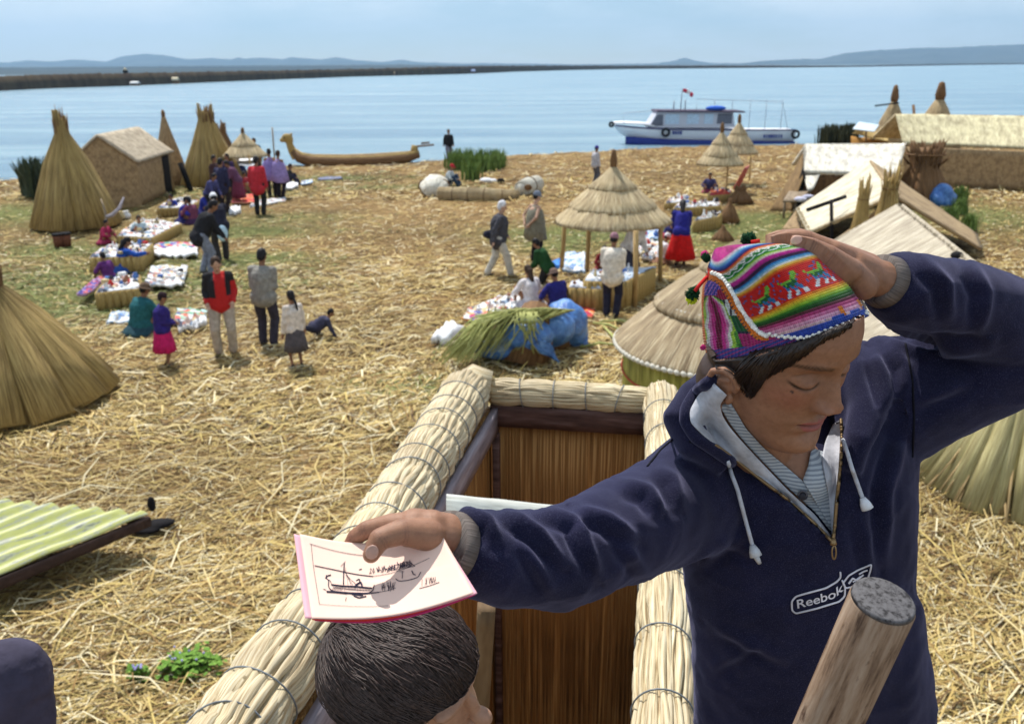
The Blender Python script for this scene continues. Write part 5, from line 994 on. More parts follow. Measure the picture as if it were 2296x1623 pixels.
person(413, 502, 1.5, 80, 'sit', 'seated vendor in blue at the back of the left row', (.03, .03, .25), ('skirt', (.02, .02, .1), .03, .42), toplab='shirt')
person(436, 503, 1.5, 300, 'sit', 'seated vendor in maroon at the back of the left row', (.15, .04, .08), ('skirt', (.05, .02, .06), .03, .42), toplab='shirt')
person(393, 480, 1.2, 200, 'sit', 'seated child in blue under the far left stall edge', (.03, .05, .3), ('skirt', (.03, .03, .2), .03, .35), toplab='shirt')
person(316, 540, 1.3, 150, 'sit', 'seated child in pale blue behind the long curling stall', (.4, .5, .55), ('trousers', (.05, .05, .08)), toplab='shirt')
person(236, 547, 1.2, 100, 'sit', 'seated child in crimson at the foot of the forked branch', (.3, .02, .07), ('skirt', (.3, .03, .08), .03, .36), toplab='shirt')
# --- shore and middle
person(1007, 360, 1.55, 172, 'walk', 'person in a black jacket walking along the shore', DK, ('trousers', (.16, .15, .2)), hairm=M_hairb)
person(1006, 419, 1.6, 105, 'sit', 'seated person in a red cap beside the pale reed bundle', (.36, .40, .42), ('trousers', (.03, .05, .09)), hat=('cap', (.4, .02, .03)))
person(1118, 621, 1.72, 85, 'walk', 'white haired man in a dark jacket and pale trousers walking', (.06, .06, .075), ('trousers', (.50, .48, .44)), hairm=M_hairg, fine=True, skin=M_skinp, wide=1.08, coat=.05,
       bag=((-.02, -.20, .96), (.09, .14, .1), (.02, .02, .04), 'dark shoulder bag on the back of the white haired man'))
person(1196, 590, 1.70, 60, 'behind', 'person in an olive grey poncho and blue grey cap', poncho=(.19, .18, .14), bottom=('trousers', (.02, .015, .02)), hat=('cap', (.16, .19, .25)), skin=M_skinp, fine=True)
person(1334, 414, 1.5, 60, 'stand', 'person in a pale shirt and blue cap behind the big sunshade roof', (.45, .44, .48), ('trousers', (.1, .1, .12)), hat=('beanie', (.06, .05, .3)), toplab='shirt')
# --- market on the right
person(1370, 712, 1.58, 18, 'front', 'man in a cream jumper and woollen cap standing under the big sunshade', (.66, .60, .52), ('trousers', (.02, .018, .04)), hat=('beanie', (.30, .16, .20)), fine=True, toplab='jumper', wide=1.1, coat=.04)
person(1412, 640, 1.60, 150, 'stoop', 'person in white with a patterned woollen cap across the table', (.72, .70, .70), ('trousers', (.05, .05, .08)), hat=('beanie', (.22, .1, .12)), toplab='shirt')
person(1349, 610, 1.15, 160, 'sit', 'child in maroon sitting behind the table under the big sunshade', (.22, .02, .03), ('skirt', (.2, .02, .03), .03, .35), toplab='shirt')
person(1524, 598, 1.62, 10, 'stoop', 'woman in a royal blue top and wide red skirt', (.02, .02, .20), ('skirt', (.52, .01, .01), .22, .36), hair='long', fine=True, toplab='blouse')
person(1500, 536, 1.5, 140, 'sit', 'seated woman in navy left of the red skirted woman', (.03, .03, .15), ('skirt', (.3, .03, .05), .03, .42), toplab='blouse')
person(1482, 590, 1.3, 80, 'sit', 'seated figure in a white shawl beside the red skirt', (.72, .70, .74), ('skirt', (.3, .16, .1), .03, .4), hat=('beanie', (.75, .75, .8)), toplab='shawl')
person(1591, 434, 1.4, 200, 'sit', 'seated vendor in dark blue at the small pink stall', (.05, .05, .14), ('skirt', (.3, .05, .1), .03, .4), toplab='shirt')
person(1252, 700, 1.5, 325, 'sit', 'seated vendor in royal blue with a brown hat under the sunshade edge', (.02, .02, .16), ('skirt', (.02, .02, .08), .03, .42), hat=('brim', (.18, .12, .10)), fine=True, wide=1.15, toplab='blouse')
person(1192, 690, 1.5, 330, 'sit', 'seated vendor in white with long brown hair behind the green reeds', (.66, .62, .64), ('skirt', (.5, .45, .48), .03, .4), hair='long', hairm=M_hairb, fine=True, toplab='shirt')
person(1222, 672, 1.4, 300, 'stoop', 'person in dark green leaning behind the white clad vendor', (.015, .06, .02), ('trousers', DK), toplab='shirt', z=-.35)
# ================================================================ the boy
RH = np.array([[-0.74277791, 0.6663554, 0.06520319], [-0.39821209, -0.51796089, 0.75706251], [0.5382454, 0.53636462, 0.65008068]]); TH = np.array([.3150, .0230, -1.0603])
RH = RH @ np.array(Matrix.Rotation(R(-11), 3, 'Z'))
def HW(l): return CPOS + (np.asarray(l, float) @ RH.T + TH) @ CRn.T       # head local -> world
def HL_(w): return (((w - CPOS) @ CRn) - TH) @ RH                           # world -> head local
def interp(z, tab): return np.interp(z, [t[0] for t in tab], [t[1] for t in tab])
def smooth_tab(z, tab):
    zs = np.linspace(z - .006, z + .006, 5); return np.mean([interp(q, tab) for q in zs])
YF = [(-.124, .058), (-.116, .076), (-.106, .088), (-.096, .0905), (-.084, .088), (-.075, .0835), (-.062, .087), (-.050, .088), (-.036, .086), (-.02, .086), (.0, .0865), (.018, .0865), (.034, .092), (.06, .092), (.085, .082), (.105, .062), (.12, .036), (.131, .004)]
WW = [(-.124, .016), (-.116, .029), (-.106, .0385), (-.09, .052), (-.07, .0605), (-.05, .066), (-.03, .069), (0, .0725), (.02, .074), (.05, .0755), (.08, .068), (.105, .049), (.12, .029), (.131, .003)]
YB = [(-.124, .02), (-.116, .004), (-.106, -.008), (-.09, -.025), (-.07, -.045), (-.05, -.06), (-.02, -.08), (.02, -.094), (.05, -.096), (.08, -.088), (.105, -.065), (.12, -.038), (.131, -.002)]
def head_base():
    rings = []
    for z in np.r_[np.linspace(-.124, -.08, 16), np.linspace(-.076, .1, 60), np.linspace(.102, .131, 12)]:
        w_, f, b_ = smooth_tab(z, WW), smooth_tab(z, YF), smooth_tab(z, YB); yc = (f * .35 + b_ * .65); a = np.arange(96) * 2 * math.pi / 96
        c, s = np.cos(a), np.sin(a); pe = 2.25
        x = w_ * np.sign(c) * np.abs(c) ** (2 / pe); y = np.where(s > 0, yc + (f - yc) * np.abs(s) ** (2 / pe), yc - (yc - b_) * np.abs(s) ** (2 / 2.0))
        rings.append(np.c_[x, y, np.full(96, z)])
    g = loft(rings); g.v = HW(g.v); return g
def gs2(x, z, cx_, cz, sx, sz): return np.exp(-((x - cx_) / sx) ** 2 - ((z - cz) / sz) ** 2)
def face_detail(V):
    l = HL_(V); x, y, z = l.T; ax_ = np.abs(x); fr = np.clip((y - .02) / .03, 0, 1) * (np.abs(z) < .14); dy = np.zeros(len(V)); dz = np.zeros(len(V))
    hz_ = np.interp(z, [-.040, -.034, -.029, -.022, -.014, -.004, .010, .022, .034], [0, .004, .016, .0245, .0230, .0170, .0105, .0060, .002])
    sx = np.interp(z, [-.035, -.022, -.01, .02], [.0145, .0135, .0105, .009]); dy += hz_ * np.exp(-(np.abs(x) / sx) ** 2.2)
    dy += .0105 * gs2(ax_, z, .0135, -.0245, .0062, .0068); dy -= .006 * gs2(ax_, z, .0195, -.024, .003, .008)
    dy -= .0060 * gs2(ax_, z, .0065, -.0325, .0035, .0035)                       # nostrils
    dy -= .0085 * gs2(ax_, z, .025, .016, .016, .0115); dy += .0075 * gs2(ax_, z, .0315, .0105, .0135, .0085)   # socket, lid
    zl = .0035 + .0055 * ((ax_ - .0315) / .0145) ** 2; inl = np.clip(1 - np.abs((ax_ - .0315) / .0165) ** 4, 0, 1)
    dy -= .0026 * np.exp(-((z - zl + .0015) / .0018) ** 2) * inl; zc = .0215 - .004 * ((ax_ - .031) / .015) ** 2; dy -= .0018 * np.exp(-((z - zc) / .002) ** 2) * inl
    dy += .0030 * gs2(ax_, z, .030, .037, .020, .0065)                           # brow ridge
    dy -= .0030 * np.exp(-((z + .0575 + .0015 * np.cos(x * 130)) / .0022) ** 2) * (ax_ < .026)                 # mouth line
    dy += .0050 * gs2(x, z, 0, -.052, .019, .0046) + .0062 * gs2(x, z, 0, -.0645, .016, .0055); dy -= .0016 * gs2(x, z, 0, -.043, .0035, .006); dy -= .002 * gs2(ax_, z, .026, -.058, .005, .005)
    dy -= .0035 * gs2(x, z, 0, -.0755, .02, .005); dy += .0045 * gs2(x, z, 0, -.095, .018, .012); dy += .005 * gs2(ax_, z, .040, -.012, .02, .018)
    l2 = l.copy(); l2[:, 1] += dy * fr; return HW(l2)
def skin_colour(V):
    l = HL_(V); x, y, z = l.T; ax_ = np.abs(x); n = len(V); front = (y > .045) & (np.abs(z) < .14) & (ax_ < .08)
    c = np.tile(np.array([.305, .150, .088]), (n, 1)) * (1 + .12 * vnoise(V, 60, 3) + .07 * vnoise(V, 300, 4) + .06 * vnoise(V, 900, 14))[:, None]
    def mix(c, rgb, m): m = np.clip(m, 0, 1)[:, None]; return c * (1 - m) + np.asarray(rgb) * m
    c = mix(c, (.36, .125, .08), .55 * gs2(ax_, z, .042, -.014, .02, .018) * front); c = mix(c, (.34, .14, .085), .5 * gs2(x, z, 0, -.022, .014, .01) * front)
    zm = -.0575 - .0015 * np.cos(x * 130)
    up_ = ((z > zm) & (z < zm + .0085 * np.sqrt(np.clip(1 - (ax_ / .0245) ** 2, 0, 1)) + .001)) & (ax_ < .0245); lo = ((z <= zm) & (z > zm - .0115 * np.sqrt(np.clip(1 - (ax_ / .0215) ** 2, 0, 1)))) & (ax_ < .0235)
    c = mix(c, (.33, .095, .085), (up_ | lo) * front * .9); c = mix(c, (.07, .02, .02), .9 * np.exp(-((z - zm) / .0014) ** 2) * (ax_ < .024) * front)
    zb = .0315 + .006 * np.sin(np.clip((ax_ - .012) / .042, 0, 1) * 2.6); bw = .0044 * (1 - .4 * np.clip((ax_ - .03) / .022, 0, 1)); c = mix(c, (.03, .016, .012), .95 * np.exp(-((z - zb) / bw) ** 4) * (ax_ > .0115) * (ax_ < .054) * (.75 + .25 * np.sin(x * 2600 + z * 900)) * front)
    zl = .0035 + .0055 * ((ax_ - .0315) / .0145) ** 2; inl = np.clip(1.02 - np.abs((ax_ - .0325) / .0175) ** 6, 0, 1); c = mix(c, (.012, .008, .007), 1.0 * np.exp(-((z - zl + .001) / .0023) ** 4) * inl * front)
    zc = .0215 - .004 * ((ax_ - .031) / .015) ** 2; c = mix(c, (.2, .1, .065), .6 * np.exp(-((z - zc) / .0014) ** 2) * inl * front)
    c = mix(c, (.10, .04, .03), .95 * gs2(ax_, z, .0065, -.0325, .003, .0022) * front); c = mix(c, (.28, .14, .09), .35 * gs2(ax_, z, .03, -.001, .014, .005) * front)
    for J_, D_ in JOINTS:
        r_ = V - J_; s_ = r_ @ D_; rad_ = np.linalg.norm(r_ - s_[:, None] * D_, axis=1); c = mix(c, (.17, .075, .05), .65 * np.exp(-((np.abs(s_) % .0032 - .0016) / .0007) ** 2) * (np.abs(s_) < .0045) * (rad_ < .016))  # knuckle creases: their shade is put into the skin colour
    fr_ = vnoise(V, 1500, 41) * vnoise(V, 1100, 42); c = mix(c, (.20, .09, .05), np.clip((fr_ - .16) * 5, 0, .5) * (ax_ < .08) * front)
    hb_ = ((y < -.022 + .006 * np.sin(z * 160)) | ((y < .02) & (z > .004) & (ax_ < .079))) & (z > -.085) & (z < .055) & (ax_ < .10); c = mix(c, (.035, .018, .013), hb_ * .96)
    mp = np.linalg.norm(V - MOLE, axis=1) if MOLE is not None else np.full(n, 1); c = mix(c, (.05, .03, .03), (mp < .0022) * .9)
    return c
MOLE = None
JOINTS = [(P(852, 1208, .8535), nrm(P(832, 1243, .851) - P(900, 1192, .866))), (P(900, 1192, .866), nrm(P(852, 1208, .8535) - P(962, 1200, .882))), (P(822, 1187, .898), nrm(P(797, 1204, .903) - P(880, 1175, .895))), (P(797, 1204, .903), nrm(P(786, 1222, .905) - P(822, 1187, .898))), (P(1818, 552, 1.008), nrm(P(1783, 543, 1.006) - P(1860, 572, 1.012))), (P(1860, 572, 1.012), nrm(P(1818, 552, 1.008) - P(1905, 606, 1.022))), (P(1806, 534, 1.035), nrm(P(1765, 534, 1.027) - P(1862, 560, 1.036)))]
HBASE = head_base(); B = [HBASE]
nk0, nk1 = P(1652, 850, 1.095), P(1722, 1045, 1.195)
B.append(capsule(nk0, nk1, .050, .056, 28)); B.append(capsule(P(1728, 1005, 1.175), P(1803, 1070, 1.150), .052, .036, 24))
ear0 = HW((.0735, .006, -.036)); er = np.array([RH[:, 0], RH[:, 1], RH[:, 2]]).T; EM = CRn @ RH @ np.array(Matrix.Rotation(R(-14), 3, 'X'))
def EW(l): return ear0 + EM @ np.asarray(l, float)
rim = [(.002, .012, -.026), (.006, -.002, -.031), (.010, -.012, -.020), (.014, -.018, -.002), (.015, -.018, .016), (.012, -.008, .029), (.008, .006, .030), (.004, .014, .020), (.002, .014, .008)]
B += [tube([EW(q) for q in rim], [.006, .0075, .0055, .0045, .0045, .0048, .0045, .0042, .003], 10), ellip(EW((.004, -.003, .002)), (.006, .015, .026), EM), tube([EW(q) for q in [(.008, .004, -.014), (.010, -.006, -.004), (.010, -.007, .012), (.007, .004, .020)]], .0035, 8), ellip(EW((.004, .014, -.006)), (.005, .005, .008), EM)]
# right hand with the cards (picture left)
def finger(pts, rr): return [capsule(pts[i], pts[i + 1], rr[i], rr[i + 1], 14) for i in range(len(pts) - 1)]
W1 = P(1000, 1201, .907); 
B += finger([P(1160, 1245, .955), P(1060, 1225, .925), W1], [.022, .022, .0228])
B += [capsule(W1, P(930, 1186, .897), .0235, .0215, 20), capsule(P(968, 1180, .897), P(880, 1178, .895), .0175, .0125, 16), capsule(P(975, 1200, .905), P(895, 1200, .908), .019, .0125, 16), capsule(P(985, 1215, .912), P(915, 1222, .922), .017, .012, 16)]
B += finger([P(962, 1200, .882), P(900, 1192, .866), P(852, 1208, .8535), P(832, 1243, .851)], [.0165, .0128, .0108, .0085])     # thumb on the cards
B += finger([P(880, 1175, .895), P(822, 1187, .898), P(797, 1204, .903), P(786, 1222, .905)], [.0115, .0095, .0088, .0075])
B += finger([P(893, 1196, .908), P(842, 1222, .912), P(818, 1244, .914), P(806, 1262, .914)], [.0115, .0095, .0088, .0075])
B += finger([P(905, 1212, .915), P(862, 1246, .918), P(845, 1268, .917), P(838, 1284, .915)], [.011, .009, .0085, .007])
B += finger([P(925, 1228, .922), P(893, 1260, .922), P(882, 1278, .92), P(876, 1292, .917)], [.010, .008, .0075, .0065])
# left hand on the cap
W2 = P(1962, 622, 1.062)
B += finger([P(2100, 668, 1.10), P(2010, 640, 1.075), W2], [.027, .025, .0225])
B += [capsule(W2, P(1915, 594, 1.048), .0215, .018, 20), capsule(P(1940, 603, 1.06), P(1868, 562, 1.035), .018, .0125, 16), capsule(P(1945, 600, 1.075), P(1855, 556, 1.06), .018, .012, 16), capsule(P(1945, 598, 1.09), P(1850, 554, 1.08), .016, .011, 16), capsule(P(1935, 640, 1.045), P(1905, 606, 1.03), .018, .015, 16)]
B += finger([P(1905, 606, 1.022), P(1860, 572, 1.012), P(1818, 552, 1.008), P(1783, 543, 1.006)], [.0145, .0112, .0100, .0085])
B += finger([P(1862, 560, 1.036), P(1806, 534, 1.035), P(1765, 534, 1.027), P(1735, 541, 1.018)], [.0118, .0098, .009, .0078])
B += finger([P(1855, 556, 1.06), P(1792, 530, 1.058), P(1745, 533, 1.05), P(1712, 545, 1.04)], [.0118, .0098, .009, .0078])
B += finger([P(1850, 556, 1.08), P(1786, 534, 1.08), P(1745, 538, 1.073), P(1715, 550, 1.062)], [.011, .0092, .0085, .0072])
B += finger([P(1860, 562, 1.10), P(1812, 546, 1.10), P(1782, 548, 1.095), P(1760, 558, 1.087)], [.010, .008, .0075, .0065])
B += [capsule(a_, b_, .024, .024, 10) for a_, b_ in [(P(2100, 668, 1.10), P(2285, 738, 1.18)), (P(2285, 738, 1.18), P(2290, 788, 1.195)), (P(2290, 788, 1.195), P(1990, 905, 1.25)), (P(1990, 905, 1.25), nk1), (P(1160, 1245, .955), P(1320, 1225, 1.02)), (P(1320, 1225, 1.02), P(1500, 1142, 1.15)), (P(1500, 1142, 1.15), nk1)]]
bd = unite(B, .0019, 4, .5); bd.v = face_detail(bd.v)
hb = BVHTree.FromPolygons([Vector(v) for v in bd.v], bd.f)
def cast(bv, x, y):
    d = P(x, y, 1.0) - CPOS; h = bv.ray_cast(Vector(CPOS), Vector(nrm(d)))
    return (np.array(h[0]), np.array(h[1])) if h[0] is not None else (None, None)
MOLE = cast(hb, 1777, 878)[0]
bd.c = skin_colour(bd.v)
#BODYOBJ
# hair covered scalp gets its own darker skin under the strands
m, t_, b, N, L = nt('boy_skin'); a = N.new('ShaderNodeAttribute'); a.attribute_name = 'col'; tc = N.new('ShaderNodeTexCoord'); n1 = noise(N, L, tc.outputs['Object'], 900, 3, .6); n2 = noise(N, L, tc.outputs['Object'], 120, 4, .6); r1 = ramp(N, [(.3, (.86, .84, .82)), (.7, (1.1, 1.1, 1.1))]); L.new(n2.outputs['Fac'], r1.inputs['Fac'])
L.new(mixc(N, L, a.outputs['Color'], r1.outputs['Color'], 1, 'MULTIPLY'), b.inputs['Base Color']); b.inputs['Roughness'].default_value = .48; b.inputs['Specular IOR Level'].default_value = .4; b.inputs['Subsurface Weight'].default_value = .06; b.inputs['Subsurface Radius'].default_value = (1, .35, .2); b.inputs['Subsurface Scale'].default_value = .006; bump(N, L, b, n1.outputs['Fac'], .5, .0012); M_bskin = m
boy = thing('person', tuple(P(1800, 1200, 1.25)), 'boy in a navy hooded sweatshirt and rainbow knitted cap holding out cards, eyes lowered', 'person')
for q0, q1, w_ in [(P(838, 1229, .8405), P(830, 1246, .8425), .0062)]:
    d = nrm(q1 - q0); sdn = nrm(np.cross(d, P(1148, 811, 1) - CPOS)); nn_ = np.cross(sdn, d); MM = np.stack([sdn, d, nn_], 1)
    obj('fingernail', ellip((q0 + q1) / 2, (w_, .0078, .0016), MM, 16, 8), C('nail', (.50, .31, .25), rough=.35), boy)
q0, q1 = P(1793, 536, .997), P(1778, 541, .999); d = nrm(q1 - q0); sdn = nrm(np.cross(d, P(1148, 811, 1) - CPOS)); obj('fingernail', ellip((q0 + q1) / 2, (.0052, .0065, .0015), np.stack([sdn, d, np.cross(sdn, d)], 1), 16, 8), C('nail', (.50, .31, .25), rough=.35), boy)
# ---------------------------------------------------------------- sweatshirt
def st(y, x0, x1, d, rb, n=40):
    a = np.arange(n) * 2 * math.pi / n; ct = P((x0 + x1) / 2, y, d); ra = (x1 - x0) / 2 / FP * d; ex = CRn[:, 0]; ez = CRn @ np.array([0, -.25, -.97])
    cc_, ss = np.cos(a), np.sin(a); return ct + np.outer(np.sign(cc_) * np.abs(cc_) ** .85 * ra, ex) + np.outer(ss * rb, ez)
tor = loft([st(905, 1650, 1985, 1.26, .05), st(960, 1575, 2030, 1.25, .09), st(1050, 1515, 2050, 1.235, .115), st(1150, 1515, 2048, 1.23, .122), st(1250, 1528, 2044, 1.235, .124), st(1330, 1536, 2042, 1.25, .122), st(1365, 1540, 2062, 1.255, .125), st(1440, 1549, 2068, 1.27, .125), st(1540, 1556, 2082, 1.295, .125), st(1720, 1560, 2100, 1.34, .125)])
A1 = [P(1590, 1085, 1.205), P(1500, 1142, 1.15), P(1400, 1190, 1.07), P(1320, 1225, 1.02), P(1250, 1252, .985), P(1120, 1250, .945), P(1040, 1241, .922), P(1010, 1232, .912)]
arm1 = tube(A1, [.080, .074, .0665, .0615, .0575, .0525, .0455, .0390], 40)
A2 = [P(1990, 900, 1.24), P(2150, 850, 1.22), P(2300, 790, 1.19)]; arm2 = tube(A2, [.092, .072, .066], 36); A3 = [P(2308, 780, 1.19), P(2262, 735, 1.17), P(2160, 690, 1.14), P(2060, 662, 1.11), P(2012, 645, 1.09), P(1984, 634, 1.080)]; arm3 = tube(A3, [.062, .063, .060, .054, .047, .036], 36)
hood = [tube([P(1680, 835, 1.22), P(1618, 862, 1.165), P(1560, 902, 1.13), P(1532, 945, 1.11), P(1552, 990, 1.105), P(1620, 1045, 1.115)], [.030, .033, .031, .028, .024, .018], 20), tube([P(1900, 800, 1.24), P(1940, 850, 1.19), P(1948, 920, 1.155), P(1925, 990, 1.125), P(1905, 1060, 1.12)], [.03, .034, .030, .022, .016], 20),
        tube([P(1660, 840, 1.25), P(1780, 800, 1.30), P(1910, 800, 1.26)], .045, 20), capsule(P(1700, 960, 1.25), P(1960, 920, 1.25), .08, .09, 24)]
sw = unite([tor, arm1, arm2, arm3, ellip(P(2300, 783, 1.19), (.066, .066, .066))] + hood, .0042, 6, .6)
def in_poly(x, y, poly):
    ins = np.zeros(len(x), bool); n = len(poly)
    for i in range(n):
        x1, y1 = poly[i]; x2, y2 = poly[(i + 1) % n]; c_ = ((y1 > y) != (y2 > y)) & (x < (x2 - x1) * (y - y1) / (y2 - y1 + 1e-9) + x1); ins ^= c_
    return ins
Nn = normals(sw); px_, py_, pd_ = projN(sw.v); vdir = (sw.v - CPOS); vdir /= np.linalg.norm(vdir, axis=1, keepdims=True)
frontf = (Nn * vdir).sum(1) < .1
V = sw.v.copy(); vin = in_poly(px_, py_, [(1600, 900), (1640, 1015), (1710, 1070), (1867, 1212), (1880, 1100), (1884, 960), (1850, 900)]) & frontf; V[vin] += vdir[vin] * .030
# folds: wide soft billows and sharp creases
big = .0045 * vnoise(V, 32, 31) + .0018 * vnoise(V, 85, 32); 
fol = [([(1033, 1140), (1095, 1172), (1116, 1208)], .9), ([(1141, 1148), (1213, 1194), (1267, 1262)], 1.0), ([(1220, 1136), (1296, 1165), (1346, 1290)], 1.0), ([(1296, 1132), (1364, 1161), (1430, 1206)], 1.0), ([(1400, 1078), (1455, 1100), (1484, 1140)], .9), ([(1180, 1220), (1240, 1330)], .7),
       ([(1470, 1040), (1510, 1075), (1530, 1130)], .8), ([(1395, 1200), (1450, 1290)], .6), ([(1560, 1260), (1700, 1180)], .5), ([(1960, 790), (1985, 860), (2000, 905)], 1.1), ([(2000, 780), (2030, 820), (2035, 880)], 1.0), ([(2030, 960), (1990, 1100), (1985, 1260)], .9), ([(2075, 590), (2120, 640), (2130, 720)], .8), ([(2180, 600), (2210, 660), (2200, 740)], .8), ([(1995, 745), (2080, 770), (2200, 760)], -1.2), ([(2060, 900), (2160, 860)], .8), ([(1930, 1150), (1960, 1300)], .6), ([(1600, 1400), (1760, 1480)], .5), ([(1590, 1500), (1700, 1440)], .5), ([(1545, 1300), (1620, 1220), (1700, 1240)], .5), ([(1990, 1330), (2040, 1352)], 1.2)]
disp = big.copy() - .0035 * np.abs(vnoise(V, 44, 51)) ** .5 * (1 + vnoise(V, 12, 52)) + .0012 * vnoise(V, 170, 53)
for pl, s_ in fol:
    pts = []; 
    bvt = None
    X_ = np.array(pl, float); best = np.full(len(V), 1e9); par = np.zeros(len(V))
    for i in range(len(X_) - 1):
        a_, b_ = X_[i], X_[i + 1]; ab = b_ - a_; q = np.c_[px_, py_] - a_; tt_ = np.clip((q @ ab) / (ab @ ab), 0, 1); dd_ = q - tt_[:, None] * ab; sg = np.sign(ab[0] * q[:, 1] - ab[1] * q[:, 0]); d_ = np.linalg.norm(dd_, axis=1); k = d_ < np.abs(best); best = np.where(k, d_ * sg, best); par = np.where(k, (i + tt_) / (len(X_) - 1), par)
    env = np.sin(np.clip(par, .02, .98) * math.pi) ** .5; disp += np.where(frontf, s_ * env * 1.35 * (.0075 * np.exp(-(best / 14) ** 2) - .0065 * np.exp(-((best - 24) / 13) ** 2)), 0)
V = V + Nn * disp[:, None]; sw.v = V
m, t_, b, N, L = nt('navy_fleece'); tc = N.new('ShaderNodeTexCoord'); n1 = noise(N, L, tc.outputs['Object'], 9, 4, .6); r1 = ramp(N, [(.35, (.005, .005, .018)), (.65, (.012, .012, .036))]); L.new(n1.outputs['Fac'], r1.inputs['Fac']); n3 = noise(N, L, tc.outputs['Object'], 700, 3, .7); r3 = ramp(N, [(.5, (0, 0, 0)), (.70, (.05, .05, .08)), (.78, (.35, .35, .40))]); L.new(n3.outputs['Fac'], r3.inputs['Fac'])
L.new(mixc(N, L, r1.outputs['Color'], r3.outputs['Color'], .5, 'ADD'), b.inputs['Base Color']); b.inputs['Roughness'].default_value = .95; b.inputs['Sheen Weight'].default_value = .30; b.inputs['Sheen Tint'].default_value = (.5, .5, .8, 1); b.inputs['Specular IOR Level'].default_value = .1; bump(N, L, b, n3.outputs['Fac'], .5, .0012); M_navy = m
swo = obj('hooded_sweatshirt', sw, M_navy, boy)
allg = Geo(np.vstack([sw.v, bd.v]), sw.f + [tuple(i + len(sw.v) for i in f) for f in bd.f]); bvA = BVHTree.FromPolygons([Vector(v) for v in allg.v], allg.f); bvS = BVHTree.FromPolygons([Vector(v) for v in sw.v], sw.f)
def respl(pl, n):
    pl = np.array(pl, float); L_ = np.r_[0, np.cumsum(np.linalg.norm(np.diff(pl, axis=0), axis=1))]; q = np.linspace(0, L_[-1], n); o = np.c_[np.interp(q, L_, pl[:, 0]), np.interp(q, L_, pl[:, 1])]
    for _ in range(2): o[1:-1] = (o[:-2] + o[1:-1] * 2 + o[2:]) / 4
    return o
def onsurf(x, y, bv, off, fb=1.1):
    h, n_ = cast(bv, x, y); p = h if h is not None else P(x, y, fb)
    return p - nrm(p - CPOS) * off
def ribbon(ea, eb, bv, off, th, n=60, m_=8, us=1, bulge=0.0):
    a = respl(ea, n); b = respl(eb, n); D = np.zeros((n, m_ + 1)); 
    for i in range(n):
        for j in range(m_ + 1):
            q = a[i] * (1 - j / m_) + b[i] * j / m_; p = onsurf(q[0], q[1], bv, off); D[i, j] = proj(p)[2]
    K_ = np.array([1, 2, 3, 2, 1]) / 9
    for _ in range(4): D = np.apply_along_axis(lambda r: np.convolve(np.pad(r, 2, mode='edge'), K_, 'valid'), 0, D); D = np.minimum(D, np.apply_along_axis(lambda r: np.convolve(np.pad(r, 1, mode='edge'), [.25, .5, .25], 'valid'), 1, D) + .002)
    rings = []
    for i in range(n):
        fr = []; bk = []
        for j in range(m_ + 1):
            q = a[i] * (1 - j / m_) + b[i] * j / m_; d_ = D[i, j] - bulge * math.sin(math.pi * j / m_); fr.append(P(q[0], q[1], d_)); bk.append(P(q[0], q[1], d_ + th))
        rings.append(np.array(fr + bk[::-1]))
    return loft(rings)
M_lin = C('grey_lining', (.46, .47, .52), sc_=30); 
m, t_, b, N, L = nt('striped_shirt'); tc = N.new('ShaderNodeTexCoord'); wv = N.new('ShaderNodeTexWave'); wv.inputs['Scale'].default_value = 62; wv.inputs['Distortion'].default_value = 1.2; wv.bands_direction = 'Z'; L.new(tc.outputs['Object'], wv.inputs['Vector']); r1 = ramp(N, [(.3, (.22, .25, .30)), (.6, (.42, .46, .50))]); L.new(wv.outputs['Fac'], r1.inputs['Fac']); L.new(r1.outputs['Color'], b.inputs['Base Color']); b.inputs['Roughness'].default_value = .9; n1 = noise(N, L, tc.outputs['Object'], 60, 4); bump(N, L, b, n1.outputs['Fac'], .5, .004); M_shirt = m
shirt = obj('shirt', ribbon([(1612, 908), (1640, 955), (1675, 998), (1720, 1045), (1766, 1092), (1830, 1150), (1862, 1190)], [(1640, 905), (1672, 960), (1712, 1004), (1758, 1042), (1800, 1078), (1835, 1110), (1864, 1188)], bvA, .0045, .003), M_shirt, boy)
obj('shirt_placket', ribbon([(1800, 1076), (1812, 1045), (1818, 1012), (1828, 1006)], [(1868, 1192), (1864, 1120), (1850, 1040), (1846, 1012)], bvA, .007, .003, 40), M_shirt, shirt)
obj('button', tube([onsurf(1800, 1110, bvA, .006), onsurf(1800, 1110, bvA, .0125)], [.0066, .0058], 18), C('button', (.03, .03, .04), rough=.3), shirt)
obj('button_rim', tube([onsurf(1800 + 9.5 * math.cos(a), 1110 + 9.5 * math.sin(a), bvA, .0125) for a in np.linspace(0, 6.283, 19)], .0010, 6, caps=False), C('button2', (.10, .10, .12), rough=.3), shirt)
ZL = [(1548, 948), (1575, 975), (1605, 998), (1646, 1028), (1707, 1076), (1775, 1126), (1836, 1182), (1866, 1214)]; ZR = [(1886, 940), (1888, 984), (1884, 1052), (1876, 1120), (1871, 1188), (1867, 1214)]
obj('hood_lining', ribbon([(1600, 858), (1566, 884), (1546, 920), (1548, 948), (1575, 975), (1605, 998), (1646, 1028), (1707, 1076), (1775, 1126), (1836, 1182), (1865, 1213)], [(1630, 886), (1622, 896), (1614, 908), (1620, 932), (1632, 952), (1648, 972), (1673, 1000), (1716, 1046), (1766, 1098), (1826, 1152), (1863, 1200)], bvA, .0125, .005, 90, 10, bulge=.004), M_lin, boy)
obj('hood_lining', ribbon([(1886, 940), (1888, 984), (1884, 1052), (1876, 1120), (1871, 1188), (1867, 1213)], [(1868, 950), (1850, 990), (1842, 1030), (1858, 1110), (1864, 1180), (1866, 1208)], bvA, .010, .004, 60), M_lin, boy)
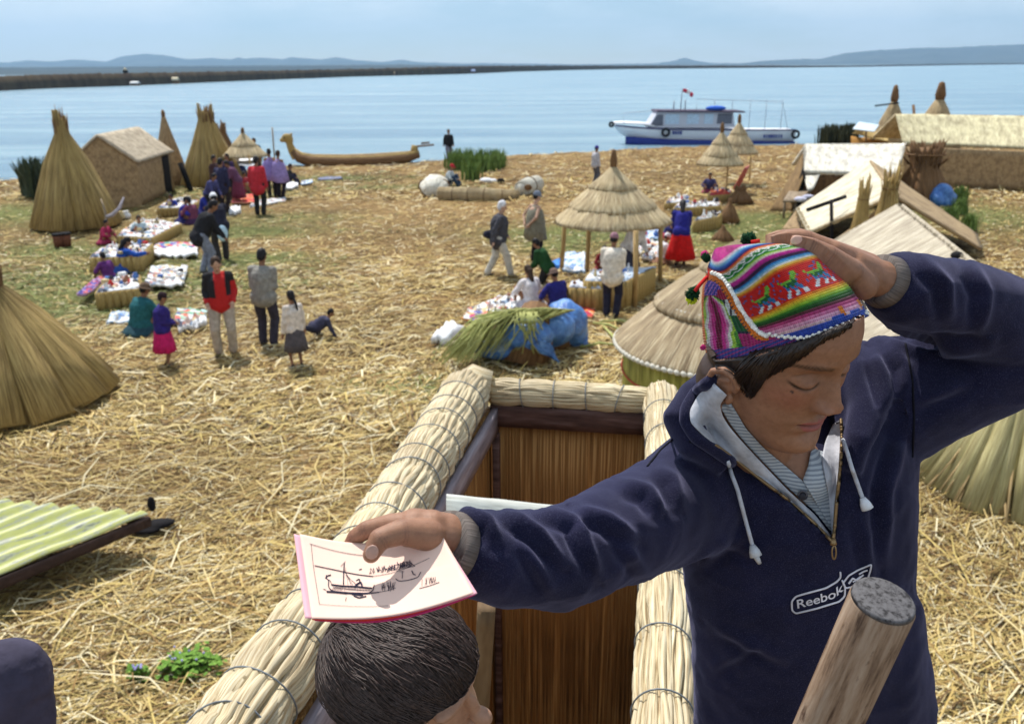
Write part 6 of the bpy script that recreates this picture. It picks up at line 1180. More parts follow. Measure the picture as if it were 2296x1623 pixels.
def strand(pl, bv, off, r, n=40, nn=8): q = respl(pl, n); return tube([onsurf(x, y, bv, off) for x, y in q], r, nn)
obj('hood_hem', strand([(1598, 850), (1560, 878), (1538, 915), (1536, 945), (1560, 982), (1600, 1008), (1640, 1036)], bvA, .004, .0075, 50, 12), M_navy, boy)
bvz = bvA
zp = []
for pl in (ZL[2:], ZR):
    q = respl(pl, 260); zp.append(tube([onsurf(x, y, bvA, .013) for x, y in respl(pl, 60)], .0022, 8))
    for i in range(0, 260, 2 if pl is ZR else 2):
        zp.append(ellip(onsurf(q[i][0], q[i][1], bvA, .0155), (.0021, .0012, .0012), None, 6, 4))
m, t_, b, N, L = nt('brass'); b.inputs['Base Color'].default_value = (.30, .20, .10, 1); b.inputs['Metallic'].default_value = .7; b.inputs['Roughness'].default_value = .4; M_brass = m
obj('zip', addall(zp), M_brass, boy); obj('zip_pull', addall([tube([onsurf(1867, 1208, bvA, .016), onsurf(1869, 1222, bvA, .016)], .004, 10), tube([onsurf(1870 + 4.5 * math.cos(a), 1238 + 15 * math.sin(a), bvA, .014) for a in np.linspace(0, 6.283, 25)], .0012, 6, caps=False)]), M_brass, boy)
for pl, kn, tl in (([(1632, 1032), (1640, 1062), (1654, 1098), (1670, 1160), (1687, 1222)], (1692, 1238), (1703, 1262)), ([(1890, 985), (1900, 1015), (1911, 1052), (1934, 1116)], (1942, 1132), None)):
    o = obj('drawstring', strand(pl, bvA, .010, .0026), M_lin, boy); k0 = onsurf(pl[-1][0], pl[-1][1], bvA, .011); k1 = onsurf(kn[0] + 3, kn[1] + 8, bvA, .012); obj('toggle', tube([k0, (k0 + k1) / 2, k1], [.0035, .0065, .0078], 14, round_ends=False), C('toggle', (.60, .62, .66), rough=.35), o)
    if tl: obj('string_end', tube([k1, onsurf(tl[0] - 4, tl[1] - 8, bvA, .011), onsurf(tl[0], tl[1], bvA, .010)], [.004, .0035, .0028], 8), C('toggle', (.6, .62, .66)), o)
obj('loose_thread', strand([(1548, 982), (1570, 984), (1592, 982)], bvA, .006, .0009), M_lin, boy)
obj('seam', addall([strand([(2030, 770), (2046, 850), (2050, 940), (2046, 1025)], bvS, .001, .0014, 50), strand([(1508, 985), (1480, 1010), (1462, 1032), (1452, 1045)], bvS, .0015, .0016), strand([(1545, 990), (1590, 1000), (1640, 1040), (1652, 1100)], bvS, .0015, .0016)]), C('seam_dark', (.006, .006, .012)), boy)
# cuffs
M_cuff = reed('ribbed_cuff', (.07, .06, .06), (.15, .125, .12), (.22, .19, .18), su=380, sv=10, bd=.002)
c1_, c0_ = P(1014, 1231, .914), P(990, 1222, .904); obj('cuff', tube([c1_, c0_ + (c1_ - c0_) * .3, c0_, c0_ + (c1_ - c0_) * .12, c0_ + (c1_ - c0_) * .5], [.0395, .0380, .0362, .032, .014], 36, caps=True), M_cuff, boy)
c1_, c0_ = P(1986, 633, 1.078), P(1964, 623, 1.068); obj('cuff', tube([c1_, c0_ + (c1_ - c0_) * .3, c0_, c0_ + (c1_ - c0_) * .12, c0_ + (c1_ - c0_) * .5], [.0330, .0312, .0290, .0255, .012], 36, caps=True), M_cuff, boy)
# chest badge: lettering and outline copied from the photo
M_emb = C('embroidery', (.62, .60, .66))
badge = obj('chest_badge', addall([strand([(1884, 1282), (1885, 1294), (1876, 1304), (1852, 1318), (1800, 1332), (1784, 1337), (1775, 1348), (1776, 1368), (1784, 1375), (1830, 1364), (1882, 1348), (1894, 1336), (1895, 1316), (1888, 1300)], bvS, .0035, .0012, 120), strand([(1893, 1303), (1903, 1290), (1925, 1277), (1954, 1265), (1952, 1277), (1946, 1296), (1925, 1312), (1897, 1318), (1890, 1308), (1893, 1303)], bvS, .0035, .0011, 100)]), M_emb, boy)
cu = bpy.data.curves.new('t', 'FONT'); cu.body = 'Reebok'; cu.size = 1; cu.extrude = 0; cu.offset = .012; to = bpy.data.objects.new('t', cu); COL.objects.link(to); dg = bpy.context.evaluated_depsgraph_get(); dg.update(); tm = bpy.data.meshes.new_from_object(to.evaluated_get(dg)); tv = np.array([v.co for v in tm.vertices]); tf = [tuple(p.vertices) for p in tm.polygons]; bpy.data.objects.remove(to); bpy.data.meshes.remove(tm)
W_ = tv[:, 0].max(); base_pts = np.array([(1786, 1364), (1835, 1352), (1872, 1340), (1892, 1322)]); TV = []; 
for x, y, _ in tv:
    u = x / W_; bx_ = np.interp(u, [0, .45, .8, 1], base_pts[:, 0]); by2 = np.interp(u, [0, .45, .8, 1], base_pts[:, 1]); TV.append(onsurf(bx_ - y * 3 + .0, by2 - y * 27, bvS, .0045))
nV = len(TV); back = [p + nrm(p - CPOS) * .002 for p in TV]
obj('lettering', Geo(np.array(TV + back), tf + [tuple(i + nV for i in f[::-1]) for f in tf]), M_emb, badge, False)
obj('emblem', addall([strand([(1903, 1308), (1912, 1296), (1920, 1300), (1930, 1292)], bvS, .004, .0012), strand([(1912, 1304), (1924, 1298), (1936, 1288)], bvS, .004, .001), strand([(1926, 1287), (1936, 1281), (1945, 1278)], bvS, .004, .001), strand([(1915, 1309), (1926, 1304)], bvS, .004, .001)]), M_emb, badge)
# ---------------------------------------------------------------- knitted cap
TT = [-.22, -.12, 0, .12, .25, .35, .5, .85, .93, 1, 1.12]
KA = [(1612, 552), (1600, 556), (1594, 575), (1586, 596), (1582, 618), (1577, 640), (1573, 672), (1572, 742), (1577, 775), (1583, 798), (1592, 813)]
KL = [(1618, 550), (1608, 566), (1606, 588), (1620, 607), (1630, 622), (1640, 640), (1655, 662), (1690, 722), (1702, 742), (1708, 772), (1700, 803)]
KM = [(1626, 548), (1636, 550), (1655, 551), (1680, 556), (1704, 565), (1722, 577), (1745, 600), (1804, 676), (1822, 705), (1836, 738), (1842, 757)]
KR = [(1630, 549), (1655, 545), (1700, 545), (1742, 545), (1782, 550), (1810, 556), (1836, 570), (1902, 640), (1924, 670), (1945, 700), (1951, 708)]
DA = [1.06, 1.065, 1.07, 1.075, 1.08, 1.085, 1.09, 1.10, 1.10, 1.10, 1.10]; DL = [1.045, 1.03, 1.02, 1.01, 1.005, 1.0, .995, .992, .992, .994, 1.0]; DM = [1.045, 1.02, .995, .975, .963, .957, .952, .945, .946, .948, .952]; DR = [1.05, 1.04, 1.03, 1.025, 1.02, 1.018, 1.018, 1.015, 1.015, 1.015, 1.018]
nt_, nu_ = 330, 520; ts = np.linspace(-.22, 1.12, nt_)
def sm(t, tab): return np.array([np.interp(t + q, TT, tab) for q in (-.05, -.025, 0, .025, .05)]).mean(0) if True else 0
def ptab(K, D): K = np.array(K, float); return lambda t: np.array([np.mean([np.interp(t + q, TT, K[:, 0]) for q in (-.04, -.02, 0, .02, .04)]), np.mean([np.interp(t + q, TT, K[:, 1]) for q in (-.04, -.02, 0, .02, .04)]), np.mean([np.interp(t + q, TT, D) for q in (-.04, -.02, 0, .02, .04)])])
fA, fL, fM, fR = ptab(KA, DA), ptab(KL, DL), ptab(KM, DM), ptab(KR, DR)
def cmr(pts, n):
    pts = np.array(pts); m_ = len(pts); out = []
    for i in range(m_):
        p0, p1, p2, p3 = pts[(i - 1) % m_], pts[i], pts[(i + 1) % m_], pts[(i + 2) % m_]
        for k in range(n[i]):
            t = k / n[i]; out.append(.5 * ((2 * p1) + (-p0 + p2) * t + (2 * p0 - 5 * p1 + 4 * p2 - p3) * t * t + (-p0 + 3 * p1 - 3 * p2 + p3) * t ** 3))
    return np.array(out)
seg = [90, 130, 130, 60, 50, 60]; rings = []; UVt = []
for t in ts:
    a, l, m_, r = fA(t), fL(t), fM(t), fR(t); c_ = (a + r) / 2; b1_ = np.array([r[0] * .75 + a[0] * .25, r[1] * .75 + a[1] * .25, 1.12]); b2_ = np.array([r[0] * .3 + a[0] * .7, r[1] * .3 + a[1] * .7, 1.17])
    if t < .1: k = np.clip((t + .22) / .32, 0, 1); b1_[2] = 1.055 + (1.12 - 1.055) * k; b2_[2] = 1.06 + (1.17 - 1.06) * k
    q = cmr([P(*a), P(*l), P(*m_), P(*r), P(*b1_), P(*b2_)], seg); rings.append(q)
nu_ = sum(seg); hat = loft([r[::-1] for r in rings][::-1], caps=True)
# vertex order: ring index i from t=1.12 down to -.22, vertices reversed
hx, hy, hd_ = projN(hat.v); Tt = np.repeat(ts[::-1], nu_); Uu = np.tile(np.arange(nu_)[::-1], nt_)
stripes = [(-.22, (.62, .03, .30)), (-.02, (.60, .04, .32)), (.02, (.85, .80, .85)), (.05, (.25, .60, .85)), (.085, (.03, .14, .60)), (.115, (.03, .03, .16)), (.135, (.70, .06, .05)), (.16, (.90, .30, .03)), (.185, (.90, .86, .80)), (.205, (.03, .24, .06)), (.275, (.03, .30, .06)), (.29, (.45, .75, .08)), (.315, (.88, .88, .70)), (.335, (.75, .04, .42)), (.365, (.60, .03, .35)), (.385, (.03, .02, .05)), (.41, (.07, .03, .10)), (.425, (.03, .25, .62)), (.455, (.25, .60, .85)), (.475, (.88, .88, .88)), (.495, (.95, .60, .05)), (.515, (.90, .25, .02)), (.535, (.72, .02, .02)), (.785, (.74, .03, .02)), (.805, (.90, .30, .02)), (.83, (.85, .70, .05)), (.852, (.35, .60, .05)), (.872, (.04, .22, .03)), (.895, (.02, .05, .02)), (.915, (.30, .02, .10)), (.93, (.72, .10, .32)), (.955, (.80, .38, .55)), (.972, (.78, .6, .70)), (.982, (.85, .30, .03)), (.99, (.05, .10, .50)), (1.12, (.03, .06, .42))]
sp = np.array([s[0] for s in stripes]); scol = np.array([s[1] for s in stripes])
rows_ = 78; tq = np.floor((Tt + .22) / 1.34 * rows_) / rows_ * 1.34 - .22 + .5 / rows_ * 1.34
def srgb_mix(t): return np.stack([np.interp(t, sp, scol[:, k]) for k in range(3)], 1)
hc = srgb_mix(tq)
uu = Uu.astype(float); us_ = np.floor(uu / 4.4)                      # stitch columns
# blue zone at the brim with orange dabs towards the front
zone = (tq > .975) & (uu > 260); hc[zone] = (.03, .08, .45); dab = (tq > .93) & (tq < .99) & (uu > 275) & (((us_ // 5) % 3) == 0); hc[dab] = (.85, .25, .02); dab = (tq > .96) & (uu > 240); hc[dab & (((us_ + tq * 80) % 9) < 6)] = (.04, .10, .48)
LL = ["..........gg..", ".........ggg..", "g.......ggg...", ".gggggggGg....", "..GgGGGGGG....", "..bGGbGGbb....", "..bb.bb.bbb...", "..ww..bb.bb...", ".ww...ww..ww..", "ww...ww...ww.."]
cm = {'g': (.22, .55, .06), 'G': (.02, .14, .04), 'b': (.05, .22, .50), 'w': (.80, .85, .88)}
for c0_, t0_ in ((112, .575), (192, .565), (262, .555)):
    for rI, row in enumerate(LL):
        for cI, ch in enumerate(row):
            if ch in cm:
                cidx = c0_ + cI * 4.6; sel = (uu >= cidx) & (uu < cidx + 4.6) & (Tt >= t0_ + rI * .0215) & (Tt < t0_ + rI * .0215 + .0215); hc[sel] = cm[ch]
rs = np.random.default_rng(5); rnd = rs.random(20000); hsh = rnd[((us_.astype(int) * 131 + np.floor(tq * 400).astype(int) * 17) % 20000)]
sel = (Tt > .54) & (Tt < .78) & (hsh > .90); hc[sel & (np.abs(hc[:, 0] - .73) < .05)] = (.06, .12, .38)
zig = (np.abs(Tt - .20 - .018 * np.sin(us_ * .9)) < .012); hc[zig] = (.88, .86, .82); zig = (np.abs(Tt - .24 - .02 * np.abs(np.sin(us_ * .35))) < .008); hc[zig] = (.7, .8, .75)
# ear flap side of the cap (behind the white trim)
TRIM = [(1598, 612), (1608, 614), (1624, 625), (1642, 654), (1660, 688), (1674, 711), (1696, 740), (1714, 752), (1742, 758.5), (1805, 763), (1843, 749.5), (1877, 738), (1912, 725), (1934, 715), (1946, 704)]
tr = np.array(TRIM, float); flap = (hy > np.interp(hx, tr[:, 0], tr[:, 1])) & (hx < 1850) & (hd_ < 1.105) & (hy > 612)
fu = (hx - np.interp(hy, [612, 640, 700, 760, 812], [1592, 1576, 1571, 1575, 1592])); fw_ = fu + .0; fy = hy
FC = np.tile(np.array([.30, .03, .14]), (len(hx), 1)).astype(float)
def put(mask, rgb): FC[mask] = rgb
put(fy < 700, (.35, .04, .10)); put((fy < 662) & (fu < 45), (.06, .06, .42)); put((fy < 662) & (fu < 45) & (((hx * .35 + hy * .2).astype(int) % 3) == 0), (.45, .18, .55)); put((fu > 33) & (fy > 650) & (fy < 690), (.40, .02, .08))
cxl = 1594 + (fy - 668) * .20 + 5 * np.sin((fy - 668) / 25); dl = np.abs(hx - cxl); wl_ = 46 * np.clip(np.sin(np.clip((fy - 660) / 158, 0, 1) ** .8 * math.pi * .86), 0, 1) ** .9 * (1 + .08 * np.sin(fy * .14))
for f_, rgb in ((1.25, (.02, .12, .04)), (1.0, (.10, .35, .05)), (.82, (.42, .68, .08)), (.64, (.80, .82, .75)), (.48, (.75, .25, .52)), (.34, (.62, .04, .28)), (.14, (.18, .01, .05))): put((dl < wl_ * f_) & (fy > 664), rgb)
rt_ = (hx > 1618 + (fy - 670) * .42); put(rt_ & (fy > 672) & (fy < 708), (.72, .80, .82)); put(rt_ & (fy > 672) & (fy < 708) & ((hx.astype(int) // 5) % 3 == 0), (.05, .04, .06)); put(rt_ & (fy >= 708) & (fy < 746), (.02, .13, .05)); put(rt_ & (fy >= 746), (.42, .03, .16)); put(rt_ & (fy > 744) & (fy < 749), (.03, .03, .06))
dtr = np.full(len(hx), 1e9)
for i in range(len(tr) - 1):
    a_, b_ = tr[i], tr[i + 1]; ab = b_ - a_; q = np.c_[hx, hy] - a_; tt_ = np.clip((q @ ab) / (ab @ ab), 0, 1); dtr = np.minimum(dtr, np.linalg.norm(q - tt_[:, None] * ab, axis=1))
put((dtr < 19) & (fy < 764) & (hx < 1722), (.85, .24, .03)); put((dtr < 19) & (dtr > 14) & (((hx + hy).astype(int) // 4) % 3 == 0) & (hx < 1722), (.05, .04, .08))
bot = np.interp(hx, [1590, 1680, 1760, 1850], [812, 803, 780, 752]); put(fy > bot - 26, (.06, .07, .32)); put((fy > bot - 26) & ((((hx * .9 + fy * 2.2)).astype(int) // 5) % 4 == 0), (.45, .05, .20)); put((fy > bot - 7), (.06, .05, .30)); put((fy > bot - 5) & ((hx.astype(int) // 9) % 2 == 0), (.70, .10, .10))
put(fu < 5, (.80, .22, .06))
hc[flap] = FC[flap]
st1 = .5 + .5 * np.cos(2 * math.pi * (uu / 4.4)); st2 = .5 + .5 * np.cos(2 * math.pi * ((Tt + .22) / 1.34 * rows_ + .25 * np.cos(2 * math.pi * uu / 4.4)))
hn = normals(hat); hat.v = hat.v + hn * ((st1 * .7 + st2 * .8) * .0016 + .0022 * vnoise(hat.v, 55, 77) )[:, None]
hc = np.clip(hc * (.42 + .74 * (st1 * .45 + st2 * .55))[:, None] * (1 + .42 * (hsh - .5))[:, None], 0, .92); hat.c = hc  # shade between the stitches is painted into the wool colour
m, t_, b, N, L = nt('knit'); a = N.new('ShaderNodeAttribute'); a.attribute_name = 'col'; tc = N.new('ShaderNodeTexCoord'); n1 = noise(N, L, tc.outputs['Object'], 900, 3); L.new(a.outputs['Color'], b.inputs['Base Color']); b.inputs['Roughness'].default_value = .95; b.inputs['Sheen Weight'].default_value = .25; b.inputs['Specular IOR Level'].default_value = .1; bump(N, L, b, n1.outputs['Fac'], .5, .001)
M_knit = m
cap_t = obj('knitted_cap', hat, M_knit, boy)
bvH = BVHTree.FromPolygons([Vector(v) for v in hat.v], hat.f[:-2])
hb3 = BVHTree.FromPolygons([Vector(v) for v in HBASE.v], HBASE.f); bx_, by3, bz_ = projN(bd.v); loc_ = HL_(bd.v); moved = bd.v.copy()
for i in np.where((loc_[:, 2] > -.02) & (np.linalg.norm(loc_, axis=1) < .16) & (by3 < 830))[0]:
    v = bd.v[i]; n_ = hb3.find_nearest(Vector(v), .006)
    if n_[0] is None: continue
    brim_ = np.interp(bx_[i], [1590, 1680, 1760, 1805, 1843, 1877, 1912, 1946], [812, 803, 778, 763, 750, 738, 725, 704])
    if by3[i] < brim_ - 3: v = v + (HW((0, -.01, .0)) - v) * .20 * min(1, (brim_ - 3 - by3[i]) / 14); moved[i] = v
    else: continue
    d_ = nrm(v - CPOS); h_ = bvH.ray_cast(Vector(CPOS), Vector(d_))
    if h_[0] is not None and np.linalg.norm(np.array(h_[0]) - CPOS) > np.linalg.norm(v - CPOS) + .035: continue
    if h_[0] is not None and np.linalg.norm(np.array(h_[0]) - CPOS) + .005 > np.linalg.norm(v - CPOS): moved[i] = np.array(h_[0]) + d_ * .006
bd.v = moved
obj('body', bd, M_bskin, boy)
M_wool = C('white_wool', (.82, .80, .76), sc_=200); M_dgreen = C('green_wool', (.008, .05, .018), sc_=200); M_red = C('red_wool', (.55, .02, .02)); M_yel = C('yellow_wool', (.65, .72, .03), sc_=200)
q = respl(TRIM, 62); gs = []
for i, (x, y) in enumerate(q):
    big_ = 1.0 if x < 1722 else .62; gs.append(ellip(onsurf(x, y + (0 if x < 1722 else (-3 if i % 2 else -6)), bvH, .0016), np.array([.0034, .0026, .0030]) * big_ * RNG.uniform(.85, 1.2), None, 8, 6))
obj('crochet_trim', addall(gs), M_wool, cap_t); gs = []
for x, y in respl([(1946, 704), (1937, 680), (1906, 640), (1880, 606), (1858, 582)], 26): gs.append(ellip(onsurf(x - 1.5, y, bvH, .0), (.0022, .0022, .0022), None, 8, 6))
obj('crochet_edge', addall(gs), M_wool, cap_t)
def pom(x, y, d, r, mat_, mat2=None, nm='pompom'):
    c = P(x, y, d); gs = []; g2 = []
    for i in range(260):
        v = nrm(RNG.normal(size=3)); e = c + v * r * RNG.uniform(.8, 1.1); cam_c = CRn.T @ v; (g2 if mat2 and cam_c[1] < -.55 else gs).append(tube([c + v * r * .3, e + RNG.normal(size=3) * r * .1], [r * .10, r * .085], 5))
    o = obj(nm, addall(gs), mat_, cap_t); 
    if g2: obj('pompom_underside', addall(g2), mat2, o)
pom(1553, 658, 1.06, .0085, M_dgreen, None); pom(1551, 670, 1.064, .0068, M_yel); pom(1583, 578, 1.062, .0055, M_dgreen); pom(1580, 570, 1.066, .0045, C('pink_wool', (.65, .05, .25))); pom(1678, 537, 1.03, .0088, M_dgreen); pom(1576, 779, 1.07, .0035, C('pink_wool', (.65, .05, .25)))
obj('tassel_cord', tube([P(1593, 617, 1.06), P(1582, 624, 1.055), P(1568, 640, 1.05), P(1558, 653, 1.052)], .0022, 8), M_red, cap_t); obj('tassel_cord', tube([P(1594, 606, 1.058), P(1595, 616, 1.052), P(1593, 624, 1.055)], .0040, 8), M_red, cap_t); obj('tassel_cord', tube([P(1703, 540, 1.02), P(1684, 543, 1.02)], .0022, 8), M_red, cap_t)
# ---------------------------------------------------------------- hair
bvB = BVHTree.FromPolygons([Vector(v) for v in bd.v], bd.f)
E1 = [(1652, 798), (1700, 795), (1760, 778), (1820, 765), (1880, 738), (1912, 722)]; E2 = [(1676, 893), (1690, 884), (1702, 862), (1716, 846), (1764, 822), (1806, 792), (1835, 766), (1880, 744), (1914, 726)]
E1 = [(1640, 800), (1655, 802), (1680, 800), (1720, 790), (1760, 780), (1800, 768), (1840, 752), (1880, 738), (1915, 722)]
gs = [ribbon([(1604, 824), (1628, 828), (1642, 838), (1650, 850), (1664, 872), (1678, 891), (1690, 884), (1704, 862), (1720, 844), (1764, 822), (1806, 794), (1838, 768), (1880, 748), (1912, 730)], [(1600, 806), (1625, 805), (1642, 803), (1652, 800), (1664, 798), (1676, 796), (1690, 794), (1704, 790), (1720, 786), (1764, 775), (1806, 765), (1838, 752), (1880, 735), (1910, 720)], bvB, .0022, .004, 80, 10)]
rs = np.random.default_rng(9); bot = respl([(1644, 838), (1664, 872), (1678, 893), (1690, 886), (1704, 864), (1720, 846), (1764, 824), (1806, 796), (1838, 770), (1880, 750), (1912, 731)], 200); top_ = respl([(1650, 796), (1690, 790), (1740, 778), (1800, 764), (1850, 745), (1890, 730), (1915, 716)], 200)
for i in range(520):
    k = rs.integers(0, 200); b_ = bot[k] + rs.normal(size=2) * [2, 2.2]; kk = int(np.clip(k * .8 + 35 + rs.normal() * 8, 0, 199)); a_ = top_[kk] + [0, rs.uniform(-6, 4)]; md = (a_ + b_) / 2 + [rs.normal() * 2, -4]; gs.append(tube([onsurf(a_[0], a_[1], bvB, .004), onsurf(md[0], md[1], bvB, .0062 + rs.random() * .003), onsurf(b_[0], b_[1], bvB, .0022)], [.0011, .0011, .0004], 4))
for i in range(60): x = rs.uniform(1908, 1926); y = rs.uniform(706, 728); d_ = proj(HW((-.066, .052, .045)))[2]; gs.append(tube([P(x, y, d_), P(x + 1, y + 25, d_ + .002), P(x - 1 + rs.normal() * 2, y + rs.uniform(35, 60), d_ + .003)], [.0014, .0014, .0005], 4))
m, t_, b, N, L = nt('boy_hair'); tc = N.new('ShaderNodeTexCoord'); n1 = noise(N, L, tc.outputs['Object'], 300, 2); r1 = ramp(N, [(.3, (.009, .005, .004)), (.7, (.036, .020, .015))]); L.new(n1.outputs['Fac'], r1.inputs['Fac']); L.new(r1.outputs['Color'], b.inputs['Base Color']); b.inputs['Roughness'].default_value = .42; M_bhair = m
obj('hair', addall(gs), M_bhair, boy)
# ---------------------------------------------------------------- the cards
def cardgrid(tl, tr_, br, bl_, sag, n=40, th=.0006, off=0.0):
    fr = []; 
    for j in range(n + 1):
        for i in range(n + 1):
            u, v = i / n, j / n; a = np.array(tl) * (1 - u) * (1 - v) + np.array(tr_) * u * (1 - v) + np.array(br) * u * v + np.array(bl_) * (1 - u) * v
            s_ = math.sin(math.pi * u) * sag; a = a + np.array([0, s_ * (0.9 if v > .5 else 1.0) + (8 * math.sin(math.pi * u * 2) if False else 0), off + .012 * math.sin(math.pi * u)])
            fr.append(P(*a))
    fr = np.array(fr); nn_ = nrm(np.cross(fr[1] - fr[0], fr[n + 1] - fr[0])); 
    if nn_ @ (CPOS - fr[0]) < 0: nn_ = -nn_
    V = np.vstack([fr + nn_ * th / 2, fr - nn_ * th / 2]); K_ = (n + 1) ** 2; F = []; q = lambda i, j: j * (n + 1) + i
    for j in range(n):
        for i in range(n): f = (q(i, j), q(i, j + 1), q(i + 1, j + 1), q(i + 1, j)); F.append(f); F.append(tuple(K_ + k for k in f[::-1]))
    rim = [q(i, 0) for i in range(n)] + [q(n, j) for j in range(n)] + [q(n - i, n) for i in range(n)] + [q(0, n - j) for j in range(n)]
    for k in range(len(rim)): x, y = rim[k], rim[(k + 1) % len(rim)]; F.append((x, y, K_ + y, K_ + x))
    def at(u, v, e=.0006):
        x, y = u * n, v * n; i, j = min(int(x), n - 1), min(int(y), n - 1); fx, fy_ = x - i, y - j
        p = fr[q(i, j)] * (1 - fx) * (1 - fy_) + fr[q(i + 1, j)] * fx * (1 - fy_) + fr[q(i + 1, j + 1)] * fx * fy_ + fr[q(i, j + 1)] * (1 - fx) * fy_; return p + nn_ * (th / 2 + e)
    return Geo(V, F), at
M_p1 = C('card_cream', (.86, .61, .51), var=.03, rough=.7, bd=.0002); M_p2 = C('card_pink', (.82, .42, .50), var=.05, rough=.7, bd=.0002); M_p3 = C('card_red', (.75, .05, .04), var=.05, rough=.7, bd=.0002)
TLc, TRc, BRc, BLc = (672, 1197, .884), (986, 1190, .884), (1062, 1329, .818), (699, 1386, .806)
g, at = cardgrid(TLc, TRc, BRc, BLc, 24)
card = tag(obj('printed_card', g, M_p1), 'cream card with an ink drawing of reed boats, held on top of the stack', 'card')
ink = []; M_ink = C('ink', (.035, .03, .06), rough=.8)
def line(pts, r=.0003, n=None):
    P_ = [at(u, v) for u, v in (respl(pts, n or max(3, len(pts) * 4)) if len(pts) > 2 else [(pts[0][0] + (pts[1][0] - pts[0][0]) * k / 10, pts[0][1] + (pts[1][1] - pts[0][1]) * k / 10) for k in range(11)])]; ink.append(tube(P_, r * .72, 4))
# picture position -> card coordinates (bilinear inverse by search)
UVg = np.array([(u, v) for v in np.linspace(0, 1, 101) for u in np.linspace(0, 1, 101)]); PXg = np.array([proj(at(u, v))[:2] for u, v in UVg])
def cu_(zx, zy):
    x, y = 642.9 + zx * .2603, 1102 + zy * .2603; k = np.argmin(((PXg - [x, y]) ** 2).sum(1)); return tuple(UVg[k])
def zl_(pts, r=.0003): line([cu_(*p) for p in pts], r)
zl_([(195, 448), (440, 510), (660, 552)], .00035); zl_([(205, 450), (225, 640), (255, 820), (280, 970)], .0003); zl_([(280, 970), (500, 985), (880, 975)], .0002)
zl_([(240, 632), (420, 672), (600, 706), (740, 726)], .0006); zl_([(740, 726), (900, 700), (1080, 640), (1235, 568)], .0003)
zl_([(860, 690), (900, 640), (1000, 610), (1040, 600), (1110, 640)], .0004)
for k in range(46): x = 700 + 400 * RNG.random(); y0_ = 715 - (x - 700) * .22 + RNG.normal() * 4; zl_([(x, y0_), (x + RNG.normal() * 8, y0_ - RNG.uniform(10, 55) * (1 if x > 720 else .4)), (x + 16, y0_ - 10)], .00028)
for k in range(30): x = 860 + 220 * RNG.random(); y0_ = 690 - (x - 860) * .2; zl_([(x, y0_), (x + 30, y0_ - 45 * RNG.random())], .00022)
zl_([(495, 610), (488, 700), (486, 800)], .0007); zl_([(470, 640), (500, 600)], .0003)
for k in range(5): zl_([(500, 650 + 15 * k), (530 + 20 * k, 800)], .00018)
zl_([(345, 720), (335, 745), (360, 760), (355, 800), (370, 830), (400, 855), (520, 868), (700, 870), (735, 855), (750, 800)], .0006); zl_([(385, 800), (480, 808), (600, 815), (740, 828)], .0011); zl_([(400, 822), (560, 838), (730, 846)], .0004)
for k in range(24): x = 400 + 14 * k; zl_([(x, 818), (x - 4, 850)], .00025)
zl_([(330, 745), (345, 722), (375, 716)], .0008); zl_([(368, 755), (384, 770), (380, 792)], .0004); zl_([(350, 858), (420, 866), (520, 874)], .0013); zl_([(520, 872), (640, 880), (800, 866)], .0008)
zl_([(585, 820), (610, 790), (640, 775), (655, 815)], .0014); zl_([(600, 765), (612, 748), (630, 755), (625, 772)], .0007); zl_([(310, 838), (345, 842)], .0004); zl_([(580, 895), (620, 912), (680, 896)], .0009); zl_([(560, 882), (610, 890), (660, 888)], .0010); zl_([(500, 940), (515, 905)], .0003)
zl_([(945, 748), (960, 772), (1040, 762), (1130, 738), (1150, 695)], .0006); zl_([(990, 685), (998, 745)], .0004); zl_([(970, 690), (1010, 684)], .0003); zl_([(1080, 680), (1092, 710), (1110, 715)], .0007); zl_([(1145, 830), (1230, 810), (1320, 775)], .0004)
for k in range(16): x = 1150 + 160 * RNG.random(); zl_([(x, 815 - (x - 1150) * .25), (x + RNG.normal() * 6, 745 - (x - 1150) * .1)], .00022)
for k in range(26): x = 810 + 120 * RNG.random(); y0_ = 860 - RNG.random() * 50; zl_([(x, y0_), (x + RNG.normal() * 8, y0_ - 45)], .00022)
zl_([(800, 860), (880, 850), (940, 825)], .0003); zl_([(622, 668), (650, 662)], .0006)
obj('ink_drawing', addall(ink), M_ink, card)
g, _ = cardgrid((659, 1197, .889), (983, 1192, .889), (1070, 1330, .821), (684, 1385, .812), 27, off=.0035); tag(obj('printed_card', g, M_p2), 'pink card directly beneath the cream card in the held stack', 'card')
g, _ = cardgrid((676, 1200, .894), (985, 1198, .894), (1054, 1333, .826), (700, 1389, .814), 28, off=.007); tag(obj('printed_card', g, M_p3), 'bright red card showing along the lower edge of the held stack', 'card')
g, _ = cardgrid((668, 1203, .898), (983, 1202, .898), (1066, 1333, .832), (706, 1391, .820), 31, off=.0105); tag(obj('printed_card', g, C('card_magenta', (.62, .05, .20), var=.05)), 'magenta card at the bottom of the held stack', 'card')
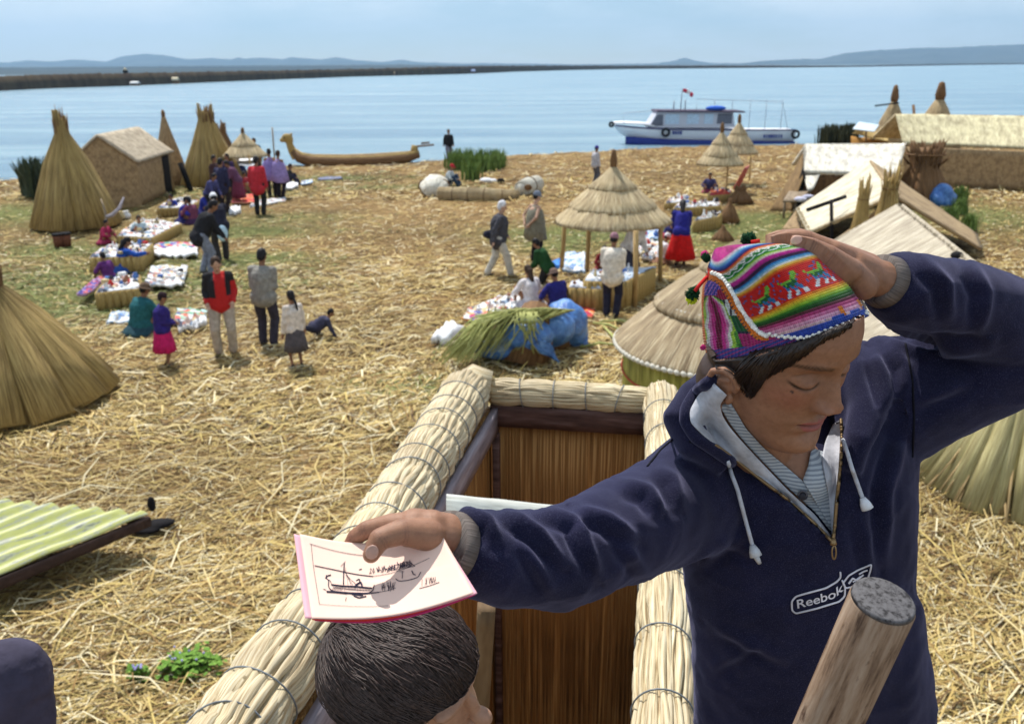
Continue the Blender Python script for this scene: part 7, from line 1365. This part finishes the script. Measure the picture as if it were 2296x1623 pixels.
# ---------------------------------------------------------------- the small child below the cards
yv = nrm(np.array([.88, -.16, .40])); zv = nrm(np.array([-.16, .76, .63]) - yv * (np.array([-.16, .76, .63]) @ yv)); xv = np.cross(yv, zv); RC = np.stack([xv, yv, zv], 1); TC = (CRn.T @ (P(922, 1530, 1.15) - CPOS))
def CW(l): return CPOS + (np.asarray(l, float) @ RC.T + TC) @ CRn.T
chd = thing('person', tuple(P(920, 1600, 1.05)), 'small dark haired child seen from above under the outstretched cards', 'person')
hbse = []
for z in np.linspace(-.105, .112, 60):
    w_ = interp(z, WW) * .98 if z < .105 else interp(z, WW); f = interp(z, YF) * .93; b_ = interp(z, YB) * .97; yc = f * .35 + b_ * .65; a = np.arange(64) * 2 * math.pi / 64; c, s = np.cos(a), np.sin(a)
    hbse.append(np.c_[w_ * c, np.where(s > 0, yc + (f - yc) * np.abs(s) ** .9, yc - (yc - b_) * np.abs(s)), np.full(64, z)])
hg = loft(hbse); hg.v = CW(hg.v)
MC = CRn @ RC
cb = unite([hg, ellip(CW((0, .098, -.022)), (.012, .016, .016), MC), ellip(CW((0, .09, .0)), (.008, .01, .025), MC), ellip(CW((.072, -.01, -.005)), (.010, .020, .028), MC), ellip(CW((-.072, -.01, -.005)), (.010, .020, .028), MC), ellip(CW((0, .086, -.055)), (.022, .010, .010), MC), ellip(CW((0, .078, -.085)), (.022, .016, .014), MC), ellip(CW((0, .072, .03)), (.05, .02, .012), MC), capsule(CW((0, -.02, -.06)), P(890, 1700, 1.20), .042, .045), capsule(P(890, 1710, 1.21), P(890, 1800, 1.25), .07, .12), capsule(P(770, 1750, 1.22), P(1010, 1750, 1.22), .05, .05)], .003, 4)
l = (((cb.v - CPOS) @ CRn) - TC) @ RC; cb.c = np.tile(np.array([.44, .25, .17]), (len(l), 1)); k = gs2(np.abs(l[:, 0]), l[:, 2], .03, .006, .013, .0025) * (l[:, 1] > .05); cb.c = cb.c * (1 - k[:, None] * .9); k = gs2(l[:, 0], l[:, 2], 0, -.058, .02, .004) * (l[:, 1] > .06); cb.c = cb.c * (1 - k[:, None]) + np.array([.35, .1, .09]) * k[:, None]
obj('body', cb, M_bskin, chd)
def hair_shell(off, nz=50):
    rs_ = []
    for z in np.linspace(-.035, .116, nz):
        w_ = interp(min(z, .125), WW) + off; f = interp(z, YF) * .93 + off; b_ = interp(z, YB) * .97 - off; lim = np.interp(z, [-.035, .0, .035, .055, .075, .116], [-.01, .02, .045, .075, 9, 9]); yc = f * .35 + b_ * .65; a = np.arange(80) * 2 * math.pi / 80; c, s = np.cos(a), np.sin(a)
        y = np.where(s > 0, yc + (f - yc) * np.abs(s) ** .9, yc - (yc - b_) * np.abs(s)); rs_.append(np.c_[w_ * c, np.minimum(y, lim), np.full(80, z)])
    return rs_
hs = loft(hair_shell(.010)); hs.v = CW(hs.v); gs = [hs]; rs = np.random.default_rng(12); bvs = BVHTree.FromPolygons([Vector(v) for v in hs.v], hs.f); whorl = CW((0, -.075, .085)); fwdw = MC[:, 1]; cen = CW((0, 0, 0))
def surf_pt(v, off): v = nrm(v); return np.array([v[0] * (.078 + off), (-.004 + v[1] * (.098 + off)), .005 + v[2] * (.116 + off)])
for i in range(12000):
    dv = nrm(rs.normal(size=3)); dv[2] = abs(dv[2]) if rs.random() < .75 else dv[2]; p = CW(surf_pt(dv, .01)); dl_ = (((np.array(bvs.find_nearest(Vector(p))[0]) - CPOS) @ CRn) - TC) @ RC
    if dl_[2] < -.03 or (dl_[1] > .05 and dl_[2] < .045): continue
    path = []; o_ = .0002 + rs.random() * .0026 + (.004 if rs.random() < .03 else 0) + .0022 * math.sin(p[0] * 310 + 2 * math.sin(p[1] * 170)) ** 2; jit = rs.normal(size=3) * .35; clump = np.array([math.sin(p[0] * 160), math.sin(p[1] * 140 + 1), 0]) * .25
    for k in range(6):
        h = bvs.find_nearest(Vector(p)); q = np.array(h[0]); n_ = nrm(q - cen); path.append(q + n_ * (o_ + .0022 * math.sin(k * .6)))
        f = (q - whorl); f = f - n_ * (f @ n_); f = nrm(f + 1e-6) + fwdw * .45 + jit * .5 + clump; f = f - n_ * (f @ n_); p = q + nrm(f) * .0085
    gs.append(tube(path, [.0004, .0007, .0008, .0008, .0006, .0002], 3))
for i in range(420):       # fringe over the brow
    x = rs.uniform(-.065, .065); y0_ = rs.uniform(.02, .06); pts = [surf_pt(np.array([x, y0_, .11]), .004), surf_pt(np.array([x * 1.05, .075, .085]), .003), surf_pt(np.array([x * 1.1, .088, .055 + rs.normal() * .006]), .001)]; gs.append(tube([CW(p) for p in pts], [.0010, .0013, .0004], 4))
m, t_, b, N, L = nt('child_hair'); tc = N.new('ShaderNodeTexCoord'); n1 = noise(N, L, tc.outputs['Object'], 260, 2); r1 = ramp(N, [(.3, (.016, .009, .008)), (.7, (.085, .054, .046))]); L.new(n1.outputs['Fac'], r1.inputs['Fac']); L.new(r1.outputs['Color'], b.inputs['Base Color']); b.inputs['Roughness'].default_value = .55
obj('hair', addall(gs), m, chd)
cj = unite([capsule(P(890, 1770, 1.22), P(890, 1900, 1.28), .11, .14), capsule(P(770, 1750, 1.22), P(1010, 1750, 1.22), .062, .062)], .006, 3); obj('jumper', cj, C('brown_jumper', (.12, .06, .05)), chd)
# ---------------------------------------------------------------- stick in front of the boy
tp_ = P(1981, 1345, .80); axd = CRn @ nrm(np.array([-.119, -.862, -.50])); 
pp = [tp_ + axd * k for k in (0, .004, .15, .32, .6)]; g = tube(pp, [.0275, .0290, .0298, .0305, .031], 48)
post = thing('wooden_post', tuple(pp[-1]), 'sawn grey pole end sticking up in front of the boy at the lower right', 'pole'); g.v = g.v + normals(g) * (.0008 * vnoise(g.v, 120, 6))[:, None]
m, t_, b, N, L = nt('pole_bark'); tc = N.new('ShaderNodeTexCoord'); n1 = noise(N, L, tc.outputs['UV'], 1, 5, .65, (90, 9, 1)); n2 = noise(N, L, tc.outputs['UV'], 1, 5, .7, (28, 9, 1)); r1 = ramp(N, [(.34, (.07, .035, .02)), (.47, (.26, .17, .11)), (.7, (.42, .32, .24))]); L.new(n1.outputs['Fac'], r1.inputs['Fac']); r2 = ramp(N, [(.36, (.14, .06, .03)), (.44, (1, 1, 1))]); L.new(n2.outputs['Fac'], r2.inputs['Fac']); L.new(mixc(N, L, r1.outputs['Color'], r2.outputs['Color'], .85, 'MULTIPLY'), b.inputs['Base Color']); b.inputs['Roughness'].default_value = .8; bump(N, L, b, n1.outputs['Fac'], .5, .002)
obj('shaft', g, m, post)
m, t_, b, N, L = nt('sawn_end'); tc = N.new('ShaderNodeTexCoord'); n1 = noise(N, L, tc.outputs['Object'], 170, 4, .7); n2 = noise(N, L, tc.outputs['Object'], 30, 3); r1 = ramp(N, [(.40, (.015, .013, .015)), (.50, (.09, .085, .09)), (.8, (.15, .145, .155))]); L.new(n1.outputs['Fac'], r1.inputs['Fac']); L.new(r1.outputs['Color'], b.inputs['Base Color']); b.inputs['Roughness'].default_value = .8; bump(N, L, b, n1.outputs['Fac'], .6, .001)
obj('sawn_end', tube([tp_ - axd * .0022, tp_ - axd * .0018, tp_ + axd * .002], [.0255, .0272, .0284], 48), m, post)
# ---------------------------------------------------------------- reed parapet
HR = 1.15
def RP(x, y, dz=0.0): return PZ(x, y, HC - HR + dz)
tw = thing('reed_parapet', tuple(RP(1250, 1100) * [1, 1, 0]), 'open topped lookout parapet of pale bound reed rolls with brown reed walls inside', 'parapet')
M_bund = reed('bundle_reed', (.24, .15, .07), (.62, .53, .36), (.80, .75, .60), su=160, sv=5, bs=.6, bd=.004, rough=.6)
M_wire = C('wire', (.20, .22, .24), rough=.4)
def roll(pts, rad, nties, n=34, nm='reed_roll', seed=0):
    rs_ = np.random.default_rng(seed); pts = [np.asarray(p, float) for p in pts]; L_ = np.r_[0, np.cumsum([np.linalg.norm(pts[i + 1] - pts[i]) for i in range(len(pts) - 1)])]; m_ = nties * 6 + 1; ss = np.linspace(0, L_[-1], m_); C_ = np.stack([np.interp(ss, L_, [p[k] for p in pts]) for k in range(3)], 1); Rr = np.interp(ss, L_, rad)
    fr = frames(C_); bul = 1 + .10 * np.abs(np.sin(np.arange(m_) / 6 * math.pi)) ** .7 - .05; gs = [tube(C_, list(Rr * bul * .86), 16)]
    for ly in range(2):
        for i in range(n):
            a = 6.283 * (i + .5 * ly) / n + rs_.normal() * .05; rr = rs_.uniform(.0065, .0115) * (rad[0] / .085); tw_ = rs_.normal() * .12; pth = []; rd = []; s0 = 0 if rs_.random() < .6 else rs_.integers(0, m_ // 2); s1 = m_ if rs_.random() < .6 else rs_.integers(m_ // 2, m_)
            ph = rs_.random() * 6
            for k in range(s0, s1):
                t_, s_, u_ = fr[k]; aa = a + tw_ * math.sin(k * .5 + ph) * .5; R_ = Rr[k] * bul[k] * (.90 - .03 * ly + .02 * math.sin(k * 1.3 + ph)) ; pth.append(C_[k] + (s_ * math.cos(aa) + u_ * math.sin(aa)) * R_); rd.append(rr * (1 + .15 * math.sin(k + ph)) * (.80 if k % 6 == 0 else 1))
            if len(pth) > 3: rd[0] *= .4; rd[-1] *= .4; gs.append(tube(pth, rd, 7))
    ob = obj(nm, addall(gs), M_bund, tw); 
    for q in range(nties):
        k = min(q * 6 + 3 + (rs_.integers(-1, 2)), m_ - 2); 
        k = q * 6 + 6 if q * 6 + 6 < m_ else m_ - 2
        t_, s_, u_ = fr[k]; tl = rs_.normal() * .15; W_ = []
        for a in np.linspace(0, 6.283, 29): W_.append(C_[k] + (s_ * math.cos(a) + u_ * math.sin(a)) * Rr[k] * 1.03 + t_ * tl * Rr[k] * math.cos(a + 1))
        obj('wire_tie', tube(W_, .0019, 6, caps=False), M_wire, ob)
    return C_
far_l, far_r = RP(1062, 868), RP(1498, 884); near_l = RP(520, 1640)
roll([RP(1050, 874, .015), RP(975, 1000), RP(860, 1190), RP(745, 1345), RP(640, 1480), RP(500, 1680), RP(420, 1800)], [.088, .088, .086, .082, .080, .078, .078], 15, 40, seed=1)
roll([RP(1100, 879, -.004), RP(1200, 883), RP(1300, 888), RP(1400, 895), RP(1462, 899, -.01)], [.052, .052, .05, .05, .046], 5, 26, seed=2)
roll([RP(1482, 884, .012), RP(1492, 1000), RP(1492, 1200), RP(1488, 1400), RP(1486, 1560), RP(1484, 1800)], [.064, .062, .06, .058, .057, .057], 9, 28, seed=3)
# corner wraps
obj('corner_wrap', tube([RP(1038, 872, .02), RP(1062, 862, .03), RP(1100, 868, .02)], [.062, .078, .060], 14), M_bund, tw)
M_inner = reed('inner_reed', (.05, .02, .006), (.34, .165, .05), (.62, .37, .15), su=110, sv=1.6, bs=.7, bd=.006)  # warm bounce light inside the parapet is put into this reed colour
def col_(p, q, z0, z1, n, r, nm, mat_, seed=0):
    rs_ = np.random.default_rng(seed); gs = []; p = np.asarray(p, float); q = np.asarray(q, float)
    for i in range(n):
        c = p + (q - p) * (i + .5) / n; lean = rs_.normal() * .012; d = nrm(q - p); a = c.copy(); a[2] = z1; b_ = c + d * lean; b_[2] = z0; md = (a + b_) / 2 + rs_.normal(size=3) * [.004, .004, 0]; rr = r * rs_.uniform(.75, 1.25); gs.append(tube([b_, md, a], [rr, rr * 1.05, rr * .9], 6))
    gs.append(slab(np.r_[p[:2], z0] , np.r_[q[:2], z0], np.r_[q[:2], z1], np.r_[p[:2], z1], .012, 4, 4)); return obj(nm, addall(gs), mat_, tw)
zr = HC - HR
pl, pr = RP(1103, 905, -.05), RP(1462, 925, -.05); back = nrm(np.r_[(pl - CPOS)[:2], 0]) * .03
col_(pl, pr, .3, zr - .06, 58, .0095, 'reed_wall', M_inner, 4)
fl_, nl_ = pl + [-.01, 0, 0], RP(640, 1640, -.05); col_(fl_, nl_, .3, zr - .06, 130, .0095, 'reed_wall', M_inner, 5)
fr_, nr_ = pr + [.02, 0, 0], RP(1460, 1700, -.05); col_(fr_, nr_, .3, zr - .06, 120, .0095, 'reed_wall', M_inner, 6)
def plank(a, b, h, th, nm, mat_, lab=None):
    a, b = np.asarray(a), np.asarray(b); n_ = nrm(np.cross(b - a, [0, 0, 1])); 
    if n_ @ (CPOS - a) < 0: n_ = -n_
    a, b = a + n_ * (.02 + th / 2), b + n_ * (.02 + th / 2); return obj(nm, slab(a - [0, 0, h], b - [0, 0, h], b, a, th, 10, 3, .0004, nrmdir=n_), mat_, tw, label=lab)
M_plk = reed('dark_plank', (.035, .018, .016), (.10, .055, .05), (.17, .11, .11), su=4, sv=30, bs=.3)
plank(pl + [0, 0, .01], pr + [0, 0, .01], .085, .02, 'top_board', M_plk); plank(fl_, nl_, .10, .02, 'side_board', reed('lit_side_board', (.16, .14, .17), (.30, .27, .33), (.42, .39, .46), su=4, sv=30, bs=.3))  # side board colour lightened to lilac for the light falling on it
post_ = pl + (pr - pl) * .045; obj('corner_post', slab(np.r_[(pl + nrm(CPOS - pl) * [1, 1, 0] * .05)[:2], .3], np.r_[(post_ + nrm(CPOS - pl) * [1, 1, 0] * .05)[:2], .3], np.r_[(post_ + nrm(CPOS - pl) * [1, 1, 0] * .05)[:2], zr - .15], np.r_[(pl + nrm(CPOS - pl) * [1, 1, 0] * .05)[:2], zr - .15], .03, 3, 10), M_plk, tw)
w0, w1 = P(1003, 1108, 2.35), P(1500, 1158, 2.25); dd_ = CRn @ np.array([0, -.9, .25]); obj('cross_board', slab(w0 + dd_ * .085, w1 + dd_ * .085, w1, w0, .022, 12, 4, .0005), reed('pale_board', (.45, .47, .46), (.64, .68, .68), (.76, .80, .80), su=6, sv=60, bs=.2), tw)
w0 = P(1070, 1360, 1.7); w1 = P(1052, 1700, 1.85); rgt = CRn[:, 0] * .035; obj('upright_beam', slab(w1, w1 + rgt, w0 + rgt, w0, .03, 4, 10), reed('beam', (.09, .055, .03), (.20, .13, .07), (.28, .2, .12), su=20, sv=5, bs=.2), tw)
bp_ = unite([capsule(P(22, 1520, 1.4), P(0, 1840, 1.5), .062, .085), capsule(P(40, 1500, 1.4), P(70, 1800, 1.45), .045, .05)], .006, 3); bp_.v = bp_.v + normals(bp_) * (.006 * vnoise(bp_.v, 40, 3) + .004 * np.abs(vnoise(bp_.v * [1, 1, 3], 60, 4)))[:, None]
tag(obj('wrapped_post', bp_, C('dusk_cloth', (.05, .045, .075))), 'dark violet grey cloth wrapped post at the bottom left corner', 'post')
